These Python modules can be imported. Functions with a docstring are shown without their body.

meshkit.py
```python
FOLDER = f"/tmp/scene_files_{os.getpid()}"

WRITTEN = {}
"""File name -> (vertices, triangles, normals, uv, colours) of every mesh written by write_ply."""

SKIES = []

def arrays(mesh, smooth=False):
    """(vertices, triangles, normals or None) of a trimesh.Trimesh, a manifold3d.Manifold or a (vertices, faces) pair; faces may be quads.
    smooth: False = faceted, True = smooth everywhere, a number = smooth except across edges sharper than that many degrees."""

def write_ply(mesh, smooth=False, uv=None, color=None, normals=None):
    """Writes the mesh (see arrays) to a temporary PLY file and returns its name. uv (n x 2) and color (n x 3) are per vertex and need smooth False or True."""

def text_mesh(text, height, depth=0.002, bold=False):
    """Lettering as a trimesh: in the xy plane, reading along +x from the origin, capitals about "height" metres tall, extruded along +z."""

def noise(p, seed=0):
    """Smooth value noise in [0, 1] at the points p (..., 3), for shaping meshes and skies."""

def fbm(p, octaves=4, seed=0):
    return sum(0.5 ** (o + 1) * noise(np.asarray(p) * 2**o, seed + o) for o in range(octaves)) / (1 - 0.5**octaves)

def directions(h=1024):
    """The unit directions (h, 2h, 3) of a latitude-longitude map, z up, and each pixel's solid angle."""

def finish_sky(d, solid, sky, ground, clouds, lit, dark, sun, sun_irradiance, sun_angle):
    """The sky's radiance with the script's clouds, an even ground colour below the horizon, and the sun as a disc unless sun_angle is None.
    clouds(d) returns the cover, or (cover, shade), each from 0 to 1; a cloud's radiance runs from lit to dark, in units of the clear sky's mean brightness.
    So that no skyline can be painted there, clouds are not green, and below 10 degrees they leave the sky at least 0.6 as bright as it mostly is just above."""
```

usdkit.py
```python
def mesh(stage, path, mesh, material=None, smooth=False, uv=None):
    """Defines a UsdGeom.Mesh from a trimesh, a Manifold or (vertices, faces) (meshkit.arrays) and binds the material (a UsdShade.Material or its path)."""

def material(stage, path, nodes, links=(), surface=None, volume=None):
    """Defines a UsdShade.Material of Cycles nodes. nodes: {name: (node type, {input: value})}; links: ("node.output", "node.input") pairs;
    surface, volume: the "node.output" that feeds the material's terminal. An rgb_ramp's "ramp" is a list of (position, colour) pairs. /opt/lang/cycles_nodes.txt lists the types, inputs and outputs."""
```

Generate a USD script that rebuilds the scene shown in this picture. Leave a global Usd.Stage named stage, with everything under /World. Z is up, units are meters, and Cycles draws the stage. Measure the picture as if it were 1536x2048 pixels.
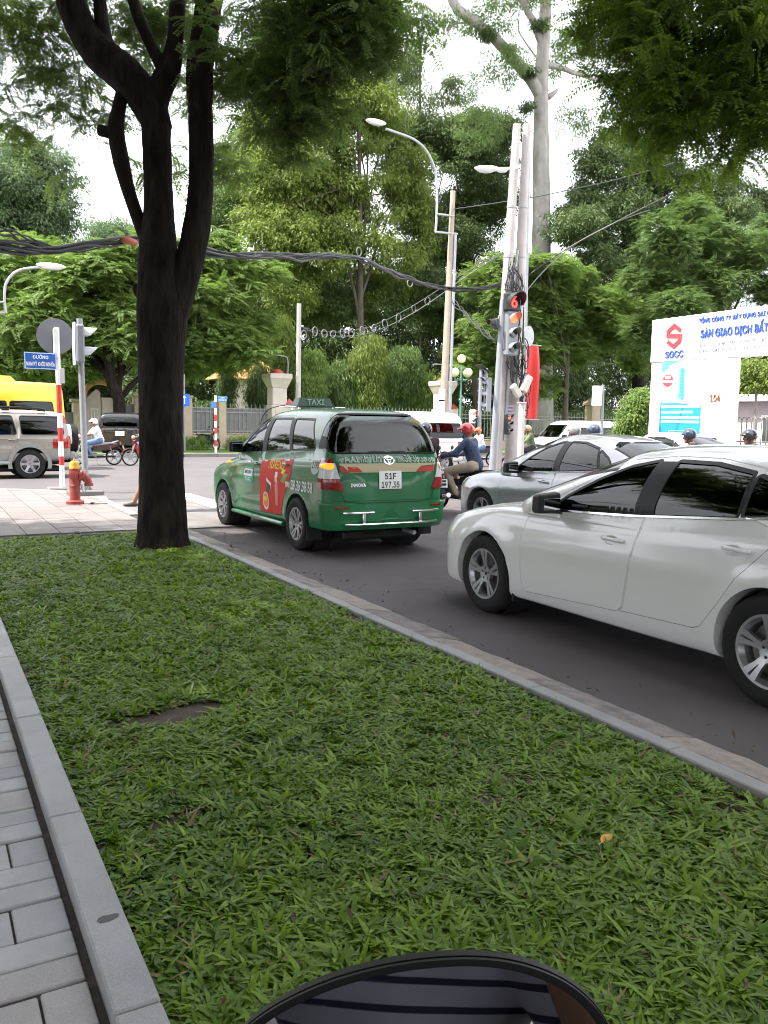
import math, random, numpy as np, trimesh, usdkit, meshkit
import manifold3d as m3
from pxr import Usd, UsdGeom, UsdLux, UsdShade, Gf, Sdf, Vt
from shapely.geometry import Polygon, LineString, Point, box as sbox
from shapely import affinity
from shapely.ops import unary_union
from scipy.interpolate import PchipInterpolator, LinearNDInterpolator, NearestNDInterpolator
from scipy.spatial import cKDTree

PI = math.pi
RNG = np.random.default_rng(7)
stage = Usd.Stage.CreateInMemory()
UsdGeom.SetStageUpAxis(stage, 'Z'); UsdGeom.SetStageMetersPerUnit(stage, 1.0)
UsdGeom.Xform.Define(stage, '/World'); UsdGeom.Scope.Define(stage, '/World/Looks')

# ------------------------------------------------------------------ camera, sky, sun, exposure
FPX, PITCH, ROLL, EYE, YAW = 1678.73, 0.104463, 0.0153825, 1.55735, 0.507015   # lens in pixels of a 1536 x 2048 picture; metres; radians
EXPOSURE = 1.32
SUN_EL, SUN_TO = math.radians(58), np.array([-1.0, 0.16])
SUN_STRENGTH, SKY_STRENGTH = 1.25, 0.11
_F = np.array([math.sin(YAW)*math.cos(PITCH), math.cos(YAW)*math.cos(PITCH), -math.sin(PITCH)])
_R = np.array([math.cos(YAW), -math.sin(YAW), 0.0]); _U = np.cross(_R, _F)
_R, _U = math.cos(ROLL)*_R + math.sin(ROLL)*_U, -math.sin(ROLL)*_R + math.cos(ROLL)*_U
cam = UsdGeom.Camera.Define(stage, '/World/camera')
cam.AddTransformOp().Set(Gf.Matrix4d(*_R, 0, *_U, 0, *(-_F), 0, 0, 0, EYE, 1))
cam.CreateHorizontalApertureAttr(36.0); cam.CreateVerticalApertureAttr(48.0)
cam.CreateFocalLengthAttr(36.0*FPX/1536); cam.CreateClippingRangeAttr((0.05, 2000.0))
cam.CreateExposureAttr(EXPOSURE)
_s2 = SUN_TO/np.linalg.norm(SUN_TO)
SUN_DIR = np.array([_s2[0]*math.cos(SUN_EL), _s2[1]*math.cos(SUN_EL), math.sin(SUN_EL)])
sky = UsdLux.DomeLight.Define(stage, '/World/sky')
sky.GetPrim().SetCustomDataByKey('kind', 'structure')
sky_mat = usdkit.material(stage, '/World/Looks/sky', {
    's': ('sky_texture', {'sky_type': 'single_scattering', 'sun_disc': False, 'sun_elevation': SUN_EL, 'sun_rotation': math.atan2(SUN_DIR[0], SUN_DIR[1]), 'aerosol_density': 1.6}),
    'tc': ('texture_coordinate', {}), 'n': ('noise_texture', {'scale': 2.2, 'detail': 6, 'roughness': 0.55}),
    'r': ('map_range', {'from_min': 0.3, 'from_max': 0.6, 'to_min': 0.45, 'to_max': 0.97, 'clamp': True}),
    'm': ('mix', {'color2': (12.5, 12.8, 13.4)}), 'b': ('background_shader', {'strength': SKY_STRENGTH})},
    [('tc.generated', 'n.vector'), ('n.fac', 'r.value'), ('r.result', 'm.fac'), ('s.color', 'm.color1'), ('m.color', 'b.color')], surface='b.background')
UsdShade.MaterialBindingAPI.Apply(sky.GetPrim()).Bind(sky_mat)
sun = UsdLux.DistantLight.Define(stage, '/World/sun')
sun.CreateIntensityAttr(SUN_STRENGTH); sun.CreateAngleAttr(0.53); sun.CreateNormalizeAttr(True); sun.CreateColorAttr(Gf.Vec3f(1.0, 0.95, 0.86))
_sx = np.cross([0, 0, 1.0], SUN_DIR); _sx /= np.linalg.norm(_sx); _sy = np.cross(SUN_DIR, _sx)
sun.AddTransformOp().Set(Gf.Matrix4d(*_sx, 0, *_sy, 0, *SUN_DIR, 0, 0, 0, 30, 1))

def ray(px, py):
    return _F + (px-768)/FPX*_R - (py-1024)/FPX*_U
def at_y(px, py, y):
    d = ray(px, py); return np.array([0, 0, EYE]) + d*y/d[1]
def at_x(px, py, x):
    d = ray(px, py); return np.array([0, 0, EYE]) + d*x/d[0]

# ------------------------------------------------------------------ scene helpers
_names = {}
def numbered(parent, name):
    k = (parent, name); n = _names.get(k, 0); _names[k] = n+1
    return f'{parent}/{name}' if n == 0 else f'{parent}/{name}_{n:03d}'
def tag(path, label=None, cat=None, group=None, kind=None):
    p = stage.GetPrimAtPath(path)
    for k, v in (('label', label), ('category', cat), ('group', group), ('kind', kind)):
        if v: p.SetCustomDataByKey(k, v)
    return path
def thing(name, label, cat, loc=(0, 0, 0), rz=0.0, group=None, kind=None):
    path = numbered('/World', name); x = UsdGeom.Xform.Define(stage, path)
    x.AddTranslateOp().Set(Gf.Vec3d(*map(float, loc))); x.AddRotateZOp().Set(math.degrees(rz))
    return tag(path, label, cat, group, kind)
def group_part(parent, name, loc=(0, 0, 0), label=None):
    path = numbered(parent, name); x = UsdGeom.Xform.Define(stage, path); x.AddTranslateOp().Set(Gf.Vec3d(*map(float, loc)))
    return tag(path, label)
def obj(parent, name, mesh, material, smooth=35, label=None, kind=None, normals=None, cat=None, group=None):
    """One Mesh prim. mesh: trimesh, Manifold, (v, f) or a list of those. normals: (vertices, normals) of a base surface whose smooth normals are taken over."""
    if isinstance(mesh, list): mesh = join(mesh)
    v, f, n = meshkit.arrays(mesh, smooth)
    if normals is not None and n is not None:
        best = np.full(len(v), .80); keep = n.copy()
        for bn_, kd in normals:
            d, i = kd.query(v, k=4); w = 1/(d+1e-5); bn = (bn_[i]*w[..., None]).sum(1); bn /= np.maximum(np.linalg.norm(bn, axis=1, keepdims=True), 1e-9); dot = (bn*keep).sum(1)
            ok = (dot > best) & (d[:, 0] < 0.09); n = np.where(ok[:, None], bn, n); best = np.where(ok, dot, best)
    path = numbered(parent, name); m = UsdGeom.Mesh.Define(stage, path)
    m.CreatePointsAttr(Vt.Vec3fArray.FromNumpy(v.astype(np.float32)))
    m.CreateFaceVertexCountsAttr(Vt.IntArray.FromNumpy(np.full(len(f), 3, np.int32)))
    m.CreateFaceVertexIndicesAttr(Vt.IntArray.FromNumpy(f.astype(np.int32).ravel()))
    m.CreateSubdivisionSchemeAttr('none')
    if n is not None:
        m.CreateNormalsAttr(Vt.Vec3fArray.FromNumpy(n.astype(np.float32))); m.SetNormalsInterpolation('vertex')
    UsdShade.MaterialBindingAPI.Apply(m.GetPrim()).Bind(material)
    return tag(path, label, cat, group, kind)
def solo(name, mesh, material, label, cat, group=None, kind=None, smooth=35):
    return obj('/World', name, mesh, material, smooth, label, kind, cat=cat, group=group)
def arr(m):
    if isinstance(m, list): return join(m)
    v, f, _ = meshkit.arrays(m, False); return v, f
def join(ms):
    vs, fs, n = [], [], 0
    for m in ms:
        v, f = arr(m); vs.append(v); fs.append(f+n); n += len(v)
    return np.vstack(vs), np.vstack(fs)
def move(m, t=(0, 0, 0), rx=0, ry=0, rz=0, s=None):
    v, f = arr(m); v = v*(1 if s is None else np.asarray(s))
    for a, (i, j) in ((rx, (1, 2)), (ry, (2, 0)), (rz, (0, 1))):
        if a:
            c, sn = math.cos(a), math.sin(a); v = v.copy(); p, q = v[:, i].copy(), v[:, j].copy(); v[:, i], v[:, j] = c*p-sn*q, sn*p+c*q
    if s is not None and np.prod(np.sign(np.broadcast_to(s, 3))) < 0: f = f[:, ::-1]
    return v+np.asarray(t, float), f
def axes(m, ax, ay, az, t=(0, 0, 0)):
    """Maps the mesh's x, y, z to the given directions."""
    v, f = arr(m); M = np.array([ax, ay, az], float)
    return v@M+np.asarray(t, float), (f if np.linalg.det(M) > 0 else f[:, ::-1])
def hull(pts):
    return m3.Manifold.hull_points(np.asarray(pts, np.float32))
def cbox(size, c=(0, 0, 0), b=0.01, rz=0):
    """Chamfered box centred at c."""
    h = np.asarray(size, float)/2; b = min(b, h.min()*0.9); pts = []
    for sx in (-1, 1):
        for sy in (-1, 1):
            for sz in (-1, 1):
                for k in range(3):
                    p = h.copy(); p[k] += 0; q = h-b; q[k] = h[k]; pts.append(q*(sx, sy, sz))
    m = hull(pts)
    if rz: m = m.rotate([0, 0, math.degrees(rz)])
    return m.translate([float(q) for q in c])
def bbox(a, b, ch=0.01):
    a, b = np.asarray(a, float), np.asarray(b, float); return cbox(b-a, (a+b)/2, ch)
def tube(pts, r, n=10, caps=True):
    pts = np.asarray(pts, float); r = np.broadcast_to(np.asarray(r, float), len(pts))
    d = np.gradient(pts, axis=0); d /= np.maximum(np.linalg.norm(d, axis=1, keepdims=True), 1e-9)
    u = np.cross(d[0], [0, 0, 1.0]); u = u if np.linalg.norm(u) > 0.05 else np.cross(d[0], [0, 1.0, 0]); u /= np.linalg.norm(u)
    a = np.arange(n)/n*2*PI; vs = []
    for i in range(len(pts)):
        u = u-d[i]*(u@d[i]); u /= np.linalg.norm(u); w = np.cross(d[i], u)
        vs.append(pts[i]+r[i]*(np.cos(a)[:, None]*u+np.sin(a)[:, None]*w))
    v = np.vstack(vs); f = []
    k = np.arange(n); k2 = (k+1) % n
    for i in range(len(pts)-1):
        o, q = i*n, (i+1)*n
        f += [np.stack([o+k, o+k2, q+k2], 1), np.stack([o+k, q+k2, q+k], 1)]
    if caps:
        v = np.vstack([v, pts[0], pts[-1]]); e = (len(pts)-1)*n
        f += [np.stack([np.full(n, len(v)-2), k2, k], 1), np.stack([np.full(n, len(v)-1), e+k, e+k2], 1)]
    return v, np.vstack(f)
def spline(pts, n):
    pts = np.asarray(pts, float); t = np.r_[0, np.cumsum(np.linalg.norm(np.diff(pts[:, :3], axis=0), axis=1))]
    return PchipInterpolator(t, pts)(np.linspace(0, t[-1], n))
def lathe(prof, n=32, axis='z'):
    """Revolves (r, h) points (closed on the axis if r = 0)."""
    prof = np.asarray(prof, float); m = trimesh.creation.revolve(prof, sections=n)
    v, f = np.array(m.vertices), np.array(m.faces)
    if axis == 'y': v = v[:, [0, 2, 1]]; f = f[:, ::-1]
    if axis == 'x': v = v[:, [2, 0, 1]]
    return v, f
def ext(poly, d, z0=0.0):
    """Extrudes a shapely polygon from z0 to z0+d."""
    gs = [g for g in getattr(poly, 'geoms', [poly]) if g.area > 1e-9]
    return move(join([trimesh.creation.extrude_polygon(g, d, engine='earcut') for g in gs]), (0, 0, z0))
def man(m):
    if hasattr(m, 'to_mesh'): return m
    v, f = arr(m); t = trimesh.Trimesh(v, f, process=True)
    r = m3.Manifold(m3.Mesh(np.asarray(t.vertices, np.float32), np.asarray(t.faces, np.uint32)))
    if r.volume() < 0: r = m3.Manifold(m3.Mesh(np.asarray(t.vertices, np.float32), np.asarray(t.faces[:, ::-1], np.uint32)))
    return r
def disc(r, n=24): return Point(0, 0).buffer(r, quad_segs=max(2, n//4))
def text(s, h, d=0.004, bold=False, width=None, slant=0.0, center=True):
    """Lettering in the xy plane; width squeezes or stretches the line to that length."""
    v, f = arr(meshkit.text_mesh(s, h, d, bold)); v = v.copy()
    lo, hi = v.min(0), v.max(0)
    if width: v[:, 0] = (v[:, 0]-lo[0])*width/(hi[0]-lo[0])
    else: v[:, 0] -= lo[0]
    v[:, 0] += slant*v[:, 1]
    if center: v[:, 0] -= (v[:, 0].min()+v[:, 0].max())/2
    return v, f

# ------------------------------------------------------------------ materials
_mats = {}
def mat(name, col=(0.5, 0.5, 0.5), rough=0.5, metal=0.0, var=0.0, vs=4.0, bump=0.0, bs=60.0, coat=0.0, spec=0.5, col2=None, detail=4, emit=0.0, local=True, speck=None, speck_scale=300, speck_amt=0.5, coord_scale=None):
    if name in _mats: return _mats[name]
    N = {'p': ('principled_bsdf', {'base_color': col, 'roughness': rough, 'metallic': metal, 'coat_weight': coat, 'specular_ior_level': spec, 'coat_roughness': 0.04})}
    L = []
    if emit: N['p'][1].update(emission_color=col, emission_strength=emit)
    if var or col2 or bump or speck:
        if local: N['tc'] = ('texture_coordinate', {}); src = 'tc.object'
        else: N['tc'] = ('geometry', {}); src = 'tc.position'
        if coord_scale: N['mp'] = ('mapping', {'scale': coord_scale}); L.append((src, 'mp.vector')); src = 'mp.vector'
    out = None
    if var or col2:
        c2 = col2 or tuple(min(1, c*(1+var)) for c in col); c1 = col if col2 else tuple(c*(1-var) for c in col)
        N['n'] = ('noise_texture', {'scale': vs, 'detail': detail, 'roughness': 0.62})
        N['r'] = ('rgb_ramp', {'ramp': [(0.3, c1), (0.7, c2)]})
        L += [(src, 'n.vector'), ('n.fac', 'r.fac')]; out = 'r.color'
    if speck:
        N['sn'] = ('noise_texture', {'scale': speck_scale, 'detail': 2, 'roughness': 0.7}); N['sr'] = ('map_range', {'from_min': 0.5, 'from_max': 0.68, 'to_min': 0.0, 'to_max': speck_amt, 'clamp': True})
        N['sm'] = ('mix', {'color1': col, 'color2': speck})
        L += [(src, 'sn.vector'), ('sn.fac', 'sr.value'), ('sr.result', 'sm.fac')]
        if out: L.append((out, 'sm.color1'))
        out = 'sm.color'
    if out: L.append((out, 'p.base_color'))
    if bump:
        N['bn'] = ('noise_texture', {'scale': bs, 'detail': 4, 'roughness': 0.6}); N['b'] = ('bump', {'strength': 0.7, 'distance': bump})
        L += [(src, 'bn.vector'), ('bn.fac', 'b.height'), ('b.normal', 'p.normal')]
    _mats[name] = usdkit.material(stage, '/World/Looks/'+name, N, L, surface='p.BSDF')
    return _mats[name]
def leaf_mat(name, dark, mid, light, trans=0.4, rough=0.45, spec=0.35):
    if name in _mats: return _mats[name]
    N = {'g': ('geometry', {}), 'oi': ('object_info', {}), 'a': ('math', {'math_type': 'multiply', 'value2': 0.45}), 'b': ('math', {'math_type': 'multiply_add', 'value2': 0.55}),
         'r': ('rgb_ramp', {'ramp': [(0.0, dark), (0.5, mid), (1.0, light)]}), 'p': ('principled_bsdf', {'roughness': rough, 'specular_ior_level': spec}),
         'hs': ('hsv', {'saturation': 1.1, 'value': 1.25}), 't': ('translucent_bsdf', {}), 'm': ('mix_closure', {'fac': trans})}
    L = [('g.random_per_island', 'a.value1'), ('oi.random', 'b.value1'), ('a.value', 'b.value3'), ('b.value', 'r.fac'), ('r.color', 'p.base_color'), ('r.color', 'hs.color'), ('hs.color', 't.color'), ('p.BSDF', 'm.closure1'), ('t.BSDF', 'm.closure2')]
    _mats[name] = usdkit.material(stage, '/World/Looks/'+name, N, L, surface='m.closure')
    return _mats[name]
def pane_mat(name, tint=(0.3, 0.33, 0.32), gloss=(1, 1, 1), ior=1.5):
    if name in _mats: return _mats[name]
    _mats[name] = usdkit.material(stage, '/World/Looks/'+name, {'f': ('fresnel', {'IOR': ior}), 't': ('transparent_bsdf', {'color': tint}), 'g': ('glossy_bsdf', {'color': gloss, 'roughness': 0.01}), 'm': ('mix_closure', {})},
        [('f.fac', 'm.fac'), ('t.BSDF', 'm.closure1'), ('g.BSDF', 'm.closure2')], surface='m.closure')
    return _mats[name]
BLACK = mat('black_plastic', (0.010, 0.010, 0.011), 0.5, spec=0.3)
RUBBER = mat('tyre_rubber', (0.014, 0.0135, 0.0135), 0.8, var=0.25, vs=8, spec=0.25)
CHROME = mat('chrome', (0.75, 0.75, 0.76), 0.12, 1.0)
ALLOY = mat('alloy_silver', (0.40, 0.40, 0.42), 0.3, 0.9)
STEEL = mat('galvanised_steel', (0.32, 0.33, 0.345), 0.45, 0.35, var=0.12, vs=6)
WHITE = mat('white_paint', (0.78, 0.78, 0.77), 0.5, var=0.04, vs=3)
INTERIOR = mat('dark_interior', (0.03, 0.03, 0.033), 0.8)
DARKGREY = mat('dark_grey_plastic', (0.06, 0.06, 0.065), 0.5)
REDGLASS = mat('red_lens', (0.22, 0.008, 0.008), 0.12, coat=.5)
AMBER = mat('amber_lens', (0.8, 0.22, 0.02), 0.1, coat=1)
CLEARLENS = mat('clear_lens', (0.6, 0.6, 0.62), 0.06, coat=1)
WHITEBRIGHT = mat('white_lettering', (0.80, 0.81, 0.80), 0.5)

# ------------------------------------------------------------------ ground, roads, kerbs, pavements
ground_m = mat('bare_earth', (0.075, 0.055, 0.038), 0.95, var=0.35, vs=3, bump=0.012, bs=30, local=False)
asphalt = usdkit.material(stage, '/World/Looks/asphalt', {'g': ('geometry', {}), 'n1': ('noise_texture', {'scale': .55, 'detail': 6, 'roughness': .65}), 'r1': ('rgb_ramp', {'ramp': [(.32, (.072, .060, .062)), (.52, (.100, .085, .088)), (.70, (.125, .108, .111))]}),
    'n2': ('noise_texture', {'scale': 150.0, 'detail': 3, 'roughness': .75}), 'r2': ('rgb_ramp', {'ramp': [(.33, (.45, .45, .45)), (.5, (1, 1, 1)), (.66, (1.0, 1.0, 1.0)), (.74, (1.9, 1.85, 1.8))]}), 'm': ('mix', {'mix_type': 'multiply', 'fac': .8}),
    'v': ('voronoi_texture', {'scale': 1.1, 'feature': 'distance_to_edge'}), 'nd': ('noise_texture', {'scale': 2.5, 'detail': 5}), 'va': ('mix', {'fac': .35}), 'c': ('map_range', {'from_min': 0.0, 'from_max': .012, 'to_min': .75, 'to_max': 0, 'clamp': True}), 'n3': ('noise_texture', {'scale': .35}), 'c2': ('map_range', {'from_min': .52, 'from_max': .60, 'clamp': True}), 'cm': ('math', {'math_type': 'multiply'}), 'mc': ('mix', {'color2': (.018, .015, .015)}),
    'b': ('bump', {'strength': .8, 'distance': .006}), 'p': ('principled_bsdf', {'roughness': .8, 'specular_ior_level': .35})},
    [('g.position', 'n1.vector'), ('n1.fac', 'r1.fac'), ('g.position', 'n2.vector'), ('n2.fac', 'r2.fac'), ('r1.color', 'm.color1'), ('r2.color', 'm.color2'), ('g.position', 'nd.vector'), ('g.position', 'va.color1'), ('nd.color', 'va.color2'), ('va.color', 'v.vector'), ('v.distance', 'c.value'), ('g.position', 'n3.vector'), ('n3.fac', 'c2.value'), ('c.result', 'cm.value1'), ('c2.result', 'cm.value2'), ('cm.value', 'mc.fac'), ('m.color', 'mc.color1'), ('mc.color', 'p.base_color'), ('n2.fac', 'b.height'), ('b.normal', 'p.normal')], surface='p.BSDF')
asphalt2 = mat('asphalt_crossing', (0.095, 0.086, 0.089), 0.85, var=0.14, vs=0.7, bump=0.004, bs=160, local=False)
concrete = mat('concrete', (0.15, 0.138, 0.135), 0.85, var=0.22, vs=2.2, bump=0.004, bs=60, local=False)
granite = mat('granite', (0.275, 0.272, 0.280), 0.55, var=0.20, vs=3, detail=7, local=False, speck=(0.50, 0.50, 0.52), speck_scale=330, speck_amt=0.55, bump=0.0015, bs=200)
granite_dark = mat('granite_kerb', (0.22, 0.215, 0.215), 0.6, var=0.14, vs=4, local=False, speck=(0.36, 0.36, 0.36), speck_scale=330, speck_amt=0.45, bump=0.0015, bs=200)
kerb_m = mat('worn_kerb_concrete', (0.17, 0.145, 0.14), 0.85, var=0.45, vs=9, bump=0.008, bs=45, local=False)
kerb_cream = mat('worn_cream_paint', (0.29, 0.245, 0.21), 0.85, local=False, col2=(0.17, 0.145, 0.14), vs=11, bump=0.005, bs=45)
grass_soil = mat('lawn_soil', (0.060, 0.043, 0.030), 0.95, var=0.4, vs=12, bump=0.015, bs=45, local=False)
line_m = mat('road_marking', (0.50, 0.49, 0.47), 0.8, col2=(0.32, 0.30, 0.29), vs=6, local=False)

def sheet(x0, x1, y0, y1, z, nx=2, ny=2, bump=0.0):
    X, Y = np.meshgrid(np.linspace(x0, x1, nx), np.linspace(y0, y1, ny)); Z = np.full_like(X, z)
    if bump: Z = Z+bump*(meshkit.fbm(np.stack([X*1.5, Y*1.5, X*0], -1), 3)-0.5)
    i = np.arange(nx*ny).reshape(ny, nx); a, b, c, d = i[:-1, :-1].ravel(), i[:-1, 1:].ravel(), i[1:, 1:].ravel(), i[1:, :-1].ravel()
    return np.stack([X.ravel(), Y.ravel(), Z.ravel()], 1), np.vstack([np.stack([a, b, c], 1), np.stack([a, c, d], 1)])
def struct(name, mesh, material, smooth=False): return solo(name, mesh, material, None, None, kind='structure', smooth=smooth)
struct('ground', sheet(-400, 400, -400, 400, -0.06), ground_m)
struct('road', sheet(2.6, 15.6, -60, 16.4, 0.0, 14, 80, 0.012), asphalt)
struct('cross_street', sheet(-120, 120, 16.38, 36, 0.004), asphalt2)
# patched concrete strip where the lane meets the crossing
struct('concrete_patch', sheet(3.15, 5.6, 11.9, 16.3, 0.012), concrete)
solo('crossing_stripe', sheet(4.55, 5.05, 14.6, 17.6, 0.020), line_m, 'white zebra crossing bar painted on the lane in front of the taxi', 'road marking')
arrow = Polygon([(0, 0), (0.12, 0), (0.12, 1.6), (0.34, 1.6), (0.06, 2.5), (-0.22, 1.6), (0, 1.6)])
solo('lane_arrow', move(ext(arrow, 0.004, 0.008), (5.55, 4.62, 0), rz=0.0, s=(1, 1, 1)), line_m, 'worn white arrow on the asphalt at the white hatchback front bumper', 'road marking')

LAWN_X0, LAWN_X1, LAWN_Y0, LAWN_Y1 = 0.487, 2.945, -6.0, 11.15
lawn = thing('lawn_bed', None, None, kind='structure')
obj(lawn, 'soil', sheet(0.47, 2.96, -6.0, 11.3, 0.055, 30, 150, 0.05), grass_soil, True)
# right kerb: flush granite strip and the sloping worn kerb beside it
kerb = thing('kerb', None, None, kind='structure')
y = -6.0+0.6; k = 0
for y in np.arange(-5.4, 11.3, 1.0):
    w = RNG.uniform(-0.004, 0.004)
    obj(kerb, 'kerb_stone', bbox((2.945+w, y+0.004, -0.05), (3.035+w, y+0.996, 0.098+RNG.uniform(-0.003, 0.003)), 0.006), granite_dark, False)
def slope_stone(y0, y1, x0, x1, z0, z1, n=9):
    v = []; ys = np.linspace(y0, y1, n); prof = [(x0, -0.06), (x0, z0), (x0+(x1-x0)*0.35, z0-0.012), (x0+(x1-x0)*0.8, z1+0.03), (x1, z1), (x1, -0.06)]
    for j, yy in enumerate(ys):
        for i, (px_, pz) in enumerate(prof):
            jx, jz = (RNG.uniform(-0.006, 0.006), RNG.uniform(-0.006, 0.004)) if 0 < i < 5 and 0 < j < n-1 else (0, 0)
            v.append((px_+jx, yy, pz+jz))
    m = len(prof); f = []
    for j in range(n-1):
        for i in range(m-1):
            a, b = j*m+i, j*m+i+1; f += [(a, b, b+m), (a, b+m, a+m)]
    f += [(0, i, i+1)[::1] for i in range(1, m-1)] + [((n-1)*m, (n-1)*m+i+1, (n-1)*m+i) for i in range(1, m-1)]
    return np.array(v), np.array(f)[:, ::-1]
y = -5.5; k = 0
while y < 11.2:
    L = 1.02+RNG.uniform(-0.03, 0.03)
    obj(kerb, 'sloping_kerb_block', slope_stone(y+0.006, y+L-0.006, 3.042, 3.37+RNG.uniform(-0.02, 0.02), 0.092, 0.015), kerb_cream if k % 2 else kerb_m, 40); y += L; k += 1
# left edging of the lawn: long granite blocks, one step above the paving
edging = thing('granite_edging', None, None, kind='structure')
y = -6.0
for y in np.arange(-5.02, 11.2, 1.17):
    obj(edging, 'edging_stone', bbox((0.372, y+0.003, -0.05), (0.487, y+1.167, 0.100+RNG.uniform(-0.002, 0.002)), 0.006), granite, False)
# near paving: modules of two squares, two bars and a larger pair, in rows between deep joints
pave = thing('pavement', None, None, kind='structure')
paver_mats = [mat(f'granite_paver_{n}', c, 0.7, var=0.22, vs=3.2, detail=7, local=False, speck=(0.47, 0.47, 0.49), speck_scale=280, speck_amt=0.5, bump=0.002, bs=150) for n, c in (('grey', (0.29, 0.285, 0.30)), ('warm', (0.30, 0.28, 0.275)), ('pale', (0.33, 0.325, 0.335)))]
obj(pave, 'bedding', sheet(-30, 0.372, -40, 11.3, 0.034), mat('paving_bedding', (0.065, 0.052, 0.046), 0.95, var=0.35, vs=20, bump=0.006, bs=60, local=False), False)
def paver(x0, x1, y0, y1):
    obj(pave, 'paver', bbox((x0+0.0035, y0+0.0035, -0.02), (x1-0.0035, y1-0.0035, 0.045+RNG.uniform(-0.0025, 0.0025)), 0.004), paver_mats[RNG.integers(3)], False)
y = 0.9; row = 0
while y < 7.6:
    for bx in range(3):
        x1 = 0.350-bx*0.46
        paver(x1-0.46, x1, y, y+0.125); paver(x1-0.46, x1, y+0.125, y+0.25)
        sp = x1-0.125-0.03*(row % 2)
        paver(sp, x1, y+0.25, y+0.44); paver(sp-0.15, sp, y+0.25, y+0.44); paver(x1-0.46, sp-0.15, y+0.25, y+0.44)
    y += 0.452; row += 1
obj(pave, 'distant_pavers', sheet(-30, -1.05, -40, 11.3, 0.04), paver_mats[0], False, kind='stuff')
solo('wet_stain', ext(Polygon([(-.030, -.004), (-.022, -.014), (-.004, -.016), (.012, -.013), (.027, -.005), (.031, .004), (.020, .012), (.004, .010), (-.010, .014), (-.024, .008)]).buffer(.002), 0.0006, 0), mat('damp_stain', (0.050, 0.050, 0.055), 0.5), 'small dark damp blotch on the granite edging', 'stain')
stage.GetPrimAtPath('/World/wet_stain').GetAttribute('points').Set(Vt.Vec3fArray.FromNumpy((np.array(stage.GetPrimAtPath('/World/wet_stain').GetAttribute('points').Get())+np.array([0.437, 2.42, 0.1022])).astype(np.float32)))
# corner pavement: large pinkish tiles
corner = thing('corner_pavement', None, None, kind='structure')
def arc_pts(cx, cy, r, a0, a1, n=14): return [(cx+r*math.cos(a), cy+r*math.sin(a)) for a in np.linspace(a0, a1, n)]
CORNER = Polygon([(-40, 11.2)]+[(2.96, 11.2), (3.0, 14.2)]+arc_pts(-0.9+1.4, 16.6, 2.6, -0.25, PI/2, 16)+[(-40, 19.2)])
obj(corner, 'bedding', ext(CORNER, 0.14, -0.055), mat('tile_joint', (0.045, 0.036, 0.034), 0.95, var=0.3, vs=10, local=False), False)
tile_mats = [mat(f'pavement_tile_{n}', c, 0.75, col2=c2, vs=5, local=False, bump=0.002, bs=90, coord_scale=(1, 4, 1)) for n, c, c2 in (('rose', (0.156, 0.133, 0.129), (0.184, 0.162, 0.156)), ('grey', (0.149, 0.133, 0.131), (0.179, 0.16, 0.157)), ('pale', (0.168, 0.145, 0.14), (0.195, 0.172, 0.166)), ('dusky', (0.148, 0.121, 0.117), (0.175, 0.149, 0.144)))]
inner = CORNER.buffer(-0.16)
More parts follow.
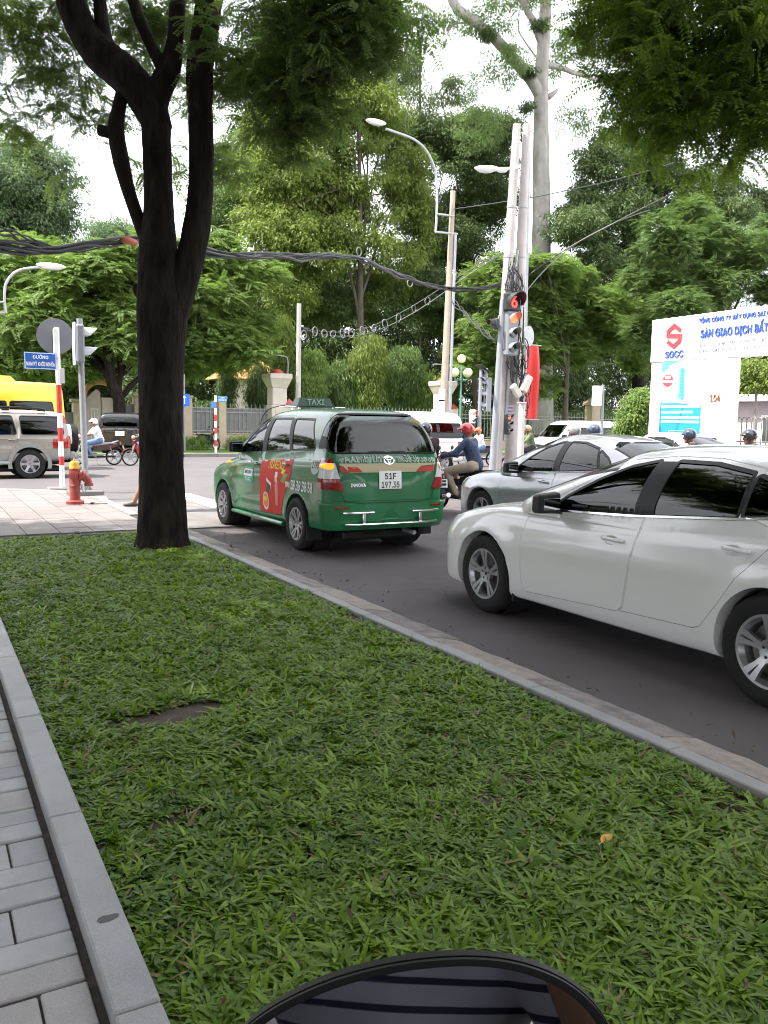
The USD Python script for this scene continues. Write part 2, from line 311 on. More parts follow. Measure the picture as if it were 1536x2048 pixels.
for i in range(-11, 7):
    for j in range(0, 14):
        c = sbox(1.16+i*0.41+0.006, 11.26+j*0.605+0.006, 1.16+(i+1)*0.41-0.006, 11.26+(j+1)*0.605-0.006).intersection(inner)
        if c.area > 0.01 and c.geom_type == 'Polygon':
            obj(corner, 'tile', ext(c, 0.018+RNG.uniform(-0.002, 0.002), 0.085), tile_mats[RNG.integers(4)] if not (i in (-1, 3) and RNG.random() < 0.7) else tile_mats[2], False)
ring = CORNER.difference(CORNER.buffer(-0.155)).intersection(sbox(-8, 13.2, 6, 20))
for x0 in np.arange(-4, 4, 0.9):
    for g in getattr(ring.intersection(sbox(x0+0.004, 12, x0+0.896, 21)), 'geoms', [ring.intersection(sbox(x0+0.004, 12, x0+0.896, 21))]):
        if g.geom_type == 'Polygon' and g.area > 0.005: obj(corner, 'kerb_stone', ext(g, 0.155, -0.05), granite_dark if x0 > 1 else concrete, False)
# opposite pavement and the verge across the cross street
right_pave = Polygon([(15.6, -60), (15.6, 13.5)]+arc_pts(18.6, 13.5, 3.0, PI, PI/2, 8)+[(60, 16.5), (60, -60)])
struct('right_pavement', ext(right_pave, 0.18, -0.05), mat('right_paving', (0.34, 0.30, 0.285), 0.8, var=0.12, vs=2, local=False))
far = thing('far_verge', None, None, kind='structure')
obj(far, 'verge', bbox((-120, 36, -0.05), (120, 60, 0.14), 0.01), mat('verge_grass', (0.075, 0.14, 0.022), 0.9, col2=(0.115, 0.19, 0.035), vs=9, bump=0.03, bs=40, local=False), False)
for x0 in np.arange(-8, 40, 1.5): obj(far, 'kerb_stone', bbox((x0+0.006, 35.78, -0.05), (x0+1.494, 36.0, 0.165), 0.02), concrete, False)

# ------------------------------------------------------------------ vehicles: two lofts (lower body, cabin) cut into panels along prisms
TEMPLATE = np.array([(0, 0), (.5, 0), (.80, .0), (.90, .03), (.968, .09), (.990, .22), (1.0, .46), (.996, .63), (.982, .77), (.955, .875), (.905, .95), (.80, .985), (.5, 1.01), (0, 1.025)])
def zone(x, x0, x1, lr, lf, pr, pf, floor=0.05):
    """Plan outline factor: 1 along the sides, rounded towards both ends."""
    u = np.clip((x0+lr-x)/lr, 0, 1); w = np.clip((x-(x1-lf))/lf, 0, 1)
    return np.maximum((1-u**pr)**(1/pr), floor)*np.maximum((1-w**pf)**(1/pf), floor)
def grid_solid(rings):
    """rings: (stations, points, 3), each a closed loop; flat ends."""
    R = np.asarray(rings); n, m = R.shape[:2]; v = R.reshape(-1, 3); k = np.arange(m); k2 = (k+1) % m; f = []
    for i in range(n-1):
        o, q = i*m, (i+1)*m; f += [np.stack([o+k, q+k, q+k2], 1), np.stack([o+k, q+k2, o+k2], 1)]
    v = np.vstack([v, R[0].mean(0), R[-1].mean(0)]); e = (n-1)*m
    f += [np.stack([np.full(m, len(v)-2), k, k2], 1), np.stack([np.full(m, len(v)-1), e+k2, e+k], 1)]
    return man((v, np.vstack(f)))
def end_spaced(x0, x1, lr, lf, n=46):
    a = x0+lr*(1-np.cos(np.linspace(0, PI/2, 12)))**1.0; b = x1-lf*(1-np.cos(np.linspace(0, PI/2, 12)))
    return np.unique(np.round(np.r_[a, np.linspace(x0+lr, x1-lf, n), b], 4))
class Body:
    def __init__(s, **k): s.__dict__.update(dict(tpl=TEMPLATE, rear_zone=(.35, 3.2), front_zone=(.55, 2.6), cab_n=3.6, cab_zone=(.35, 3.0, .5, 2.6), flare=.018, crease=0.0, cab_floor=.35, end_floor=.12)); s.__dict__.update(k); s.zt, s.zb, s.zr = (PchipInterpolator(*np.array(q, float).T) for q in (s.top, s.bottom, s.roof)); s.x0, s.x1 = s.top[0][0], s.top[-1][0]; s.c0, s.c1 = s.roof[0][0], s.roof[-1][0]
    def lower(s, off=0.0):
        xs = end_spaced(s.x0, s.x1, s.rear_zone[0], s.front_zone[0]); tp = np.r_[0, np.cumsum(np.linalg.norm(np.diff(s.tpl, axis=0), axis=1))]
        uv = PchipInterpolator(tp, s.tpl)(np.unique(np.r_[np.linspace(0, tp[-1], 22), np.linspace(tp[2], tp[-3], 30)])); rings = []
        zz = zone(xs, s.x0, s.x1, *s.rear_zone[:1], s.front_zone[0], s.rear_zone[1], s.front_zone[1], s.end_floor)
        mid = (s.x0+s.x1)/2; half = (s.x1-s.x0)/2
        for x, z in zip(xs, zz):
            a, b = float(s.zb(x))-off, float(s.zt(x))+off; hw = s.width*z+off
            Z = a+(b-a)*uv[:, 1]; Y = hw*uv[:, 0]
            for ax in s.axles:
                r = np.hypot(x-ax, Z-s.wheel_r); Y = Y+s.flare*np.exp(-((r-s.arch_r-.02)/.07)**2)*(uv[:, 0] > .9)
            if s.crease: Y = Y+s.crease*np.clip(1-abs(Z-(s.crease_z+.04*(mid-x)))/.10, 0, 1)*(uv[:, 0] > .9)
            X = mid+(x-mid)*(1+off/half); right = np.stack([np.full(len(Y), X), -Y, Z], 1); left = right[1:-1][::-1]*(1, -1, 1)
            rings.append(np.vstack([right, left]))
        return grid_solid(np.array(rings))
    def cabin(s, off=0.0, drop=0.0):
        """off > 0 grows, off < 0 shrinks; drop lowers the underside."""
        xs = end_spaced(s.c0, s.c1, s.cab_zone[0], s.cab_zone[2], 44); th = np.linspace(0, PI/2, 15); th = np.r_[th, ]; rings = []
        zz = zone(xs, s.c0, s.c1, s.cab_zone[0], s.cab_zone[2], s.cab_zone[1], s.cab_zone[3], s.cab_floor); mid = (s.c0+s.c1)/2; half = (s.c1-s.c0)/2
        for x, z in zip(xs, zz):
            zr = float(s.zr(x))+off; z0 = min(s.belt-.10-drop, zr-.03); H = zr-z0
            v = np.cos(th)**(2/s.cab_n); u = np.sin(th)**(2/s.cab_n); Z = z0+H*v; Z[-1] = z0
            ys = (s.cab_w+off-s.tumble*np.maximum(Z-s.belt, 0)**1.0)*z; Y = ys*u
            X = mid+(x-mid)*(1+off/half); r = np.stack([np.full(len(Y), X), -Y, Z], 1)[::-1]
            rings.append(np.vstack([r, r[:-1][::-1]*(1, -1, 1)]))
        return grid_solid(np.array(rings))
    def skin(s, o0, o1, which='lower'):
        f = s.lower if which == 'lower' else s.cabin
        return f(o1)-f(o0)
    def prepare(s):
        s.low, s.cab = s.lower(), s.cabin(); s.base = s.low+s.cab
        s.normals = []
        for m in (s.low, s.cab):
            a, b = arr(m); t = trimesh.Trimesh(a, b, process=False); s.normals.append((np.array(t.vertex_normals), cKDTree(a)))
        v = np.array(arr(s.low)[0]); s.side_y = None
        k = v[:, 1] > .3; s._side = LinearNDInterpolator(v[k][:, [0, 2]], v[k][:, 1])
        # the rear face, x as a function of (y, z)
        k = v[:, 0] < s.x0+.6; s._rear = LinearNDInterpolator(v[k][:, [1, 2]], v[k][:, 0])
        return s
def prism_y(poly, side=0, y0=.2, y1=1.6):
    """Side-view polygon (x, z) through one side (+1 left, -1 right) or both (0)."""
    v, f = arr(ext(poly, (y1-y0) if side else 2*y1, 0)); v = np.stack([v[:, 0], (v[:, 2]+y0)*side if side else v[:, 2]-y1, v[:, 1]], 1)
    return man((v, f))
def prism_x(poly, x0, x1):
    v, f = arr(ext(poly, x1-x0, x0)); return man((np.stack([v[:, 2], v[:, 0], v[:, 1]], 1), f))
def prism_z(poly, z0, z1): return man(ext(poly, z1-z0, z0))
def line_poly(pts, w): return LineString(pts).buffer(w/2, cap_style=2, join_style=1)
def rounded(pts, r=.03): return Polygon(pts).buffer(-r).buffer(r, quad_segs=4)
def wheel(parent, loc, R, width, rim_r, side, kind='ten', label=None, rim_mat=None):
    """tyre, rim and brake disc; side +1: the outer face looks along +y."""
    w = group_part(parent, 'wheel', loc, label); h = width/2
    tyre = lathe([(rim_r-.012, -h*.80), (rim_r+.005, -h*.9), (R-.055, -h), (R-.022, -h*.93), (R-.004, -h*.72), (R, -h*.3), (R, h*.3), (R-.004, h*.72), (R-.022, h*.93), (R-.055, h), (rim_r+.005, h*.9), (rim_r-.012, h*.80)], 56, 'y')
    v, f = arr(tyre); obj(w, 'tyre', (v, f), RUBBER, 40)
    o = h*.86*side
    parts = [lathe([(rim_r-.03, -h*.8), (rim_r-.012, -h*.8), (rim_r-.02, 0), (rim_r-.012, h*.8), (rim_r+.004, h*.88), (rim_r+.004, h*.92), (rim_r-.012, h*.90), (rim_r-.032, h*.6), (rim_r-.034, -h*.7), (rim_r-.03, -h*.8)], 48, 'y')]
    if side < 0: parts = [move(parts[0], s=(1, -1, 1))]
    n = 5; sp = []
    if kind == 'ten':
        for k in range(n):
            a = k*2*PI/n+PI/2
            for da in (-.27, .27): sp.append(affinity.rotate(Polygon([(.035, -.018-.02*np.sign(da)*0), (rim_r*.55, -.013), (rim_r-.010, -.021), (rim_r-.010, .021), (rim_r*.55, .013), (.035, .018)]), math.degrees(da*.62), origin=(0.02, 0)).buffer(0))
            sp[-2:] = [affinity.rotate(q, math.degrees(a), origin=(0, 0)) for q in sp[-2:]]
    elif kind == 'twelve':
        for k in range(6):
            for da in (-.17, .17): sp.append(affinity.rotate(Polygon([(.03, -.013), (rim_r-.01, -.015+.012*np.sign(da)), (rim_r-.01, .020+.012*np.sign(da)), (.03, .013)]), math.degrees(k*PI/3+da*.7), origin=(0, 0)))
    elif kind == 'six':
        for k in range(6): sp.append(affinity.rotate(Polygon([(.03, -.045), (rim_r*.6, -.030), (rim_r-.01, -.040), (rim_r-.01, .040), (rim_r*.6, .030), (.03, .045)]), k*60, origin=(0, 0)))
    else:
        for k in range(7): sp.append(affinity.rotate(Polygon([(.03, -.03), (rim_r-.01, -.045), (rim_r-.01, .045), (.03, .03)]), k*360/7, origin=(0, 0)))
    face = unary_union(sp+[disc(.072, 20)]).buffer(-.003).buffer(.003, quad_segs=2)
    for k in range(5): face = face.difference(affinity.translate(disc(.009, 8), .048*math.cos(k*2*PI/5+.3), .048*math.sin(k*2*PI/5+.3)))
    v, f = arr(ext(face, .030)); t = trimesh.Trimesh(v, f, process=False); v, f = trimesh.remesh.subdivide_to_size(v, f, .05)
    r = np.hypot(v[:, 0], v[:, 1]); d = .012-.035*np.clip(1-r/rim_r, 0, 1)**1.2                # the spokes dish inwards to the hub
    v = np.stack([v[:, 0], (v[:, 2]-.034+d)*side+o, v[:, 1]], 1); parts.append((v, f if side < 0 else f[:, ::-1]))
    obj(w, 'rim', parts, rim_mat or ALLOY, 30)
    obj(w, 'hub_cap', move(lathe([(0, .012), (.018, .011), (.026, .004), (.028, 0), (0, 0)], 20, 'y'), (0, o-.034*side, 0), s=(1, side, 1)), BLACK, 40)
    obj(w, 'brake_disc', move(lathe([(0, -.012), (rim_r*.78, -.012), (rim_r*.78, .012), (0, .012)], 28, 'y'), (0, o-.09*side, 0)), mat('brake_iron', (.16, .15, .145), .45, .6), 40)
    return w
def capsule(a, b, ra, rb=None, n=8):
    rb = ra if rb is None else rb
    S = trimesh.creation.icosphere(1 if n <= 8 else 2).vertices
    return hull(np.vstack([S*ra+a, S*rb+b]))
def seat(parent, x, y, z, m, head=True, hs=1.0):
    q = [cbox((.50, .50, .16), (x+.08, y, z+.18), .05), move(cbox((.15, .50, .62), (0, 0, 0), .05), (x-.20, y, z+.52), ry=-.25)]
    if head: q.append(move(cbox((.10, .26, .18), (0, 0, 0), .04), (x-.34, y, z+.95), ry=-.15))
    obj(parent, 'seat', q, m, 40)

def build_car(t, B, paint, side_windows, doors, windshield=None, rear_window=None, glass=None, trim=BLACK, wheels=None, kinds='ten', wheel_w=.205, rim_r=.215, gaps=(), handles=(), pillars=(), fl=.47, interior=True, seats=(), interior_z=.42, rear_low=None, extra_cut=None, rim_mat=None, rear_bump=None, trim_w=.018, door_sides=(1, -1), fwd=1.15, aft=.46):
    """Cuts doors, windows and wheel arches out of the body and adds panes, trim, wheels and the dark cabin."""
    B.prepare(); N = B.normals; body = B.base
    xi0, xi1 = B.c0+.22, B.c1-.15
    inner = B.cabin(-.05, drop=.02)+bbox((xi0+.1, -(B.width-.16), interior_z), (xi1-.25, B.width-.16, B.belt-.02), .05)
    if interior: body = body-inner
    R = B.arch_r
    for ax in B.axles:
        for s in (1, -1):
            c = man(lathe([(0, 0), (R, 0), (R, .42), (0, .42)], 56, 'y')); v, f = arr(c)
            body = body-man(move((v, f), (ax, (B.width-.30) if s > 0 else -(B.width-.30)-.42, B.wheel_r)))
            obj(t, 'wheel_housing', move(lathe([(0, 0), (R-.004, 0), (R-.004, .22), (R-.012, .22), (R-.012, .012), (0, .012)], 40, 'y'), (ax, s*(B.width-.31), B.wheel_r), s=(1, s, 1)), BLACK, 40)
    gl = glass or pane_mat('tinted_pane', (.16, .18, .175))
    cs, ct = B.cabin(-.004)-B.cabin(-.009), B.cabin(.0025)-B.cabin(-.02)
    cut = []
    for s in (1, -1):
        for poly in side_windows:
            pr = prism_y(poly, s); cut.append(pr)
            obj(t, 'side_window', cs ^ prism_y(poly.buffer(.004), s), gl, 40, normals=N)
            if trim_w: obj(t, 'window_trim', ct ^ (prism_y(poly.buffer(trim_w), s)-prism_y(poly.buffer(-.004), s)), trim, 40, normals=N)
        for poly in pillars: obj(t, 'window_pillar', (B.cabin(.003)-B.cabin(-.006)) ^ prism_y(poly, s), trim, 40, normals=N)
    for name, poly, lim in (('windshield', windshield, (B.c1-fwd, B.c1+.4)), ('rear_window', rear_window, (B.c0-.4, B.c0+aft))):
        if poly is None: continue
        pr = prism_x(poly, *lim); cut.append(pr); obj(t, name, cs ^ prism_x(poly.buffer(.004), *lim), gl, 40, normals=N)
        obj(t, 'window_trim', ct ^ (prism_x(poly.buffer(trim_w), *lim)-prism_x(poly.buffer(-.002), *lim)), trim, 40, normals=N)
    for c in cut: body = body-c
    for g in gaps: body = body-(prism_y(line_poly(g, .007), 0)^(B.lower(.05)-B.lower(-.02)))
    if extra_cut is not None: body = body-extra_cut
    outer = (B.lower(.2)+B.cabin(.2))
    for s in door_sides:
        for poly in doors:
            slab = man(bbox((-3, min(s*(B.width-.22), s*1.4), .1), (3, max(s*(B.width-.22), s*1.4), B.belt+.02), .001))
            upper = (B.cabin(.2)-B.cabin(-.045)) ^ prism_y(poly, s)
            region = (slab ^ prism_y(poly, s))+upper
            d = body ^ region
            body = body-((man(bbox((-3, min(s*(B.width-.22), s*1.4), .1), (3, max(s*(B.width-.22), s*1.4), B.belt+.02), .001)) ^ prism_y(poly.buffer(.0035), s))+((B.cabin(.2)-B.cabin(-.047)) ^ prism_y(poly.buffer(.0035), s)))
            hs = [h for h in handles if poly.contains(Point(h[0], h[1]))]; cups = []
            for hx, hz in hs:
                y = float(B._side(hx, hz)); e = trimesh.creation.icosphere(3); cups.append((hx, hz, y))
                d = d-man(move((e.vertices*(.066, .022, .036), e.faces), (hx+.02, s*(y+.004), hz-.004)))
            dp = obj(t, 'door', d, paint, 35, normals=N)
            for hx, hz, y in cups:
                pts = spline([(hx+.085, s*(y+.004), hz+.006), (hx+.06, s*(y+.030), hz+.006), (hx-.07, s*(y+.032), hz+.001), (hx-.105, s*(y+.004), hz-.002)], 9)
                obj(dp, 'handle', move(tube(pts, [.010, .013, .0135, .0135, .0135, .0135, .0135, .013, .010], 10), s=(1, 1, 1)), paint if not B.__dict__.get('chrome_handles') else CHROME, 40)
    obj(t, 'body', body, paint, 35, normals=N)
    if interior:
        il = bbox((xi0+.12, -(B.width-.175), interior_z+.01), (xi1-.27, B.width-.175, B.belt-.05), .04)-man(bbox((xi0+.135, -(B.width-.19), interior_z+.03), (xi1-.285, B.width-.19, 2), .03))
        obj(t, 'cabin_lining', il, INTERIOR, 30)
        for q in seats: seat(t, *q, INTERIOR)
    for ax in B.axles:
        for s in (1, -1):
            wheel(t, (ax, s*(B.track/2), B.wheel_r), B.wheel_r, wheel_w, rim_r, s, kinds, rim_mat=rim_mat)
    obj(t, 'underbody', bbox((B.x0+.25, -(B.width-.32), .17), (B.x1-.35, B.width-.32, .30), .03), BLACK, False)
    return N
ICO_ = trimesh.creation.icosphere(2).vertices
def side_mirror(t, B, x, z, s, paint, out=.16, m=None):
    y = B.width-.06
    A = lambda dx, dy, dz, r: ICO_*r+np.array([x+dx, s*(y+dy), z+dz])
    v = hull(np.vstack([A(.0, out*.30, .045, .035), A(.0, out*.36, .140, .035), A(-.045, out*.40, .04, .025), A(-.045, out*.40, .150, .022), A(.03, out+.05, .045, .030), A(.025, out+.05, .125, .032), A(-.05, out+.08, .04, .018), A(-.05, out+.08, .142, .018), A(.05, out*.7, .085, .035)]))
    h = obj(t, 'side_mirror', [v, hull([(x+.05, s*(y-.06), z-.03), (x-.06, s*(y-.06), z-.03), (x+.04, s*(y+.08), z+.05), (x-.04, s*(y+.08), z+.05), (x+.04, s*(y-.06), z+.02)])], paint, 60)
    obj(h, 'mirror_glass', move(cbox((.006, .155, .085), (0, 0, 0), .002), (x-.070, s*(y+out*.75+.02), z+.088)), mat('dark_mirror', (.22, .22, .23), .05, 1.0), False)

def car_paint(name, col, rough=.28, metal=0.0, coat=1.0):
    N = {'p': ('principled_bsdf', {'base_color': col, 'roughness': rough, 'metallic': metal, 'coat_weight': coat, 'coat_roughness': .02, 'specular_ior_level': .4}), 'tc': ('texture_coordinate', {}), 'n': ('noise_texture', {'scale': 3.0, 'detail': 6}), 'r': ('map_range', {'from_min': .3, 'from_max': .8, 'to_min': .015, 'to_max': .11})}
    return usdkit.material(stage, '/World/Looks/'+name, N, [('tc.object', 'n.vector'), ('n.fac', 'r.value'), ('r.result', 'p.coat_roughness')], surface='p.BSDF')

# white hatchback, nearest car
def hatchback():
    t = thing('white_hatchback', 'white hatchback car with tinted windows, nearest to the camera, cut by the right edge', 'car', (4.98, 4.303, 0), PI/2)
    P = car_paint('pearl_white_paint', (.65, .635, .635), .28)
    B = Body(width=.885, belt=.985, cab_w=.835, tumble=.46, wheel_r=.325, arch_r=.363, axles=(1.35, -1.35), track=1.575, crease=.010, crease_z=.66,
        top=[(-2.16, .60), (-2.08, .88), (-1.9, 1.01), (-1.5, 1.025), (-1.0, 1.005), (0, .950), (.8, .925), (1.15, .925), (1.45, .90), (1.75, .835), (2.0, .735), (2.15, .64), (2.24, .50), (2.27, .42)],
        bottom=[(-2.16, .48), (-2.08, .30), (-1.9, .22), (-1.35, .18), (0, .165), (1.35, .165), (1.9, .15), (2.1, .15), (2.22, .22), (2.27, .34)],
        roof=[(-2.10, .90), (-2.0, 1.08), (-1.86, 1.26), (-1.75, 1.325), (-1.5, 1.38), (-1.1, 1.432), (-.7, 1.457), (-.3, 1.452), (0, 1.425), (.35, 1.325), (.7, 1.17), (1.0, 1.03), (1.25, .90)])
    w1 = rounded([(.56, .945), (.42, 1.055), (.2, 1.185), (-.02, 1.285), (-.235, 1.335), (-.255, .985), (.2, .96)], .012)
    w2 = rounded([(-.40, .995), (-.385, 1.338), (-.7, 1.335), (-1.00, 1.295), (-1.035, 1.075), (-1.03, 1.045)], .015)
    w3 = rounded([(-1.075, 1.055), (-1.04, 1.285), (-1.28, 1.225), (-1.50, 1.14), (-1.40, 1.09)], .012)
    gapA = [(.80, .965), (.835, .86), (.865, .68), (.86, .45), (.84, .30), (.80, .265), (.7, .255)]
    d1 = Polygon([(.80, .97), (.835, .86), (.865, .68), (.86, .45), (.845, .31), (.80, .275), (-.18, .32), (-.225, .36), (-.26, .55), (-.30, .80), (-.335, 1.0), (-.32, 1.37), (.02, 1.335), (.26, 1.20), (.48, 1.07), (.64, .975)]).buffer(-.001)
    d2 = Polygon([(-.235, .36), (-.185, .325), (-.82, .345), (-.88, .37), (-1.0, .52), (-1.12, .70), (-1.30, .90), (-1.36, .985), (-1.13, 1.05), (-1.095, 1.16), (-1.06, 1.33), (-.7, 1.375), (-.33, 1.375), (-.345, 1.0), (-.31, .80), (-.27, .55)]).buffer(-.004)
    N = build_car(t, B, P, [w1, w2, w3], [d1, d2], windshield=Polygon([(-.70, .93), (.70, .93), (.60, 1.385), (-.60, 1.385)]), rear_window=Polygon([(-.62, 1.0), (.62, 1.0), (.52, 1.30), (-.52, 1.30)]),
        glass=pane_mat('dark_tinted_pane', (.045, .055, .055)), kinds='ten', rim_r=.208, wheel_w=.205, handles=[(-.105, .80), (-1.085, .865)], pillars=[Polygon([(-.245, .975), (-.228, 1.335), (-.395, 1.34), (-.41, .985)])],
        seats=[(.15, .38, .34), (.15, -.38, .34), (-.75, .38, .36), (-.75, -.38, .36)], gaps=[[(1.25, .92), (1.0, .955), (.80, .965)]])
    # bright strip under the side windows
    for s in (1, -1):
        obj(t, 'belt_strip', (B.cabin(.008)-B.cabin(-.004)) ^ prism_y(line_poly([(.60, .936), (.2, .952), (-.26, .975), (-.7, 1.010), (-1.05, 1.037), (-1.42, 1.085), (-1.53, 1.135)], .014), s), CHROME, 30)
        obj(t, 'headlight', B.skin(-.004, .005) ^ prism_y(rounded([(2.30, .60), (2.30, .70), (2.10, .735), (1.86, .775), (1.98, .69), (2.12, .62)], .01), s, .3), CLEARLENS, 40)
        obj(t, 'tail_light', B.skin(-.004, .006) ^ prism_y(rounded([(-2.3, .82), (-1.75, .90), (-1.62, .965), (-1.8, .985), (-2.3, 1.0)], .012), s, .3), REDGLASS, 40)
        side_mirror(t, B, .50, .905, s, BLACK, .14)
        obj(t, 'mud_guard', bbox((.955, s*.775-.09, .16), (.985, s*.775+.09, .30), .008), BLACK, False)
    obj(t, 'grille', B.skin(-.003, .006) ^ prism_x(rounded([(-.5, .30), (.5, .30), (.42, .58), (-.42, .58)], .03), 2.0, 2.4), BLACK, 40)
    obj(t, 'wiper', tube([(1.18, .55, .975), (1.10, .25, 1.0), (1.08, -.05, 1.012)], .008, 6), BLACK)
    obj(t, 'antenna', [hull([(-1.42, -.025, 1.395), (-1.42, .025, 1.395), (-1.58, .02, 1.37), (-1.58, -.02, 1.37), (-1.58, 0, 1.435)])], P, 40)
    return t, B
hatchback()

# ------------------------------------------------------------------ vegetation
def leaf_quads(base, d, n, L, W, droop=.25):
    """One folded leaf (4 triangles) per row: base points, unit directions, unit normals, lengths, widths."""
    s = np.cross(d, n); s /= np.maximum(np.linalg.norm(s, axis=1, keepdims=True), 1e-9); L, W = np.broadcast_to(L, len(base))[:, None], np.broadcast_to(W, len(base))[:, None]
    mid = base+d*L*.48; tip = base+d*L-n*L*droop; up = n*W*.18
    v = np.stack([base, mid+s*W*.5+up, tip, mid-s*W*.5+up, mid], 1).reshape(-1, 3); o = np.arange(len(base))*5
    f = np.vstack([np.stack([o+a, o+b, o+c], 1) for a, b, c in ((0, 1, 4), (1, 2, 4), (4, 2, 3), (0, 4, 3))]); return v, f
def unit(v): return v/np.maximum(np.linalg.norm(v, axis=-1, keepdims=True), 1e-9)
def clump(rng, n=40, r=.5, L=.15, W=.06, flat=.6, droop=.3, hang=.3):
    p = unit(rng.normal(size=(n, 3)))*(rng.random((n, 1))**.45)*r*(1, 1, flat); d = unit(p*(1, 1, .4)+rng.normal(size=(n, 3))*.25*r-np.array([0, 0, hang*r])); nrm = unit(rng.normal(size=(n, 3))*.45+[0, 0, 1.0])
    return leaf_quads(p, d, nrm, L*rng.uniform(.7, 1.25, n), W*rng.uniform(.8, 1.2, n), droop)
def frond_spray(rng, fronds=6, length=.45, pairs=11, leaf=.055, w=.022, arch=.5):
    """Pinnate fronds fanning out from one twig."""
    out = []
    for k in range(fronds):
        a = rng.uniform(0, 2*PI); e = rng.uniform(-.1, .6); d0 = np.array([math.cos(a)*math.cos(e), math.sin(a)*math.cos(e), math.sin(e)]); Lf = length*rng.uniform(.7, 1.15)
        t = np.linspace(.12, 1, pairs); pts = t[:, None]*Lf*d0+np.array([0, 0, -1])*(arch*Lf*t**2)[:, None]; tan = unit(np.gradient(pts, axis=0)); side = unit(np.cross(tan, [0, 0, 1.0])); nr = unit(np.cross(side, tan))
        for s in (-1, 1):
            out.append(leaf_quads(pts, unit(side*s+tan*.45+rng.normal(size=pts.shape)*.12), unit(nr+rng.normal(size=pts.shape)*.2), leaf*(1.1-.5*abs(t-.5))*np.ones(pairs), w*np.ones(pairs), .15))
        out.append((np.vstack([pts[:-1], pts[1:], pts[:-1]+[0, 0, .003]]), np.stack([np.arange(pairs-1), np.arange(pairs-1)+pairs-1, np.arange(pairs-1)+2*(pairs-1)], 1)))
    return join(out)
_pr = np.random.default_rng(3)
PROTO = {
    'broad': [clump(_pr, 44, .62, .25, .105) for _ in range(4)], 'small': [clump(_pr, 58, .62, .175, .078) for _ in range(4)],
    'hang': [clump(_pr, 44, .55, .28, .065, 1.1, .5, 1.2) for _ in range(4)], 'fern': [frond_spray(_pr, 9, .80, 12, .13, .045, .35) for _ in range(4)],
    'near': [frond_spray(_pr, 7, .42, 13, .060, .024, .55) for _ in range(5)], 'bush': [clump(_pr, 40, .28, .11, .05) for _ in range(3)]}
def instancer(path, protos, pos, quats, scales, idx, material, label=None, mats=None):
    pi = UsdGeom.PointInstancer.Define(stage, path); rel = pi.CreatePrototypesRel()
    for k, m in enumerate(protos):
        v, f = m; q = path+f'/sprig_{k+1:03d}'; M = UsdGeom.Mesh.Define(stage, q)
        M.CreatePointsAttr(Vt.Vec3fArray.FromNumpy(np.asarray(v, np.float32))); M.CreateFaceVertexCountsAttr(Vt.IntArray.FromNumpy(np.full(len(f), 3, np.int32))); M.CreateFaceVertexIndicesAttr(Vt.IntArray.FromNumpy(np.asarray(f, np.int32).ravel())); M.CreateSubdivisionSchemeAttr('none')
        UsdShade.MaterialBindingAPI.Apply(M.GetPrim()).Bind(mats[k] if mats else material); rel.AddTarget(q)
    pi.CreatePositionsAttr(Vt.Vec3fArray.FromNumpy(np.asarray(pos, np.float32))); pi.CreateProtoIndicesAttr(Vt.IntArray.FromNumpy(np.asarray(idx, np.int32)))
    pi.CreateScalesAttr(Vt.Vec3fArray.FromNumpy(np.asarray(scales, np.float32)))
    pi.CreateOrientationsAttr(Vt.QuathArray([Gf.Quath(float(a), float(b), float(c), float(d)) for a, b, c, d in quats]))
    tag(path, label, kind='stuff'); return path
def rand_quats(rng, n, tilt=.5):
    a = rng.uniform(0, 2*PI, n); ax = rng.uniform(0, 2*PI, n); t = rng.normal(size=n)*tilt*.5
    qz = np.stack([np.cos(a/2), 0*a, 0*a, np.sin(a/2)], 1); qt = np.stack([np.cos(t/2), np.cos(ax)*np.sin(t/2), np.sin(ax)*np.sin(t/2), 0*t], 1)
    w1, x1, y1, z1 = qt.T; w2, x2, y2, z2 = qz.T
    return np.stack([w1*w2-x1*x2-y1*y2-z1*z2, w1*x2+x1*w2+y1*z2-z1*y2, w1*y2-x1*z2+y1*w2+z1*x2, w1*z2+x1*y2-y1*x2+z1*w2], 1)
def blob_points(rng, blobs, dens, gap=.42, gs=.55, shell=.35):
    """Points through ellipsoids (centre, radii, weight), thinned by noise so that gaps open; dens = points per square metre of surface."""
    out = []
    for c, r, w in blobs:
        r = np.broadcast_to(np.asarray(r, float), 3); n = max(6, int(dens*w*4*PI*((r[0]*r[1])**1.6+(r[0]*r[2])**1.6+(r[1]*r[2])**1.6)**(1/1.6)/3**(1/1.6)))
        p = unit(rng.normal(size=(n, 3)))*(shell+(1-shell)*rng.random((n, 1))**.5); p = p*r*(.82+.36*meshkit.noise(unit(p)*2.3+np.asarray(c), 5)[:, None])+np.asarray(c, float)
        out.append(p[meshkit.fbm(p*gs, 3, 11) > gap])
    return np.vstack(out)
def crown(parent, rng, blobs, dens, kind, material, scale=1.0, gap=.42, gs=.55, tilt=.5, shell=.35, name='crown'):
    p = blob_points(rng, blobs, dens, gap, gs, shell); n = len(p); pr = PROTO[kind]
    s = scale*rng.uniform(.75, 1.3, n)
    return instancer(numbered(parent, name), pr, p, rand_quats(rng, n, tilt), np.stack([s, s, s], 1), rng.integers(0, len(pr), n), material)
def limb(pts, r0, r1, n=10, segs=14, wob=.0, rng=RNG):
    p = spline(pts, segs); p[1:-1] += rng.normal(size=(segs-2, 3))*wob; return tube(p, np.linspace(r0, r1, segs), n)
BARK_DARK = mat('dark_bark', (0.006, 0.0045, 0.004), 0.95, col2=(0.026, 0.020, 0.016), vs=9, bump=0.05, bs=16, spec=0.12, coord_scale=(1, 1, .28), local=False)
BARK = mat('brown_bark', (0.055, 0.042, 0.032), 0.95, col2=(0.11, 0.09, 0.07), vs=5, bump=0.02, bs=12, coord_scale=(1, 1, .3), local=False)
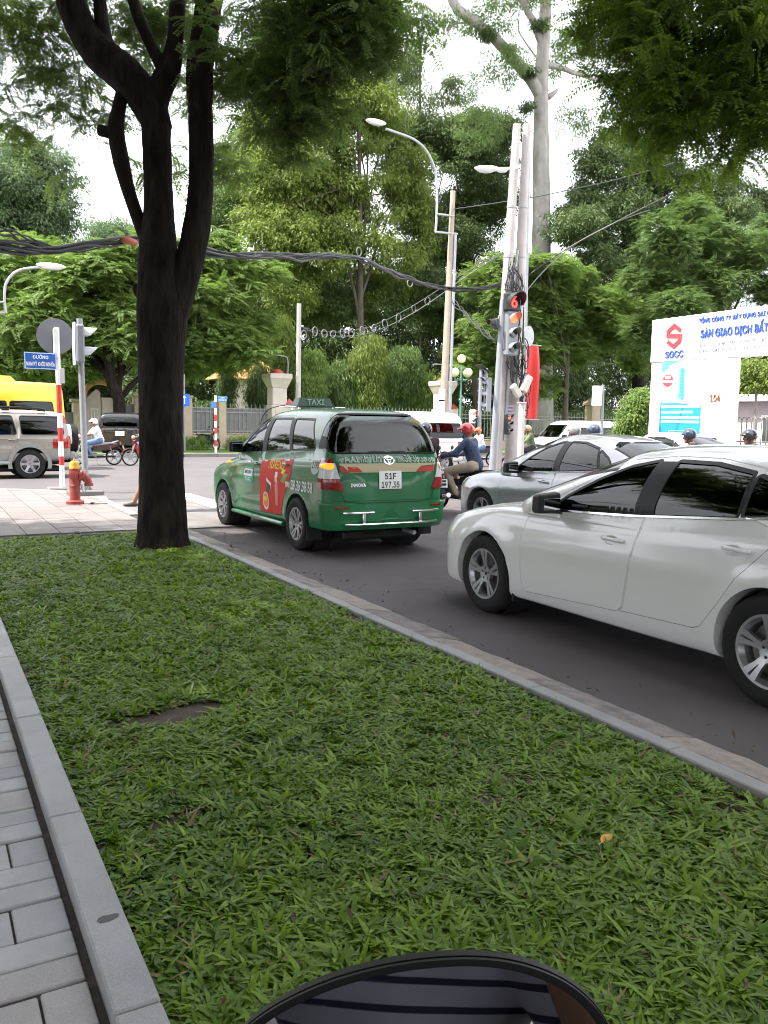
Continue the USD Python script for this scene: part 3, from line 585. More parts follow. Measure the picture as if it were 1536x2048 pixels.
BARK_GREY = mat('grey_lichen_bark', (0.20, 0.185, 0.165), 0.95, col2=(0.34, 0.325, 0.30), vs=1.6, bump=0.02, bs=8, coord_scale=(1, 1, .5), local=False)
LEAF_NEAR = leaf_mat('leaf_near', (0.075, 0.12, 0.034), (0.135, 0.195, 0.052), (0.205, 0.275, 0.08), .55, spec=.25)
LEAF_OVER = leaf_mat('leaf_overhang', (0.1, 0.16, 0.026), (0.18, 0.265, 0.048), (0.28, 0.37, 0.08), .58, spec=.2)
LEAF_LIGHT = leaf_mat('leaf_light_green', (0.115, 0.18, 0.042), (0.19, 0.28, 0.07), (0.29, 0.375, 0.11), .4)
LEAF_MID = leaf_mat('leaf_mid_green', (0.075, 0.125, 0.036), (0.13, 0.2, 0.056), (0.215, 0.285, 0.085), .38)
LEAF_DARK = leaf_mat('leaf_dark_green', (0.058, 0.094, 0.03), (0.1, 0.148, 0.048), (0.158, 0.21, 0.068), .32)
LEAF_YEL = leaf_mat('leaf_yellow_green', (0.11, 0.155, 0.034), (0.195, 0.255, 0.055), (0.315, 0.365, 0.09), .42)
LEAF_BLUE = leaf_mat('leaf_blue_green', (0.08, 0.13, 0.06), (0.135, 0.195, 0.09), (0.2, 0.265, 0.125), .34)

def at_d(px, py, d): return np.array([0, 0, EYE])+ray(px, py)*d

# --- the street tree on the lawn
tr = thing('street_tree', 'dark barked tree on the lawn whose trunk forks above, left of the green taxi', 'tree')
D = 10.0
def P2(px, py, w, dd=0.0): return np.r_[at_d(px, py, D+dd), w/2/FPX*(D+dd)]
def stem(rows, segs, n=14, lump=.02):
    q = spline([P2(*r) for r in rows], segs); v, f = tube(q[:, :3], q[:, 3], n)
    v = v+(meshkit.fbm(v*(3, 3, 1.4), 3, 2)[:, None]-.5)*unit(v-np.repeat(np.r_[q[:, :3], q[:1, :3], q[-1:, :3]], [n]*segs+[1, 1], axis=0))*lump*2; return v, f
base = P2(325, 1098, 104)
parts = [stem([(325, 1116, 142), (325, 1098, 118), (325, 1070, 104), (323, 960, 93), (322, 850, 89), (322, 720, 92), (324, 640, 104), (322, 560, 96), (317, 480, 74), (317, 400, 62), (315, 330, 60), (312, 250, 62), (302, 205, 66)], 46, 26, .018),
    stem([(345, 640, 60), (362, 570, 66), (382, 510, 60), (396, 440, 56), (403, 340, 52), (401, 230, 51), (400, 150, 56), (410, 60, 56), (424, -40, 56), (450, -200, 46)], 40, 18, .012),
    stem([(318, 260, 58), (285, 190, 74), (250, 150, 76), (205, 112, 74), (165, 60, 64), (142, 0, 62), (130, -80, 56), (90, -240, 44)], 34, 18, .012),
    stem([(305, 240, 50), (318, 180, 52), (338, 140, 46), (350, 80, 33), (355, 10, 32), (358, -90, 30), (380, -260, 24)], 26, 14, .008),
    stem([(335, 150, 30), (312, 110, 26), (292, 68, 24), (272, 20, 24), (255, -60, 22)], 18, 12, .006),
    stem([(296, 480, 34), (272, 425, 26), (254, 370, 28), (240, 310, 34), (232, 260, 34), (238, 215, 28), (250, 170, 26)], 26, 14, .008),
    stem([(234, 268, 30), (215, 264, 24), (198, 260, 22)], 6, 10, .003), stem([(215, 100, 34), (203, 40, 28), (196, -60, 24)], 10, 12, .005),
    stem([(286, 590, 26), (276, 580, 22), (272, 570, 14)], 5, 10, .003)]
def bark(v, f, amp=.016):
    t = trimesh.Trimesh(v, f, process=False); v2, f2 = trimesh.remesh.subdivide_to_size(t.vertices, t.faces, .045, max_iter=6); t = trimesh.Trimesh(v2, f2, process=True); q = np.array(t.vertices); r = abs(meshkit.fbm(q*(13, 13, 2.6), 3, 6)-.5)*2+.35*meshkit.noise(q*(5, 5, 3), 9)
    return q-np.array(t.vertex_normals)*((1-r)*amp)[:, None], np.array(t.faces)
parts[0] = bark(*parts[0]); parts[1] = bark(*parts[1], .012); parts[2] = bark(*parts[2], .012)
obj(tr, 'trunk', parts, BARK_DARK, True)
rng = np.random.default_rng(21)
near = [((40, 60, 11.0), .85, .55), ((110, 150, 11.4), .65, .5), ((40, 240, 11.2), .55, .35), ((215, 240, 11.6), .5, .35), ((120, 330, 11.6), .4, .12), ((235, 50, 12), .7, .5), ((330, 40, 12.4), .7, .55), ((300, 130, 12.4), .5, .4), ((380, 190, 12.6), .55, .35), ((450, 330, 12), .45, .35), ((350, 330, 13), .5, .2), ((255, 330, 12.5), .4, .18),
    ((520, 60, 9.8), .85, .8), ((620, 100, 9.4), .9, .9), ((560, 230, 10), .55, .6), ((705, 30, 9.2), .85, .9), ((680, 200, 9.6), .45, .6), ((600, 310, 10.2), .3, .4), ((760, 110, 9.8), .4, .5), ((480, 160, 10.4), .55, .7)]
blobs = [(at_d(*c), (r, r, r*.75), w) for c, r, w in near]
crown(tr, rng, blobs, 30, 'near', LEAF_NEAR, .78, .44, 1.5, 1.0, .1)
roof_blobs = [((x+rng.uniform(-.6, .6), y+rng.uniform(-.6, .6), 9.0+rng.uniform(-.6, 1.4)), (1.7, 1.7, .9), 1) for x in np.arange(-9.3, 3.3, 1.7) for y in np.arange(-1.0, 13.2, 1.8) if math.hypot((x+1)/8.4, (y-6.0)/7.6) < 1]
crown(tr, rng, roof_blobs, 3.0, 'near', LEAF_NEAR, 2.0, .38, .5, .9, .05)
# --- second street tree, behind the camera's right shoulder; its boughs hang into the top right of the picture
tr = thing('overhanging_tree', 'street tree whose dark boughs hang over the white hatchback at the top right', 'tree')
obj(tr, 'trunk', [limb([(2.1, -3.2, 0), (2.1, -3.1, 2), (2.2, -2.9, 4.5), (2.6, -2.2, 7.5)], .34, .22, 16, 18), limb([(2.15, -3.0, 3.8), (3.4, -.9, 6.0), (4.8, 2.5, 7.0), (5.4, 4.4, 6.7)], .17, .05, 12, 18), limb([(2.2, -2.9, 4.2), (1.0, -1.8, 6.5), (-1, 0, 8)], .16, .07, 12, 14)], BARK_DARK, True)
near = [((1290, 60, 6.6), .48, 1.0), ((1400, 90, 6.2), .55, 1.0), ((1350, 190, 6.4), .40, 1.0), ((1500, 150, 6.2), .55, 1.1), ((1205, 20, 6.8), .26, .8), ((1455, 260, 6.4), .36, .9), ((1250, 190, 6.7), .28, .8), ((1320, 290, 6.7), .22, .6), ((1400, 340, 6.7), .2, .5), ((1530, 300, 6.4), .36, .8), ((1195, 110, 6.9), .20, .6)]
blobs = [(at_d(*c), (r, r, r), w) for c, r, w in near]+[(at_d(px, py, 6.4), (.7, .7, .5), .9) for px, py in ((1330, -140), (1480, -130), (1660, 100), (1650, -130))]
crown(tr, rng, blobs, 40, 'near', LEAF_OVER, .62, .43, 1.6, 1.2, .05)
roof_blobs = [((x+rng.uniform(-.6, .6), y+rng.uniform(-.6, .6), 8.6+rng.uniform(-.6, 1.4)), (1.7, 1.7, .9), 1) for x in np.arange(-4, 3.6, 1.9) for y in np.arange(-9, 3, 1.9) if math.hypot((x-2.8)/6.4, (y+2)/7) < 1]
crown(tr, rng, roof_blobs, 2.6, 'near', LEAF_NEAR, 2.0, .42, .5, .9, .05)

# --- more trees of the row on the left and behind, which the car windows mirror and which shade the lawn
for k, (x, y, h) in enumerate([(-10.5, 3, 8), (-11, 12, 8.5), (-9, -6, 8), (1.5, -14, 8.5), (-3, -13, 8), (19, 2, 8), (19, -8, 8.5), (18.5, -19, 8), (26, -14, 9), (10, -26, 9)]):
    t = thing('park_tree', ['leafy tree left of the pavement, beside the camera', 'leafy tree at the left, short of the corner', 'leafy tree behind the camera on the left', 'leafy tree far behind the camera by the kerb', 'leafy tree far behind the camera on the paving', 'leafy tree on the opposite pavement abreast of the camera', 'leafy tree on the opposite pavement behind the camera', 'third leafy tree back along the opposite pavement', 'tall leafy tree behind the row on the opposite pavement', 'leafy tree far back beyond the end of the lane'][k], 'tree', group='trees around the camera'); rng = np.random.default_rng(120+k)
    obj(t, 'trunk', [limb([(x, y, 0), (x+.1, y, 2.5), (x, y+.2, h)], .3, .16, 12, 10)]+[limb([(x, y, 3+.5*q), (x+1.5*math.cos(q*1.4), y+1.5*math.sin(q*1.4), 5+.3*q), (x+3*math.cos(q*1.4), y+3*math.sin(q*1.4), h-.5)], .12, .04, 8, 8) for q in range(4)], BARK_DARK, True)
    crown(t, rng, [((x+rng.normal()*1.9, y+rng.normal()*2.2, rng.uniform(3.5, h+2.5)), (1.8, 1.8, 1.3), 1) for _ in range(22)], 1.6, 'broad', LEAF_MID, 1.2, .36, .5)

# --- trees across the crossing
def tree(name, label, base, trunk_r, top, blobs, dens, kind, leaf, scale=1.0, bark=BARK, gap=.42, gs=.4, limbs=7, group=None, seed=1, shell=.35, trunk_pts=None):
    rng = np.random.default_rng(seed); t = thing(name, label, 'tree', group=group); base, top = np.asarray(base, float), np.asarray(top, float)
    tp = trunk_pts if trunk_pts is not None else [base, base*.6+top*.4+[rng.normal()*.15, rng.normal()*.15, 0], top]
    q = spline(tp, 18); rr = np.linspace(trunk_r, trunk_r*.35, 18); rr[0] *= 1.25; ms = [tube(q, rr, 12)]
    for k in range(limbs):
        i = rng.integers(6, 17); c, r, _ = blobs[rng.integers(len(blobs))]; e = np.asarray(c)+rng.normal(size=3)*np.broadcast_to(r, 3)*.45
        ms.append(limb([q[i], (q[i]+e)/2+[0, 0, -.2+.1*np.linalg.norm(e-q[i])], e], rr[i]*.55, .03, 8, 10, .03, rng))
    obj(t, 'trunk', ms, bark, True); crown(t, rng, blobs, dens, kind, leaf, scale, gap, gs, .7, shell); return t
def B(px, py, y, rx, rz, w=1.0, ry=None):
    """A crown lobe seen at a pixel, at world depth y; radii in metres."""
    return (at_y(px, py, y), (rx, ry or rx, rz), w)
def FILL(seed, n, px0, px1, py0, py1, y0, y1, r, w=1.0, flat=.8):
    g = np.random.default_rng(seed); return [B(g.uniform(px0, px1), g.uniform(py0, py1), g.uniform(y0, y1), r*g.uniform(.75, 1.3), r*flat*g.uniform(.75, 1.25), w) for _ in range(n)]
def G(px, y, z=.14):
    p = at_y(px, 840, y); p[2] = z; return p
# left: tall bluish tree mass
tree('roadside_tree', 'tall bluish-green tree at the left edge behind the curved street lamp', G(20, 60), .35, at_y(20, 480, 60), [B(-20, 350, 60, 4, 3), B(40, 420, 60, 3.2, 2.6), B(85, 500, 60, 2.2, 2), B(-10, 500, 60, 4, 3), B(50, 590, 60, 3.2, 2.5), B(-40, 640, 60, 4, 3)]+FILL(1, 12, -60, 95, 320, 640, 58, 63, 2.4), 2.2, 'small', LEAF_BLUE, 1.25, seed=31)
tree('roadside_tree', 'distant pale tree low in the white sky gap left of the dark trunk', G(190, 95), .3, at_y(190, 560, 95), [B(150, 520, 95, 4, 3), B(215, 490, 95, 4, 3), B(262, 500, 95, 3.5, 3), B(185, 580, 95, 5, 4)], 1.5, 'small', LEAF_BLUE, 1.7, seed=32)
tree('verge_tree', 'light green spreading tree with a dark forked trunk above the black car', G(238, 39), .34, at_y(236, 700, 39), [B(130, 560, 40, 1.6, 1.0), B(210, 540, 41, 1.9, 1.1), B(70, 640, 40, 1.6, 1.1), B(140, 650, 40, 1.7, 1.0), B(235, 630, 40, 1.6, .9), B(30, 720, 41, 1.6, 1.0), B(110, 735, 41, 1.5, .8), B(265, 700, 40, 1.2, .7), B(420, 500, 43, 1.8, 1.1), B(480, 560, 43, 1.5, 1.0), B(400, 590, 42, 1.6, 1.0), B(440, 670, 42, 1.6, .9), B(390, 720, 43, 1.4, .6), B(300, 560, 42, 2.0, 1.2)]+FILL(2, 30, -20, 285, 500, 735, 39.5, 44, 1.5, 1, .6)+FILL(3, 16, 360, 520, 480, 730, 41.5, 45, 1.4, 1, .6), 5.0, 'fern', LEAF_LIGHT, .95, BARK_DARK, seed=33, limbs=12, gap=.40, gs=.7,
    trunk_pts=[G(240, 39), at_y(238, 800, 39), at_y(222, 762, 39), at_y(214, 700, 39.3), at_y(180, 620, 39.6)])
tree('park_tree', 'tall leafy tree with a straight brown trunk behind the taxi and white post', G(720, 50), .27, at_y(717, 200, 50), [B(570, 360, 51, 2.6, 2.2), B(650, 300, 51, 2.4, 1.9), B(720, 240, 50, 2.6, 2.2), B(610, 480, 50, 2.4, 1.6), B(760, 400, 50, 2.2, 1.8), B(690, 470, 50, 2.2, 1.5), B(530, 480, 50, 1.8, 1.4), B(800, 520, 50, 1.8, 1.3), B(560, 250, 52, 2, 1.6), B(820, 330, 50, 1.5, 1.4), B(640, 180, 52, 2.2, 1.8), B(740, 130, 51, 1.8, 1.6)]+FILL(4, 30, 500, 830, 190, 590, 49, 53, 1.9), 2.8, 'broad', LEAF_YEL, .95, seed=34, limbs=14, gap=.47, gs=.55)
tree('park_tree', 'slender tree with small leaves beside the tall leafy tree, left of centre', G(560, 54), .2, at_y(562, 320, 54), [B(500, 330, 55, 2, 2.2), B(545, 230, 55, 2, 2.4), B(470, 430, 55, 2, 1.8), B(590, 160, 55, 2, 2), B(480, 200, 56, 2.2, 2.2), B(520, 120, 56, 2, 2)]+FILL(5, 18, 420, 640, 60, 480, 54, 57, 1.9, .8)+FILL(15, 9, 400, 500, 180, 460, 56, 60, 1.6, .8), 2.2, 'small', LEAF_MID, 1.0, seed=35, limbs=8, gap=.47)
tree('park_tree', 'dark dense tree behind the curved lamp arm of the concrete pole', G(960, 55), .3, at_y(930, 330, 55), [B(930, 290, 55, 2.2, 2.2), B(880, 370, 55, 2.3, 2), B(960, 400, 55, 2.4, 2), B(900, 480, 54, 2.4, 1.8), B(990, 330, 56, 1.8, 2), B(830, 430, 54, 1.6, 1.4), B(840, 580, 53, 2.6, 2), B(960, 520, 54, 2.2, 1.8), B(760, 600, 53, 2.4, 1.6), B(650, 610, 53, 2.4, 1.5), B(560, 600, 53, 2.0, 1.4)]+FILL(6, 22, 830, 1010, 230, 640, 53, 57, 1.9)+FILL(16, 9, 760, 900, 120, 330, 55, 60, 1.5, .7), 3.6, 'small', LEAF_DARK, 1.05, seed=36, limbs=9, gap=.40)
tree('park_tree', 'thin airy tree against the white sky, top centre', G(835, 62), .16, at_y(838, 60, 62), [B(840, 60, 62, 2.0, 2.6), B(800, 150, 62, 1.6, 1.8), B(870, 180, 62, 1.6, 1.8), B(830, 260, 62, 1.6, 1.6), B(780, 40, 62, 1.6, 1.6), B(930, 170, 62, 1.7, 1.4)], 1.5, 'small', LEAF_BLUE, .95, seed=37, limbs=8, gap=.49)
g = [G(1085, 48), at_y(1082, 600, 48), at_y(1083, 400, 48), at_y(1082, 260, 48), at_y(1083, 150, 48), at_y(1090, 40, 48), at_y(1095, -120, 48)]
t = tree('grey_trunk_tree', 'very tall pale grey trunk with mossy bough behind the white poles', g[0], .92, g[-1], [B(1010, 130, 47, 1.6, 1.4, .7), B(980, 30, 48, 2, 1.4, .7), B(1140, 110, 49, 1.6, 2, .8), B(960, 260, 49, 1.8, 1.4, .7), B(1150, 250, 49, 1.5, 1.5, .7), B(1050, -60, 48, 4, 2, 1), B(900, 60, 48, 1.5, 1.2, .6), B(900, -160, 48, 4, 2.5, 1), B(1200, -160, 48, 4, 2.5, 1)], 2.4, 'small', LEAF_MID, .95, BARK_GREY, seed=38, limbs=0, gap=.45, trunk_pts=g)
q = lambda *r: [at_y(a, b, 48) for a, b in r]
obj(t, 'limb', [limb(q((1080, 190), (1055, 150), (1010, 100), (965, 55), (915, 15), (890, -40)), .42, .30, 12, 16, .05), limb(q((915, 45), (905, 48), (896, 62)), .16, .10, 8, 5), limb(q((1090, 130), (1130, 138), (1180, 155), (1240, 175)), .22, .08, 10, 12, .04), limb(q((1085, 90), (1065, 40), (1040, -10), (1030, -60)), .26, .2, 10, 10, .04), limb(q((1078, 120), (1050, 85), (1035, 50), (1045, 10)), .07, .04, 8, 10, .03), limb(q((1095, 195), (1108, 186), (1115, 180)), .22, .12, 8, 5)], BARK_GREY, True)
crown(t, np.random.default_rng(5), [(at_y(a, b, 47.6), (.5, .5, .35), 1) for a, b in ((1060, 145), (1020, 105), (975, 70), (1078, 50), (1055, 215))], 14, 'bush', LEAF_DARK, 1.2, .2, name='moss')
tree('ivy_tree', 'ivy-clad dark trunk with a leafy crown behind the white sign wall', G(1280, 44), .5, at_y(1275, 300, 44), [B(1275, 420, 43, 1.1, 2.2, 1.2), B(1200, 420, 45, 2.2, 1.6), B(1130, 450, 46, 1.8, 1.4), B(1340, 380, 45, 1.8, 1.8), B(1430, 380, 45, 2.2, 1.8), B(1180, 330, 46, 1.4, 1.2, .6), B(1250, 300, 46, 1.8, 1.4, .8), B(1500, 420, 45, 2.0, 1.8), B(1240, 540, 45, 2.2, 1.5), B(1150, 560, 46, 2.2, 1.5)]+FILL(7, 22, 1120, 1345, 340, 640, 43.5, 48, 1.6)+FILL(17, 10, 1190, 1350, 215, 400, 44, 47, 1.4, .8)+FILL(8, 16, 1330, 1560, 360, 640, 42, 47, 1.7), 3.4, 'broad', LEAF_DARK, .85, BARK_DARK, seed=39, limbs=8, gap=.40)
tree('feathery_tree', 'pale feathery tamarind foliage behind the double white poles and traffic light', G(1130, 39.5), .2, at_y(1140, 640, 39.5), [B(1000, 590, 40, 1.2, .9), B(1080, 560, 40, 1.5, 1.1), B(1170, 610, 40, 1.5, 1.1), B(960, 660, 40, 1.1, .9), B(1060, 660, 40, 1.4, 1.0), B(1140, 690, 40, 1.3, .8), B(1085, 700, 39.5, 1.2, 1.0), B(1085, 770, 39.5, 1.0, .8), B(1110, 640, 39.5, 1.3, .9), B(1250, 590, 41, 1.5, 1.0), B(1230, 680, 40, 1.2, .8), B(930, 720, 41, 1.0, .8), B(1010, 730, 41, 1.0, .7)]+FILL(9, 34, 940, 1300, 520, 760, 39, 42, 1.15, 1, .6)+FILL(19, 10, 1000, 1130, 520, 640, 38.5, 40, 1.0, 1.1, .6), 7.0, 'fern', LEAF_LIGHT, .8, seed=40, limbs=8, gap=.36, gs=.8)
tree('feathery_tree', 'green feathery tree rising above the white sign wall', G(1420, 32), .25, at_y(1420, 560, 32), [B(1330, 500, 32, 1.4, 1.0), B(1420, 480, 32, 1.5, 1.1), B(1510, 500, 31, 1.4, 1.1), B(1350, 580, 32, 1.3, .8), B(1450, 570, 31, 1.4, .8), B(1540, 580, 31, 1.2, .9), B(1390, 420, 33, 1.2, .8, .8), B(1280, 560, 33, 1.2, .8), B(1290, 660, 34, 1.2, .9)]+FILL(10, 16, 1290, 1560, 420, 640, 30, 35, 1.1, 1, .6), 7.5, 'fern', LEAF_MID, .75, seed=41, limbs=8, gap=.36, gs=.9)
# understory: hanging-leaf shrubs behind the fence
for k, (px, py, y, rx, rz, w, lf, lab) in enumerate([(620, 755, 44.5, .9, 1.8, 1, LEAF_LIGHT, 'drooping long-leaved bush behind the fence, right of the white post'), (680, 770, 45, 1.1, 1.5, 1, LEAF_MID, 'drooping mango-like bush behind the fence above the taxi roof, middle of three'), (735, 730, 44.5, 1.2, 1.9, 1, LEAF_YEL, 'yellow-green drooping bush behind the fence above the taxi rear'), (805, 740, 45, 1.4, 1.6, .9, LEAF_MID, 'grey-green bush behind the fence left of the leaning lamp pole'), (860, 780, 44.5, .9, 1.1, 1, LEAF_LIGHT, 'low bright bush behind the fence at the foot of the lamp pole'), (565, 690, 45.5, .7, 1.6, 1, LEAF_YEL, 'narrow bright bush between the gate pillar and the white post'), (455, 745, 46, .5, 1.8, .9, LEAF_MID, 'thin hanging vine behind the grey sheet fence'), (520, 770, 46, .8, 1.3, .9, LEAF_DARK, 'dark bush left of the red-topped gate pillar')]):
    t = thing('garden_bush', lab, 'bush'); rng = np.random.default_rng(50+k); c = at_y(px, py, y)
    obj(t, 'trunk', limb([(c[0], c[1], .1), c*(1, 1, .5)+[0, 0, .2], c+[0, 0, rz*.3]], .06, .02, 7, 8), BARK, True); crown(t, rng, [(c, (rx, rx*.8, rz), w), (c+[0, 0, -rz*.8], (rx*.8, rx*.7, rz*.7), w)], 12, 'hang', lf, .62, .34, 1.2)
# wood beyond the park: one mass that closes the view
wood = numbered('/World', 'wood')
rng = np.random.default_rng(77); blobs = []
for px in range(330, 1700, 60):
    for k, z in enumerate((1.2, 4.0, 7.0, 10.0, 13.0)):
        p = G(px+rng.uniform(-20, 20), 66+rng.uniform(-3, 3)); blobs.append((p+[0, 0, z], (3.0, 2, 2.1), 1))
for px in range(-250, 330, 70):
    for z in (1.2, 4.0, 6.8, 9.6): p = G(px+rng.uniform(-20, 20), 75+rng.uniform(-3, 3)); blobs.append((p+[0, 0, z], (3.4, 2, 2.2), 1))
for x in np.arange(-60, -9, 4.2):
    for z in (1.5, 4.5, 7.5): blobs.append(((x+rng.uniform(-1, 1), 41+rng.uniform(-2, 5)-x*.05, z), (2.6, 2.2, 2.0), .8))
for px in range(340, 1300, 55): blobs.append((G(px, 55+rng.uniform(-1, 1))+[0, 0, 1.2], (2.2, 1.2, 1.7), 1))
p = blob_points(rng, blobs, 2.0, .33, .4, .3); s = rng.uniform(.8, 1.4, len(p))
instancer(wood, PROTO['broad'], p, rand_quats(rng, len(p), .7), np.stack([s, s, s], 1), rng.integers(0, 4, len(p)), LEAF_DARK)

# --- the lawn: broad-bladed carpet grass
def grass_plant(rng, blades=11, L=.049, W=.0122):
    out = []; n = blades; a = rng.uniform(0, 2*PI, n); e = rng.uniform(.30, 1.22, n); Lb = L*rng.uniform(.6, 1.3, n); Wb = W*rng.uniform(.7, 1.25, n); b0 = np.stack([rng.normal(size=n)*.012, rng.normal(size=n)*.012, np.zeros(n)], 1)
    h = np.stack([np.cos(a), np.sin(a), 0*a], 1); s = np.stack([-np.sin(a), np.cos(a), 0*a], 1); rows = []
    for t in (0, .3, .65, 1.0):
        p = b0+h*(Lb*np.cos(e)*t+Lb*.35*t*t)[:, None]+np.array([0, 0, 1.0])*(Lb*np.sin(e)*(t-.55*t*t))[:, None]; w = Wb*(.55, 1.0, .85, .06)[(0, .3, .65, 1.0).index(t)]
        rows += [p+s*w[:, None]/2, p-s*w[:, None]/2]
    v = np.stack(rows, 1).reshape(-1, 3); o = np.arange(n)*8; f = []
    for k in range(3): f += [np.stack([o+2*k, o+2*k+1, o+2*k+3], 1), np.stack([o+2*k, o+2*k+3, o+2*k+2], 1)]
    return v, np.vstack(f)
LEAF_GRASS = leaf_mat('grass_blade', (0.078, 0.148, 0.016), (0.188, 0.292, 0.03), (0.345, 0.415, 0.078), .36, .42, .30)
rng = np.random.default_rng(9); protos = [grass_plant(rng, 11) for _ in range(8)]+[grass_plant(rng, 9, .038, .019) for _ in range(2)]+[grass_plant(rng, 5, .062, .007)]
GRASS_MATS = [LEAF_GRASS]*8+[leaf_mat('lawn_weed', (.06, .12, .02), (.12, .21, .035), (.20, .29, .06), .35, .45, .25)]*2+[leaf_mat('dry_blade', (.16, .12, .05), (.26, .20, .09), (.38, .31, .15), .2)]
n = 31000; P = np.stack([rng.uniform(LAWN_X0+.0, LAWN_X1-.015, n), rng.uniform(.9, 11.2, n), np.zeros(n)], 1)
cover = meshkit.fbm(P*(3.2, 3.2, 1), 4, 4); bare = np.exp(-((P[:, 0]-1.08)/.30)**2-((P[:, 1]-4.12)/.13)**2)*1.25+np.exp(-((P[:, 0]-.72)/.14)**2-((P[:, 1]-2.98)/.10)**2)*.9+np.exp(-((P[:, 0]-2.8)/.16)**2-((P[:, 1]-2.1)/.2)**2)*.8+np.exp(-((P[:, 0]-2.85)/.10)**2-((P[:, 1]-5.6)/.5)**2)*.8
bare = bare*(.35+1.3*meshkit.fbm(P*(11, 11, 1), 3, 21))
edge = np.minimum(P[:, 0]-LAWN_X0, LAWN_X1-P[:, 0]); keep = (cover+.35*rng.random(n)-bare > .33) & (edge+.06*rng.random(n) > .03); P = P[keep]; n = len(P)
sz = (.75+.5*meshkit.fbm(P*(1.6, 1.6, 1), 3, 8))*rng.uniform(.75, 1.3, n)*np.clip(.45+np.minimum(P[:, 0]-LAWN_X0, LAWN_X1-P[:, 0])/.12, .5, 1); P[:, 2] = .062
instancer(numbered('/World', 'grass'), protos, P, rand_quats(rng, n, .5), np.stack([sz*1.1, sz*1.1, sz*.95], 1), np.where(rng.random(n) < .06, 10, np.where(meshkit.noise(P*(2.3, 2.3, 0), 31)+.5*rng.random(n) > 1.02, 8+rng.integers(0, 2, n), rng.integers(0, 8, n))), LEAF_GRASS, mats=GRASS_MATS)
q = np.stack([rng.uniform(LAWN_X0+.05, LAWN_X1-.05, 420), rng.uniform(1.2, 11, 420), rng.uniform(.075, .11, 420)], 1); q = q[meshkit.noise(q*(1.3, 1.3, 0), 3) > .42]; g_ = np.stack([3.33+abs(rng.normal(size=130))*.16, rng.uniform(1.8, 11.5, 130), np.full(130, .022)], 1); q = np.vstack([q, g_])
instancer(numbered('/World', 'leaf_litter'), [leaf_quads(np.zeros((1, 3)), np.array([[1., 0, .1]]), np.array([[0, .2, 1.]]), [l], [w], -.2) for l, w in ((.045, .016), (.03, .014), (.06, .012))], q, rand_quats(rng, len(q), 1.1), np.ones((len(q), 3)), rng.integers(0, 3, len(q)), leaf_mat('dead_leaf', (.05, .03, .015), (.12, .075, .035), (.26, .18, .08), .1))
tag('/World/leaf_litter', 'scattered dead brown leaf scraps on the lawn and along the kerb', 'leaf litter')
tag('/World/grass', 'short broad-bladed carpet grass covering the lawn strip', 'grass')

# ------------------------------------------------------------------ the other vehicles
def face(m, to, pos):
    """Turns flat work drawn in the xy plane (front +z) to look along -x, -y, +y or +x."""
    ax = {'-x': ((0, -1, 0), (0, 0, 1), (-1, 0, 0)), '+x': ((0, 1, 0), (0, 0, 1), (1, 0, 0)), '-y': ((1, 0, 0), (0, 0, 1), (0, -1, 0)), '+y': ((-1, 0, 0), (0, 0, 1), (0, 1, 0))}[to]
    return axes(m, *ax, pos)
def flat(poly, d=.003): return ext(poly, d)
def on_side(B, m, s, x, z, off=.002, fit=1.0):
    """Drapes flat work over the car's side: its x runs backwards on the left side."""
    v, f = arr(m); v, f = trimesh.remesh.subdivide_to_size(v, f, .12); X = x-s*v[:, 0]; Z = z+v[:, 1]; y = B._side(X, Z)
    y = np.where(np.isnan(y), np.nanmax(y) if np.isfinite(y).any() else B.width, y)
    return np.stack([X, s*(y+v[:, 2]+off), Z], 1), (f if True else f)
def on_rear(B, m, y, z, off=.003):
    v, f = arr(m); v, f = trimesh.remesh.subdivide_to_size(v, f, .12); Y = y-v[:, 0]; Z = z+v[:, 1]; x = B._rear(Y, Z); x = np.where(np.isnan(x), np.nanmin(x) if np.isfinite(x).any() else B.x0, x)
    return np.stack([x-v[:, 2]-off, Y, Z], 1), f
def plain(name, col, rough=.6): return mat('print_'+name, col, rough)
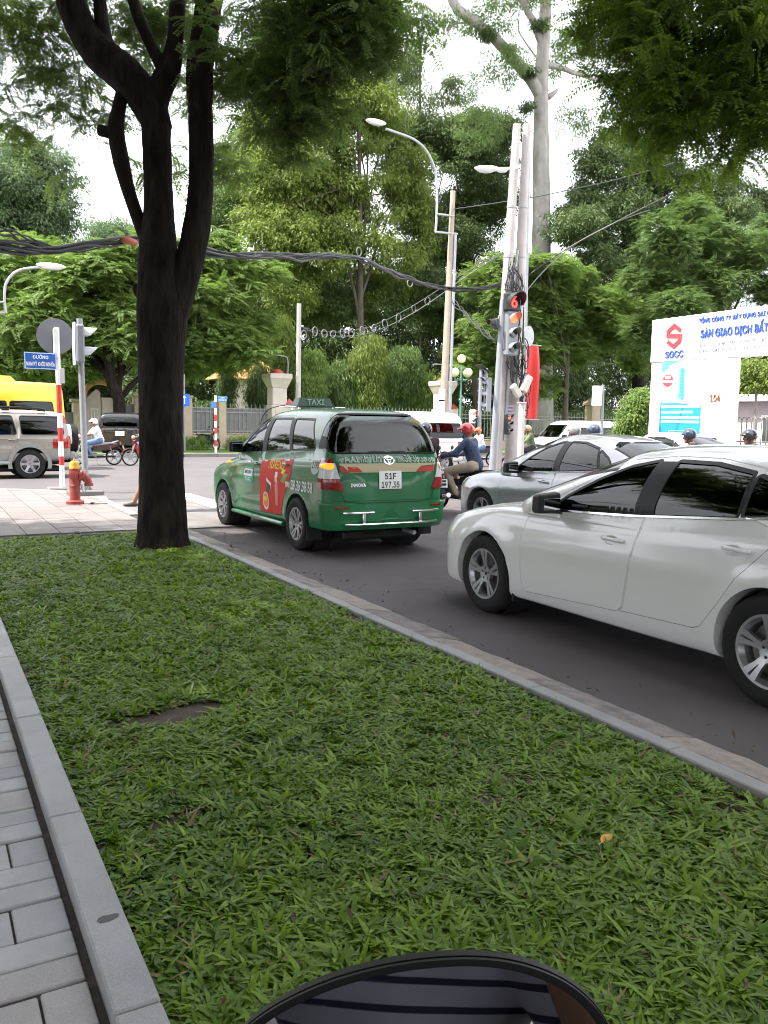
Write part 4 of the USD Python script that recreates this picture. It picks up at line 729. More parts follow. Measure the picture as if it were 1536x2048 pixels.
def taxi():
    t = thing('green_taxi', 'green taxi minivan with a red advert on its rear door', 'taxi', (4.83, 10.83, 0), PI/2+.008)
    P = car_paint('taxi_green_paint', (.010, .112, .036), .34, 0, .6)
    B = Body(width=.805, belt=1.13, cab_w=.775, tumble=.24, wheel_r=.325, arch_r=.375, axles=(1.375, -1.375), track=1.47, crease=.008, crease_z=.80, rear_zone=(.24, 3.6), front_zone=(.55, 2.6), cab_n=5.0, cab_zone=(.16, 3.6, .5, 2.6), cab_floor=.5, flare=.022,
        top=[(-2.24, .80), (-2.225, 1.02), (-2.16, 1.16), (-2.0, 1.215), (-1.5, 1.205), (0, 1.15), (.9, 1.09), (1.1, 1.06), (1.5, .99), (1.9, .89), (2.12, .76), (2.26, .58), (2.30, .46)],
        bottom=[(-2.24, .42), (-2.18, .34), (-2.0, .31), (-1.375, .28), (0, .25), (1.375, .25), (1.9, .24), (2.2, .28), (2.30, .38)],
        roof=[(-2.17, 1.13), (-2.13, 1.25), (-2.06, 1.45), (-1.99, 1.62), (-1.91, 1.695), (-1.7, 1.725), (-1.2, 1.745), (-.5, 1.75), (-.1, 1.73), (.25, 1.66), (.6, 1.47), (.9, 1.27), (1.2, 1.07)])
    w1 = rounded([(.74, 1.125), (.50, 1.33), (.22, 1.50), (-.04, 1.595), (-.075, 1.165), (.4, 1.14)], .012)
    w2 = rounded([(-.205, 1.175), (-.195, 1.605), (-.78, 1.605), (-1.00, 1.215)], .015)
    w3 = rounded([(-1.07, 1.225), (-.90, 1.605), (-1.46, 1.595), (-1.74, 1.265), (-1.74, 1.25)], .02)
    d1 = Polygon([(.90, 1.115), (.94, .9), (.965, .6), (.95, .36), (.93, .335), (-.09, .345), (-.10, 1.16), (-.09, 1.64), (.24, 1.55), (.55, 1.35), (.80, 1.14)])
    red_door = [(-.105, .345), (-.80, .365), (-.86, .40), (-.90, .52), (-.985, .66), (-1.10, .78), (-1.16, .90), (-1.165, 1.205), (-.105, 1.155)]
    d2 = Polygon(red_door[:-1]+[(-.82, 1.645), (-.13, 1.645), (-.12, 1.16)]).buffer(-.004)
    N = build_car(t, B, P, [w1, w2, w3], [d1, d2], windshield=Polygon([(-.70, 1.10), (.70, 1.10), (.62, 1.66), (-.62, 1.66)]), rear_window=Polygon([(-.73, 1.225), (.73, 1.225), (.68, 1.58), (.60, 1.665), (-.60, 1.665), (-.68, 1.58)]).buffer(-.05).buffer(.05),
        aft=.34, glass=pane_mat('taxi_pane', (.30, .33, .32)), kinds='twelve', rim_r=.20, wheel_w=.205, handles=[(.06, .99), (-.97, 1.03)], seats=[(.25, .36, .44), (.25, -.36, .44), (-.65, .36, .46), (-.65, -.36, .46), (-1.45, .34, .48), (-1.45, -.34, .48)], interior_z=.5,
        gaps=[[(-2.3, .665), (-1.95, .66), (-1.80, .55), (-1.77, .36)], [(1.9, .62), (1.80, .5)]], pillars=[Polygon([(-.075, 1.16), (-.06, 1.61), (-.195, 1.615), (-.205, 1.17)]), Polygon([(-1.0, 1.21), (-.78, 1.61), (-.90, 1.612), (-1.07, 1.22)])])
    # tailgate seam, bumper and guard bars
    for s in (1, -1):
        side_mirror(t, B, .70, 1.115, s, BLACK, .13)
        obj(t, 'step_sill', bbox((-.95, s*.80-.04, .245), (.97, s*.80+.04, .30), .02), P, 30)
    seam = lambda pts: on_rear(B, flat(line_poly(pts, .007), .0012), 0, 0, .0005)
    obj(t, 'tailgate_seam', [seam([(-.66, 1.16), (-.645, .80), (-.58, .66), (-.40, .64), (.40, .64), (.58, .66), (.645, .80), (.66, 1.16)])], BLACK, False)
    rb = (B.lower(.035)-B.lower(-.02)) ^ (prism_y(Polygon([(-2.5, .33), (-1.79, .33), (-1.80, .52), (-1.95, .63), (-2.5, .625)]), 0))
    obj(t, 'rear_bumper', rb, P, 40, normals=N)
    guard = obj(t, 'bumper_guard', [tube([(-2.30, .62, .405), (-2.325, .45, .40), (-2.33, 0, .40), (-2.325, -.45, .40), (-2.30, -.62, .405)], .015, 8), tube([(-2.295, .64, .535), (-2.32, .52, .535), (-2.325, .26, .535)], .016, 8), tube([(-2.295, -.64, .535), (-2.32, -.52, .535), (-2.325, -.26, .535)], .016, 8), bbox((-2.325, .36, .40), (-2.30, .40, .535), .004), bbox((-2.325, -.40, .40), (-2.30, -.36, .535), .004)], CHROME, 40)
    # lamps: red, a clear band with the amber turn signal glowing, red
    for s in (1, -1):
        full = Polygon([(.585, .79), (.79, .80), (.86, .82), (.86, 1.26), (.755, 1.245), (.695, 1.10), (.64, .90)])
        band = lambda z0, z1: prism_x(Polygon([(s*y, z) for y, z in full.intersection(sbox(0, z0, 2, z1)).exterior.coords]), -2.5, -1.98)
        sk = B.skin(-.01, .012)
        l = obj(t, 'tail_light', sk ^ (band(.79, .925)+band(1.105, 1.27)), REDGLASS, 40)
        obj(l, 'clear_band', sk ^ band(.925, 1.105), CLEARLENS, 40)
        obj(l, 'turn_signal', B.skin(.004, .015) ^ prism_x(affinity.translate(affinity.scale(disc(1), .045, .036), s*.755, 1.065), -2.5, -1.98), mat('lit_amber_signal', (1.0, .20, .012), .3, emit=1.0) if s > 0 else AMBER, 40)
        obj(t, 'reflector', B.skin(.036, .042) ^ prism_x(sbox(min(s*.55, s*.72), .585, max(s*.55, s*.72), .605), -2.6, -1.9), REDGLASS, False)
        obj(t, 'headlight', B.skin(-.004, .006) ^ prism_y(rounded([(2.4, .62), (2.4, .72), (2.05, .86), (1.85, .88), (1.95, .74)], .01), s, .3), CLEARLENS, 40)
        obj(t, 'mud_flap', bbox((-1.80, s*.77-.10, .17), (-1.78, s*.77+.10, .34), .005), BLACK, False)
    # red advert on the rear door
    red = mat('print_advert_red', (.55, .028, .016), .5, spec=.2)
    ad = obj(t, 'advert', (B.lower(.0035)-B.lower(-.004)) ^ prism_y(Polygon([(-.11, .36), (-.79, .378), (-.85, .41), (-.89, .53), (-.975, .67), (-1.09, .79), (-1.15, .91), (-1.155, 1.19), (-.11, 1.14)]), 1), red, 40, normals=N)
    put = lambda name, m, s, x, z, material, off=.0048, par=None: obj(par or ad, name, on_side(B, m, s, x, z, off), material, False)
    put('advert_word', text('KORENO', .105, .001, True, .52, .32), 1, -.66, .96, plain('advert_yellow', (.80, .56, .02)))
    put('advert_mark', flat(affinity.scale(Point(0, 0).buffer(.05), 1.1, .55), .001), 1, -.27, 1.065, plain('advert_pale', (.78, .70, .68))); put('advert_mark', flat(sbox(-.07, -.012, .07, .022), .001), 1, -.98, 1.09, plain('advert_pale', None))
    put('advert_bowl', flat(affinity.scale(disc(.115), .9, 1.05), .001), 1, -.33, .52, plain('advert_pale', None), .005); put('advert_soup', flat(affinity.scale(disc(.095), .9, 1.05), .001), 1, -.33, .53, plain('advert_orange', (.68, .22, .04)), .0062); put('advert_soup', flat(affinity.scale(disc(.05), 1.1, .7), .001), 1, -.32, .55, plain('advert_yellow', None), .0075)
    put('advert_packet', flat(Polygon([(-.09, -.07), (.02, -.11), (.10, .04), (-.07, .11)]), .001), 1, -.44, .72, plain('advert_pale', None)); put('advert_packet', flat(Polygon([(-.09, -.05), (.02, -.09), (.07, .03), (-.07, .08)]), .001), 1, -.44, .70, plain('advert_dark', (.10, .03, .02)), .006)
    put('advert_figure', flat(Polygon([(-.03, -.22), (.03, -.24), (.06, -.06), (.05, .08), (.01, .10), (-.05, .03)]), .001), 1, -.70, .72, plain('advert_rose', (.62, .22, .16))); put('advert_figure', flat(disc(.042), .001), 1, -.70, .82, plain('advert_skin', (.72, .45, .32)), .006); put('advert_figure', flat(Polygon([(-.05, 0), (.05, .01), (.035, .08), (-.03, .075)]), .001), 1, -.70, .845, plain('advert_pale', None), .0072)
    put('advert_leaf', flat(Polygon([(-.10, -.05), (.02, -.07), (.11, .05), (0, .06)]), .001), 1, -.95, .86, plain('advert_green', (.10, .34, .05))); put('advert_leaf', flat(Polygon([(-.09, .02), (.0, .0), (.06, .06), (-.03, .07)]), .001), 1, -.93, .90, plain('advert_yellow', None), .006)
    # lettering and marks
    W_ = WHITEBRIGHT; side = lambda name, m, x, z, material=W_, off=.004: obj(t, name, on_side(B, m, 1, x, z, off), material, False)
    side('registration_lettering', text('51F-197.35', .07, .001, True, .40, .1), -1.47, 1.115); side('phone_lettering', text('38 38 38 38', .115, .001, True, .62, .1), -1.50, .735); side('phone_lettering', text('(08)', .06, .001, True, .14), -1.07, .76)
    b = side('fleet_badge', flat(affinity.scale(disc(.105), 1.15, 1), .001), -1.845, 1.06, plain('badge_grey', (.50, .55, .52))); plain('badge_ink', (.02, .03, .025)); obj(b, 'fleet_number', on_side(B, text('1793', .075, .001, True, .18), 1, -1.845, 1.03, .006), plain('badge_ink', (.02, .03, .025)), False)
    b = side('door_badge', flat(rounded([(-.20, -.11), (.20, -.11), (.20, .11), (-.20, .11)], .07), .001), .34, .83, plain('badge_green', (.05, .33, .20))); obj(b, 'door_badge_plate', on_side(B, flat(rounded([(-.16, -.02), (.16, -.02), (.16, .08), (-.16, .08)], .02), .001), 1, .34, .83, .0055), W_, False); obj(b, 'door_badge_lettering', on_side(B, text('TAXI', .05, .001, True, .20), 1, .34, .745, .0055), W_, False); obj(b, 'door_badge_lettering', on_side(B, text('MAI LINH', .045, .001, True, .25), 1, .34, .845, .0075), plain('badge_ink', None), False)
    side('door_plate', flat(sbox(-.13, -.035, .13, .035), .001), .43, 1.035); side('wing_stripe', flat(Polygon([(-.28, -.03), (.26, -.005), (.26, .01), (-.10, .025)]), .001), 1.28, .965, plain('advert_yellow', None))
    rear = lambda name, m, y, z, material=W_, off=.004, par=None: obj(par or t, name, on_rear(B, m, y, z, off), material, False)
    pale = plain('rear_lettering', (.34, .42, .35))
    rear('rear_lettering', text('TAXI', .075, .001, True, .25), .52, 1.115, pale, .020); rear('rear_lettering', text('38 38 38 38', .075, .001, True, .42, .08), -.43, 1.115, pale, .020); rear('rear_lettering', text('(08)', .045, .001, True, .09), -.165, 1.12, pale, .020)
    rear('rear_lettering', text('Mai Linh', .075, .001, True, .30, .25), .22, 1.115, pale, .020)
    ring = affinity.scale(disc(.075, 32), 1, .68).difference(affinity.scale(disc(.058, 32), 1, .66)); rear('emblem', [flat(ring, .004), flat(affinity.scale(disc(.03), .6, 1.3).difference(affinity.scale(disc(.02), .5, 1.3)), .004), flat(affinity.translate(affinity.scale(disc(.045), 1, .35).difference(affinity.scale(disc(.035), 1, .25)), 0, .02), .004)], .0, 1.135, CHROME, .006)
    rear('rear_band', flat(Polygon([(-.52, -.05), (.36, -.05), (.44, .02), (.66, .035), (.66, .055), (-.64, .055), (-.64, .035), (-.60, .02)]), .001), 0, 1.045, plain('band_beige', (.47, .40, .25)), .0035)
    for s in (1, -1): rear('rear_band', flat(Polygon([(s*.65, .02), (s*.42, .01), (s*.36, -.045), (s*.62, -.045)]), .001), 0, 1.045, plain('band_red', (.45, .03, .02)), .0048)
    rear('model_lettering', text('INNOVA', .038, .003, True, .19), .42, .83, CHROME)
    plate = obj(t, 'number_plate', on_rear(B, flat(rounded([(-.15, -.105), (.15, -.105), (.15, .105), (-.15, .105)], .012), .008), .0, .905, .006), WHITE, False)
    for k, (s_, z) in enumerate((('51F', .915), ('197.35', .815))): obj(plate, 'plate_lettering', on_rear(B, text(s_, .068, .001, True, .15 if k == 0 else .24), .0, z, .0155), plain('badge_ink', None), False)
    obj(t, 'window_sticker', move(cbox((.004, .72, .05), (0, 0, 0), .001), (-1.985, -.18, 1.575)), plain('sticker_yellow', (.42, .38, .03)), False); obj(t, 'window_sticker', move(cbox((.004, .36, .06), (0, 0, 0), .001), (-2.0, -.16, 1.52)), plain('sticker_maroon', (.25, .05, .03)), False)
    # roof sign on its rack, aerial
    sgn = obj(t, 'roof_sign', hull([(.10, -.27, 1.79), (.10, .27, 1.79), (-.14, -.27, 1.79), (-.14, .27, 1.79), (.02, -.23, 1.90), (.02, .23, 1.90), (-.11, -.23, 1.90), (-.11, .23, 1.90)]), mat('sign_green', (.015, .06, .035), .35), 30)
    obj(sgn, 'sign_base', bbox((-.17, -.29, 1.775), (.13, .29, 1.79), .004), BLACK, False); v = text('TAXI', .070, .002, True, .26); obj(sgn, 'sign_lettering', move(face(v, '-x', (0, 0, 0)), (-.142, 0, 1.81)), plain('sign_ink', (.30, .42, .36)), False)
    obj(t, 'sign_rack', [tube([(x, y, 1.70), (x, y, 1.79)], .010, 6) for x in (-.14, .08) for y in (-.26, .26)]+[tube([(x, -.45, 1.775), (x, .45, 1.775)], .009, 6) for x in (-.14, .08)], CHROME, 40)
    obj(t, 'aerial', [tube(spline([(.55, .55, 1.52), (.35, .52, 1.72), (.10, .35, 1.79)], 10), .006, 6)], BLACK)
    obj(t, 'exhaust', tube([(-1.9, -.35, .27), (-2.22, -.36, .26)], .028, 10), STEEL); obj(t, 'spare_wheel', move(lathe([(0, -.09), (.24, -.10), (.30, -.05), (.30, .05), (.24, .10), (0, .09)], 24, 'z'), (-1.75, .1, .33)), RUBBER, 40)
taxi()

def sedan(name, label, loc, rz, P, glass, driver=True, mirror=BLACK):
    t = thing(name, label, 'car', loc, rz)
    B = Body(width=.845, belt=.97, cab_w=.80, tumble=.42, wheel_r=.31, arch_r=.35, axles=(1.285, -1.285), track=1.50, crease=.012, crease_z=.70,
        top=[(-2.18, .62), (-2.12, .90), (-1.95, 1.04), (-1.7, 1.05), (-1.2, 1.00), (0, .94), (.8, .915), (1.1, .91), (1.4, .89), (1.7, .82), (1.95, .72), (2.08, .62), (2.14, .48), (2.16, .42)],
        bottom=[(-2.18, .48), (-2.1, .30), (-1.9, .22), (-1.3, .20), (0, .185), (1.3, .185), (1.8, .17), (2.05, .19), (2.16, .34)],
        roof=[(-1.92, .96), (-1.6, 1.13), (-1.3, 1.29), (-1.0, 1.40), (-.6, 1.462), (-.2, 1.472), (.1, 1.44), (.4, 1.34), (.75, 1.17), (1.0, 1.04), (1.22, .91)])
    w1 = rounded([(.58, .945), (.36, 1.12), (.12, 1.27), (-.09, 1.345), (-.18, 1.36), (-.21, .975)], .012); w2 = rounded([(-.32, .985), (-.295, 1.36), (-.55, 1.355), (-.85, 1.29), (-1.02, 1.04)], .015); w3 = rounded([(-1.05, 1.045), (-.89, 1.275), (-1.10, 1.18), (-1.22, 1.09)], .01)
    d1 = Polygon([(.82, .955), (.85, .80), (.85, .45), (.82, .285), (-.16, .30), (-.22, .55), (-.255, .97), (-.235, 1.40), (.02, 1.355), (.30, 1.21), (.62, .98)]); d2 = Polygon([(-.17, .30), (-.80, .32), (-.92, .50), (-1.10, .72), (-1.22, .95), (-1.06, 1.035), (-.865, 1.33), (-.55, 1.395), (-.245, 1.40), (-.265, .97), (-.23, .55)]).buffer(-.004)
    build_car(t, B, P, [w1, w2, w3], [d1, d2], windshield=Polygon([(-.66, .93), (.66, .93), (.56, 1.40), (-.56, 1.40)]), rear_window=Polygon([(-.60, 1.07), (.60, 1.07), (.50, 1.38), (-.50, 1.38)]), glass=glass, aft=.85, handles=[(-.07, .83), (-.98, .87)], seats=[(.12, .36, .32), (.12, -.36, .32), (-.70, .36, .34), (-.70, -.36, .34)], rim_r=.20, wheel_w=.185,
        pillars=[Polygon([(-.205, .97), (-.175, 1.365), (-.30, 1.366), (-.32, .98)])])
    for s in (1, -1):
        obj(t, 'belt_strip', (B.cabin(.007)-B.cabin(-.004)) ^ prism_y(line_poly([(.62, .932), (-.2, .962), (-1.02, 1.022), (-1.25, 1.075)], .014), s), CHROME, 30)
        obj(t, 'headlight', B.skin(-.004, .006) ^ prism_y(rounded([(2.2, .60), (2.2, .70), (1.95, .745), (1.68, .80), (1.78, .70), (2.0, .63)], .01), s, .3), CLEARLENS, 40); obj(t, 'tail_light', B.skin(-.004, .006) ^ prism_y(rounded([(-2.3, .80), (-1.8, .88), (-1.7, .95), (-2.3, .99)], .01), s, .3), REDGLASS, 40)
        side_mirror(t, B, .52, .90, s, mirror, .14)
    if driver: obj(t, 'steering_wheel', move(lathe([(.16, -.012), (.185, -.012), (.19, 0), (.185, .012), (.16, .012), (.155, 0), (.16, -.012)], 24, 'x'), (.50, .36, .93), ry=.4), BLACK, 40)
    return t
sedan('silver_sedan', 'silver grey sedan with open-looking front window, between the white hatchback and the poles', (8.04, 8.75, 0), PI/2, car_paint('silver_grey_paint', (.33, .325, .345), .32, .35), pane_mat('light_tinted_pane', (.34, .37, .36)))
sedan('white_sedan', 'white car of which only the pale roof shows beyond the silver sedan', (14.5, 13.4, 0), PI/2, car_paint('white_sedan_paint', (.72, .72, .71), .3), pane_mat('light_tinted_pane'), False)

def beige_suv():
    t = thing('beige_suv', 'champagne beige off-road car with a spare wheel on its tail, crossing at the left edge', 'car', (1.10, 24.35, 0), PI)
    P = car_paint('champagne_paint', (.25, .225, .195), .32, .4); CL = mat('grey_cladding', (.22, .215, .205), .45, .2)
    B = Body(width=.86, belt=1.12, cab_w=.85, tumble=.20, wheel_r=.385, arch_r=.44, axles=(1.43, -1.43), track=1.50, crease=.0, rear_zone=(.20, 4), cab_n=5.5, cab_zone=(.14, 4, .5, 2.6), cab_floor=.5, flare=.0,
        top=[(-2.48, .85), (-2.46, 1.05), (-2.40, 1.15), (-1.9, 1.16), (0, 1.13), (.9, 1.10), (1.2, 1.09), (1.9, 1.04), (2.25, .96), (2.42, .80), (2.46, .62)], bottom=[(-2.48, .62), (-2.42, .52), (-2.1, .46), (-1.4, .42), (0, .40), (1.4, .40), (2.2, .40), (2.46, .46)],
        roof=[(-2.42, 1.08), (-2.40, 1.3), (-2.36, 1.55), (-2.28, 1.70), (-2.1, 1.755), (-1.2, 1.785), (-.3, 1.785), (0, 1.77), (.3, 1.66), (.7, 1.38), (1.1, 1.12)])
    W1, W2, W3 = rounded([(.72, 1.15), (.30, 1.50), (.06, 1.60), (-.18, 1.62), (-.18, 1.15)], .03), rounded([(-.27, 1.15), (-.27, 1.62), (-1.02, 1.62), (-1.13, 1.15)], .04), rounded([(-1.26, 1.15), (-1.22, 1.62), (-2.20, 1.61), (-2.28, 1.15)], .05)
    build_car(t, B, P, [W1, W2, W3], [Polygon([(.9, 1.12), (.93, .8), (.9, .52), (-.22, .52), (-.23, 1.68), (.05, 1.66), (.35, 1.53), (.78, 1.15)]), Polygon([(-.235, .52), (-.85, .52), (-1.0, .72), (-1.17, .95), (-1.2, 1.13), (-1.10, 1.68), (-.24, 1.68)]).buffer(-.004)], rear_window=rounded([(-.6, 1.2), (.6, 1.2), (.55, 1.62), (-.55, 1.62)], .04), windshield=Polygon([(-.7, 1.12), (.7, 1.12), (.62, 1.70), (-.62, 1.70)]),
        aft=.3, glass=pane_mat('dark_tinted_pane'), kinds='six', rim_r=.235, wheel_w=.26, handles=[(-.10, .98), (-1.03, 1.0)], interior_z=.6, seats=[(.2, .4, .6), (-.7, .4, .62), (-.7, -.4, .62)])
    for ax in B.axles:
        for s in (1, -1):
            a = disc(.53, 48).difference(disc(.435, 48)).intersection(sbox(-1, -.12, 1, 1)); obj(t, 'wheel_arch_flare', man(axes(ext(a, .05), (1, 0, 0), (0, 0, 1), (0, -s, 0), (ax, s*.895, .385))), CL, 40)
    for s in (1, -1):
        obj(t, 'lower_cladding', B.skin(-.005, .012) ^ prism_y(Polygon([(-2.5, .40), (2.5, .38), (2.5, .66), (-2.5, .66)]), s), CL, 40); obj(t, 'running_board', tube([(-.95, s*.86, .42), (.95, s*.86, .42)], .045, 10), STEEL); side_mirror(t, B, .72, 1.12, s, CHROME, .16)
        r = obj(t, 'roof_rail', tube(spline([(-1.85, s*.62, 1.75), (-1.75, s*.63, 1.82), (-1.0, s*.64, 1.85), (-.2, s*.63, 1.83), (-.05, s*.62, 1.76)], 16), .02, 8), BLACK); obj(r, 'rail_foot', [bbox((x-.09, s*.63-.03, 1.75), (x+.09, s*.63+.03, 1.83), .02) for x in (-1.75, -.9, -.12)], BLACK, False)
        obj(t, 'tail_light', [B.skin(-.005, .012) ^ prism_x(Polygon([(s*.66, .80), (s*.90, .80), (s*.90, 1.13), (s*.70, 1.10)]), -2.6, -2.0)], REDGLASS, 40); obj(t, 'tail_light', (B.cabin(.01)-B.cabin(-.01)) ^ prism_x(Polygon([(s*.60, 1.45), (s*.90, 1.45), (s*.90, 1.66), (s*.60, 1.66)]), -2.8, -2.18), REDGLASS, 40)
    obj(t, 'rear_bumper', bbox((-2.60, -.80, .48), (-2.38, .80, .70), .05), CL, 40); obj(t, 'tow_bar', [tube([(-2.2, .3, .42), (-2.5, .25, .42), (-2.56, 0, .45)], .03, 8), bbox((-2.46, .1, .40), (-2.34, .5, .46), .02)], BLACK)
    sp = obj(t, 'spare_wheel', move(lathe([(0, -.13), (.33, -.13), (.375, -.10), (.39, 0), (.375, .10), (.30, .13), (0, .13)], 40, 'x'), (-2.60, .0, 1.03)), RUBBER, 40); obj(sp, 'spare_cover', man(move(lathe([(0, -.15), (.33, -.15), (.395, -.10), (.40, .05), (.385, .05), (.385, -.09), (.32, -.135), (0, -.135)], 40, 'x'), (-2.44, .0, 1.03)))^man(bbox((-3, -.5, .9), (-2, .5, 1.6))), car_paint('spare_cover_paint', (.60, .59, .57), .3), 40)
beige_suv()

def boxy(name, label, cat, loc, rz, P, H, L, W, belt, wins, glass, nose=.55, wheel_r=.32, stripe=None, extra=None, group=None, rear_window=True, windshield=True, slope=.5, axles=None, seam=True):
    """Vans and minibuses: a short nose, upright sides, a row of side windows."""
    t = thing(name, label, cat, loc, rz, group); h = L/2; ax = axles or (h-.75, -h+.85)
    B = Body(width=W/2-.02, belt=belt, cab_w=W/2-.035, tumble=.10, wheel_r=wheel_r, arch_r=wheel_r+.05, axles=ax, track=W-.28, rear_zone=(.18, 4), front_zone=(.45, 2.6), cab_n=6.5, cab_zone=(.14, 4, .4, 2.8), cab_floor=.55, flare=.008,
        top=[(-h, belt-.25), (-h+.02, belt-.03), (-h+.12, belt+.03), (0, belt+.03), (h-nose-.2, belt), (h-nose*.4, belt-.10), (h-.06, belt-.28), (h, .60)], bottom=[(-h, .42), (-h+.1, .33), (0, .28), (h-.2, .28), (h, .42)],
        roof=[(-h+.03, belt), (-h+.07, belt+.3), (-h+.13, H-.14), (-h+.28, H-.03), (-h*.3, H), (h-nose-slope-.75, H-.01), (h-nose-slope-.35, H-.10), (h-nose-.4, belt+.28), (h-nose-.05, belt-.03)])
    T = Polygon([(-W*.40, belt+.04), (W*.40, belt+.04), (W*.36, H-.22), (-W*.36, H-.22)])
    build_car(t, B, P, wins, [], windshield=T.buffer(-.03).buffer(.03) if windshield else None, rear_window=T.buffer(-.06).buffer(.04) if rear_window else None, aft=.16, glass=glass, kinds='seven', rim_r=wheel_r*.62, wheel_w=.19, interior_z=.6, seats=[(h-nose-1.5, .4, .7), (h-nose-1.5, -.4, .7), (-.3, .4, .7), (-1.1, .4, .7)] if L < 5.5 else [(x, y, .9) for x in (1, 0, -1, -2) for y in (.5, -.5)])
    for s in (1, -1):
        side_mirror(t, B, h-nose-.25, belt-.02, s, BLACK, .18); obj(t, 'headlight', B.skin(-.004, .008) ^ prism_x(rounded([(s*(W/2-.12), .68), (s*(W/2-.42), .70), (s*(W/2-.42), .84), (s*(W/2-.12), .88)], .02), h-.6, h+.2), CLEARLENS, 40); obj(t, 'tail_light', B.skin(-.004, .008) ^ prism_x(rounded([(s*(W/2), .70), (s*(W/2-.18), .70), (s*(W/2-.18), belt-.06), (s*(W/2), belt-.06)], .02), -h-.2, -h+.3), REDGLASS, 40)
        if seam: obj(t, 'door_seam', on_side(B, flat(line_poly([(0, .36), (0, belt)], .012), .001), s, .45*s*0+h-nose-1.25, 0, .001), BLACK, False)
    obj(t, 'front_bumper', B.skin(-.01, .03) ^ prism_x(sbox(-W, .30, W, .54), h-.5, h+.3), P, 40); obj(t, 'grille', B.skin(-.003, .01) ^ prism_x(rounded([(-.42, .62), (.42, .62), (.42, .76), (-.42, .76)], .02), h-.3, h+.2), BLACK, 40)
    if extra: extra(t, B)
    return t
van_p = car_paint('white_van_paint', (.74, .74, .73), .35)
van_w = lambda h: [rounded([(h-1.05, 1.12), (h-1.45, 1.58), (h-1.75, 1.60), (h-1.75, 1.12)], .03), rounded([(h-1.86, 1.14), (h-1.86, 1.60), (h-3.1, 1.60), (h-3.1, 1.14)], .05), rounded([(h-3.2, 1.14), (h-3.2, 1.60), (-h+.22, 1.60), (-h+.18, 1.14)], .05)]
boxy('white_van', 'white van in the cross street behind the taxi, seen over its roof', 'van', (13.6, 24.2, 0), PI, van_p, 1.99, 4.9, 1.80, 1.10, van_w(2.45), pane_mat('van_pane', (.010, .011, .011)))
boxy('white_minivan', 'white minivan with its windscreen to the left, beyond the silver sedan', 'van', (26.9, 30.0, 0), PI, van_p, 1.85, 4.85, 1.75, 1.06, [affinity.translate(w, 0, -.08) for w in van_w(2.42)], pane_mat('dark_tinted_pane'))
YEL = car_paint('bus_yellow_paint', (.72, .47, .012), .35)
def bus_extra(t, B):
    obj(t, 'roof_unit', hull([(x, y, z) for x, y, z in [(-1.95, -.6, 2.5), (-1.95, .6, 2.5), (2, -.6, 2.5), (2, .6, 2.5), (-1.75, -.5, 2.72), (-1.75, .5, 2.72), (1.8, -.5, 2.72), (1.8, .5, 2.72)]]).translate([0, 0, .10]), YEL, 30)
    for k, (s_, z, x) in enumerate((('TRUNG TÂM', 1.60, -.30), ('THÀNH PHỐ', 1.44, -.30))): obj(t, 'window_lettering', face(text(s_, .11, .002, True, .85), '+y', (-1.55, .985, z-.1)), WHITEBRIGHT, False)
boxy('yellow_minibus', 'yellow minibus with a roof unit behind the beige off-road car', 'bus', (.75, 28.2, 0), PI, YEL, 2.68, 6.6, 2.05, 1.22, [rounded([(2.2, 1.26), (1.8, 2.05), (1.2, 2.05), (1.2, 1.26)], .05)]+[rounded([(x, 1.26), (x, 2.06), (x-1.28, 2.06), (x-1.28, 1.26)], .06) for x in (1.1, -.3)]+[rounded([(-1.68, 1.26), (-1.68, 2.06), (-2.85, 2.06), (-2.95, 1.26)], .06)], pane_mat('bus_pane', (.22, .26, .24)), extra=bus_extra, wheel_r=.36)
boxy('black_suv', 'black off-road car seen from behind, waiting at the cream gateway', 'car', (8.25, 38.6, 0.14), PI/2-.35, car_paint('black_paint', (.012, .012, .014), .25), 1.75, 4.6, 1.85, 1.08, [affinity.translate(w, -.12, -.12) for w in van_w(2.3)], pane_mat('dark_tinted_pane'), extra=lambda t, B: obj(t, 'number_plate', on_rear(B, flat(sbox(-.18, -.10, .18, .10), .01), 0, .85, .006), WHITE, False), nose=.9)

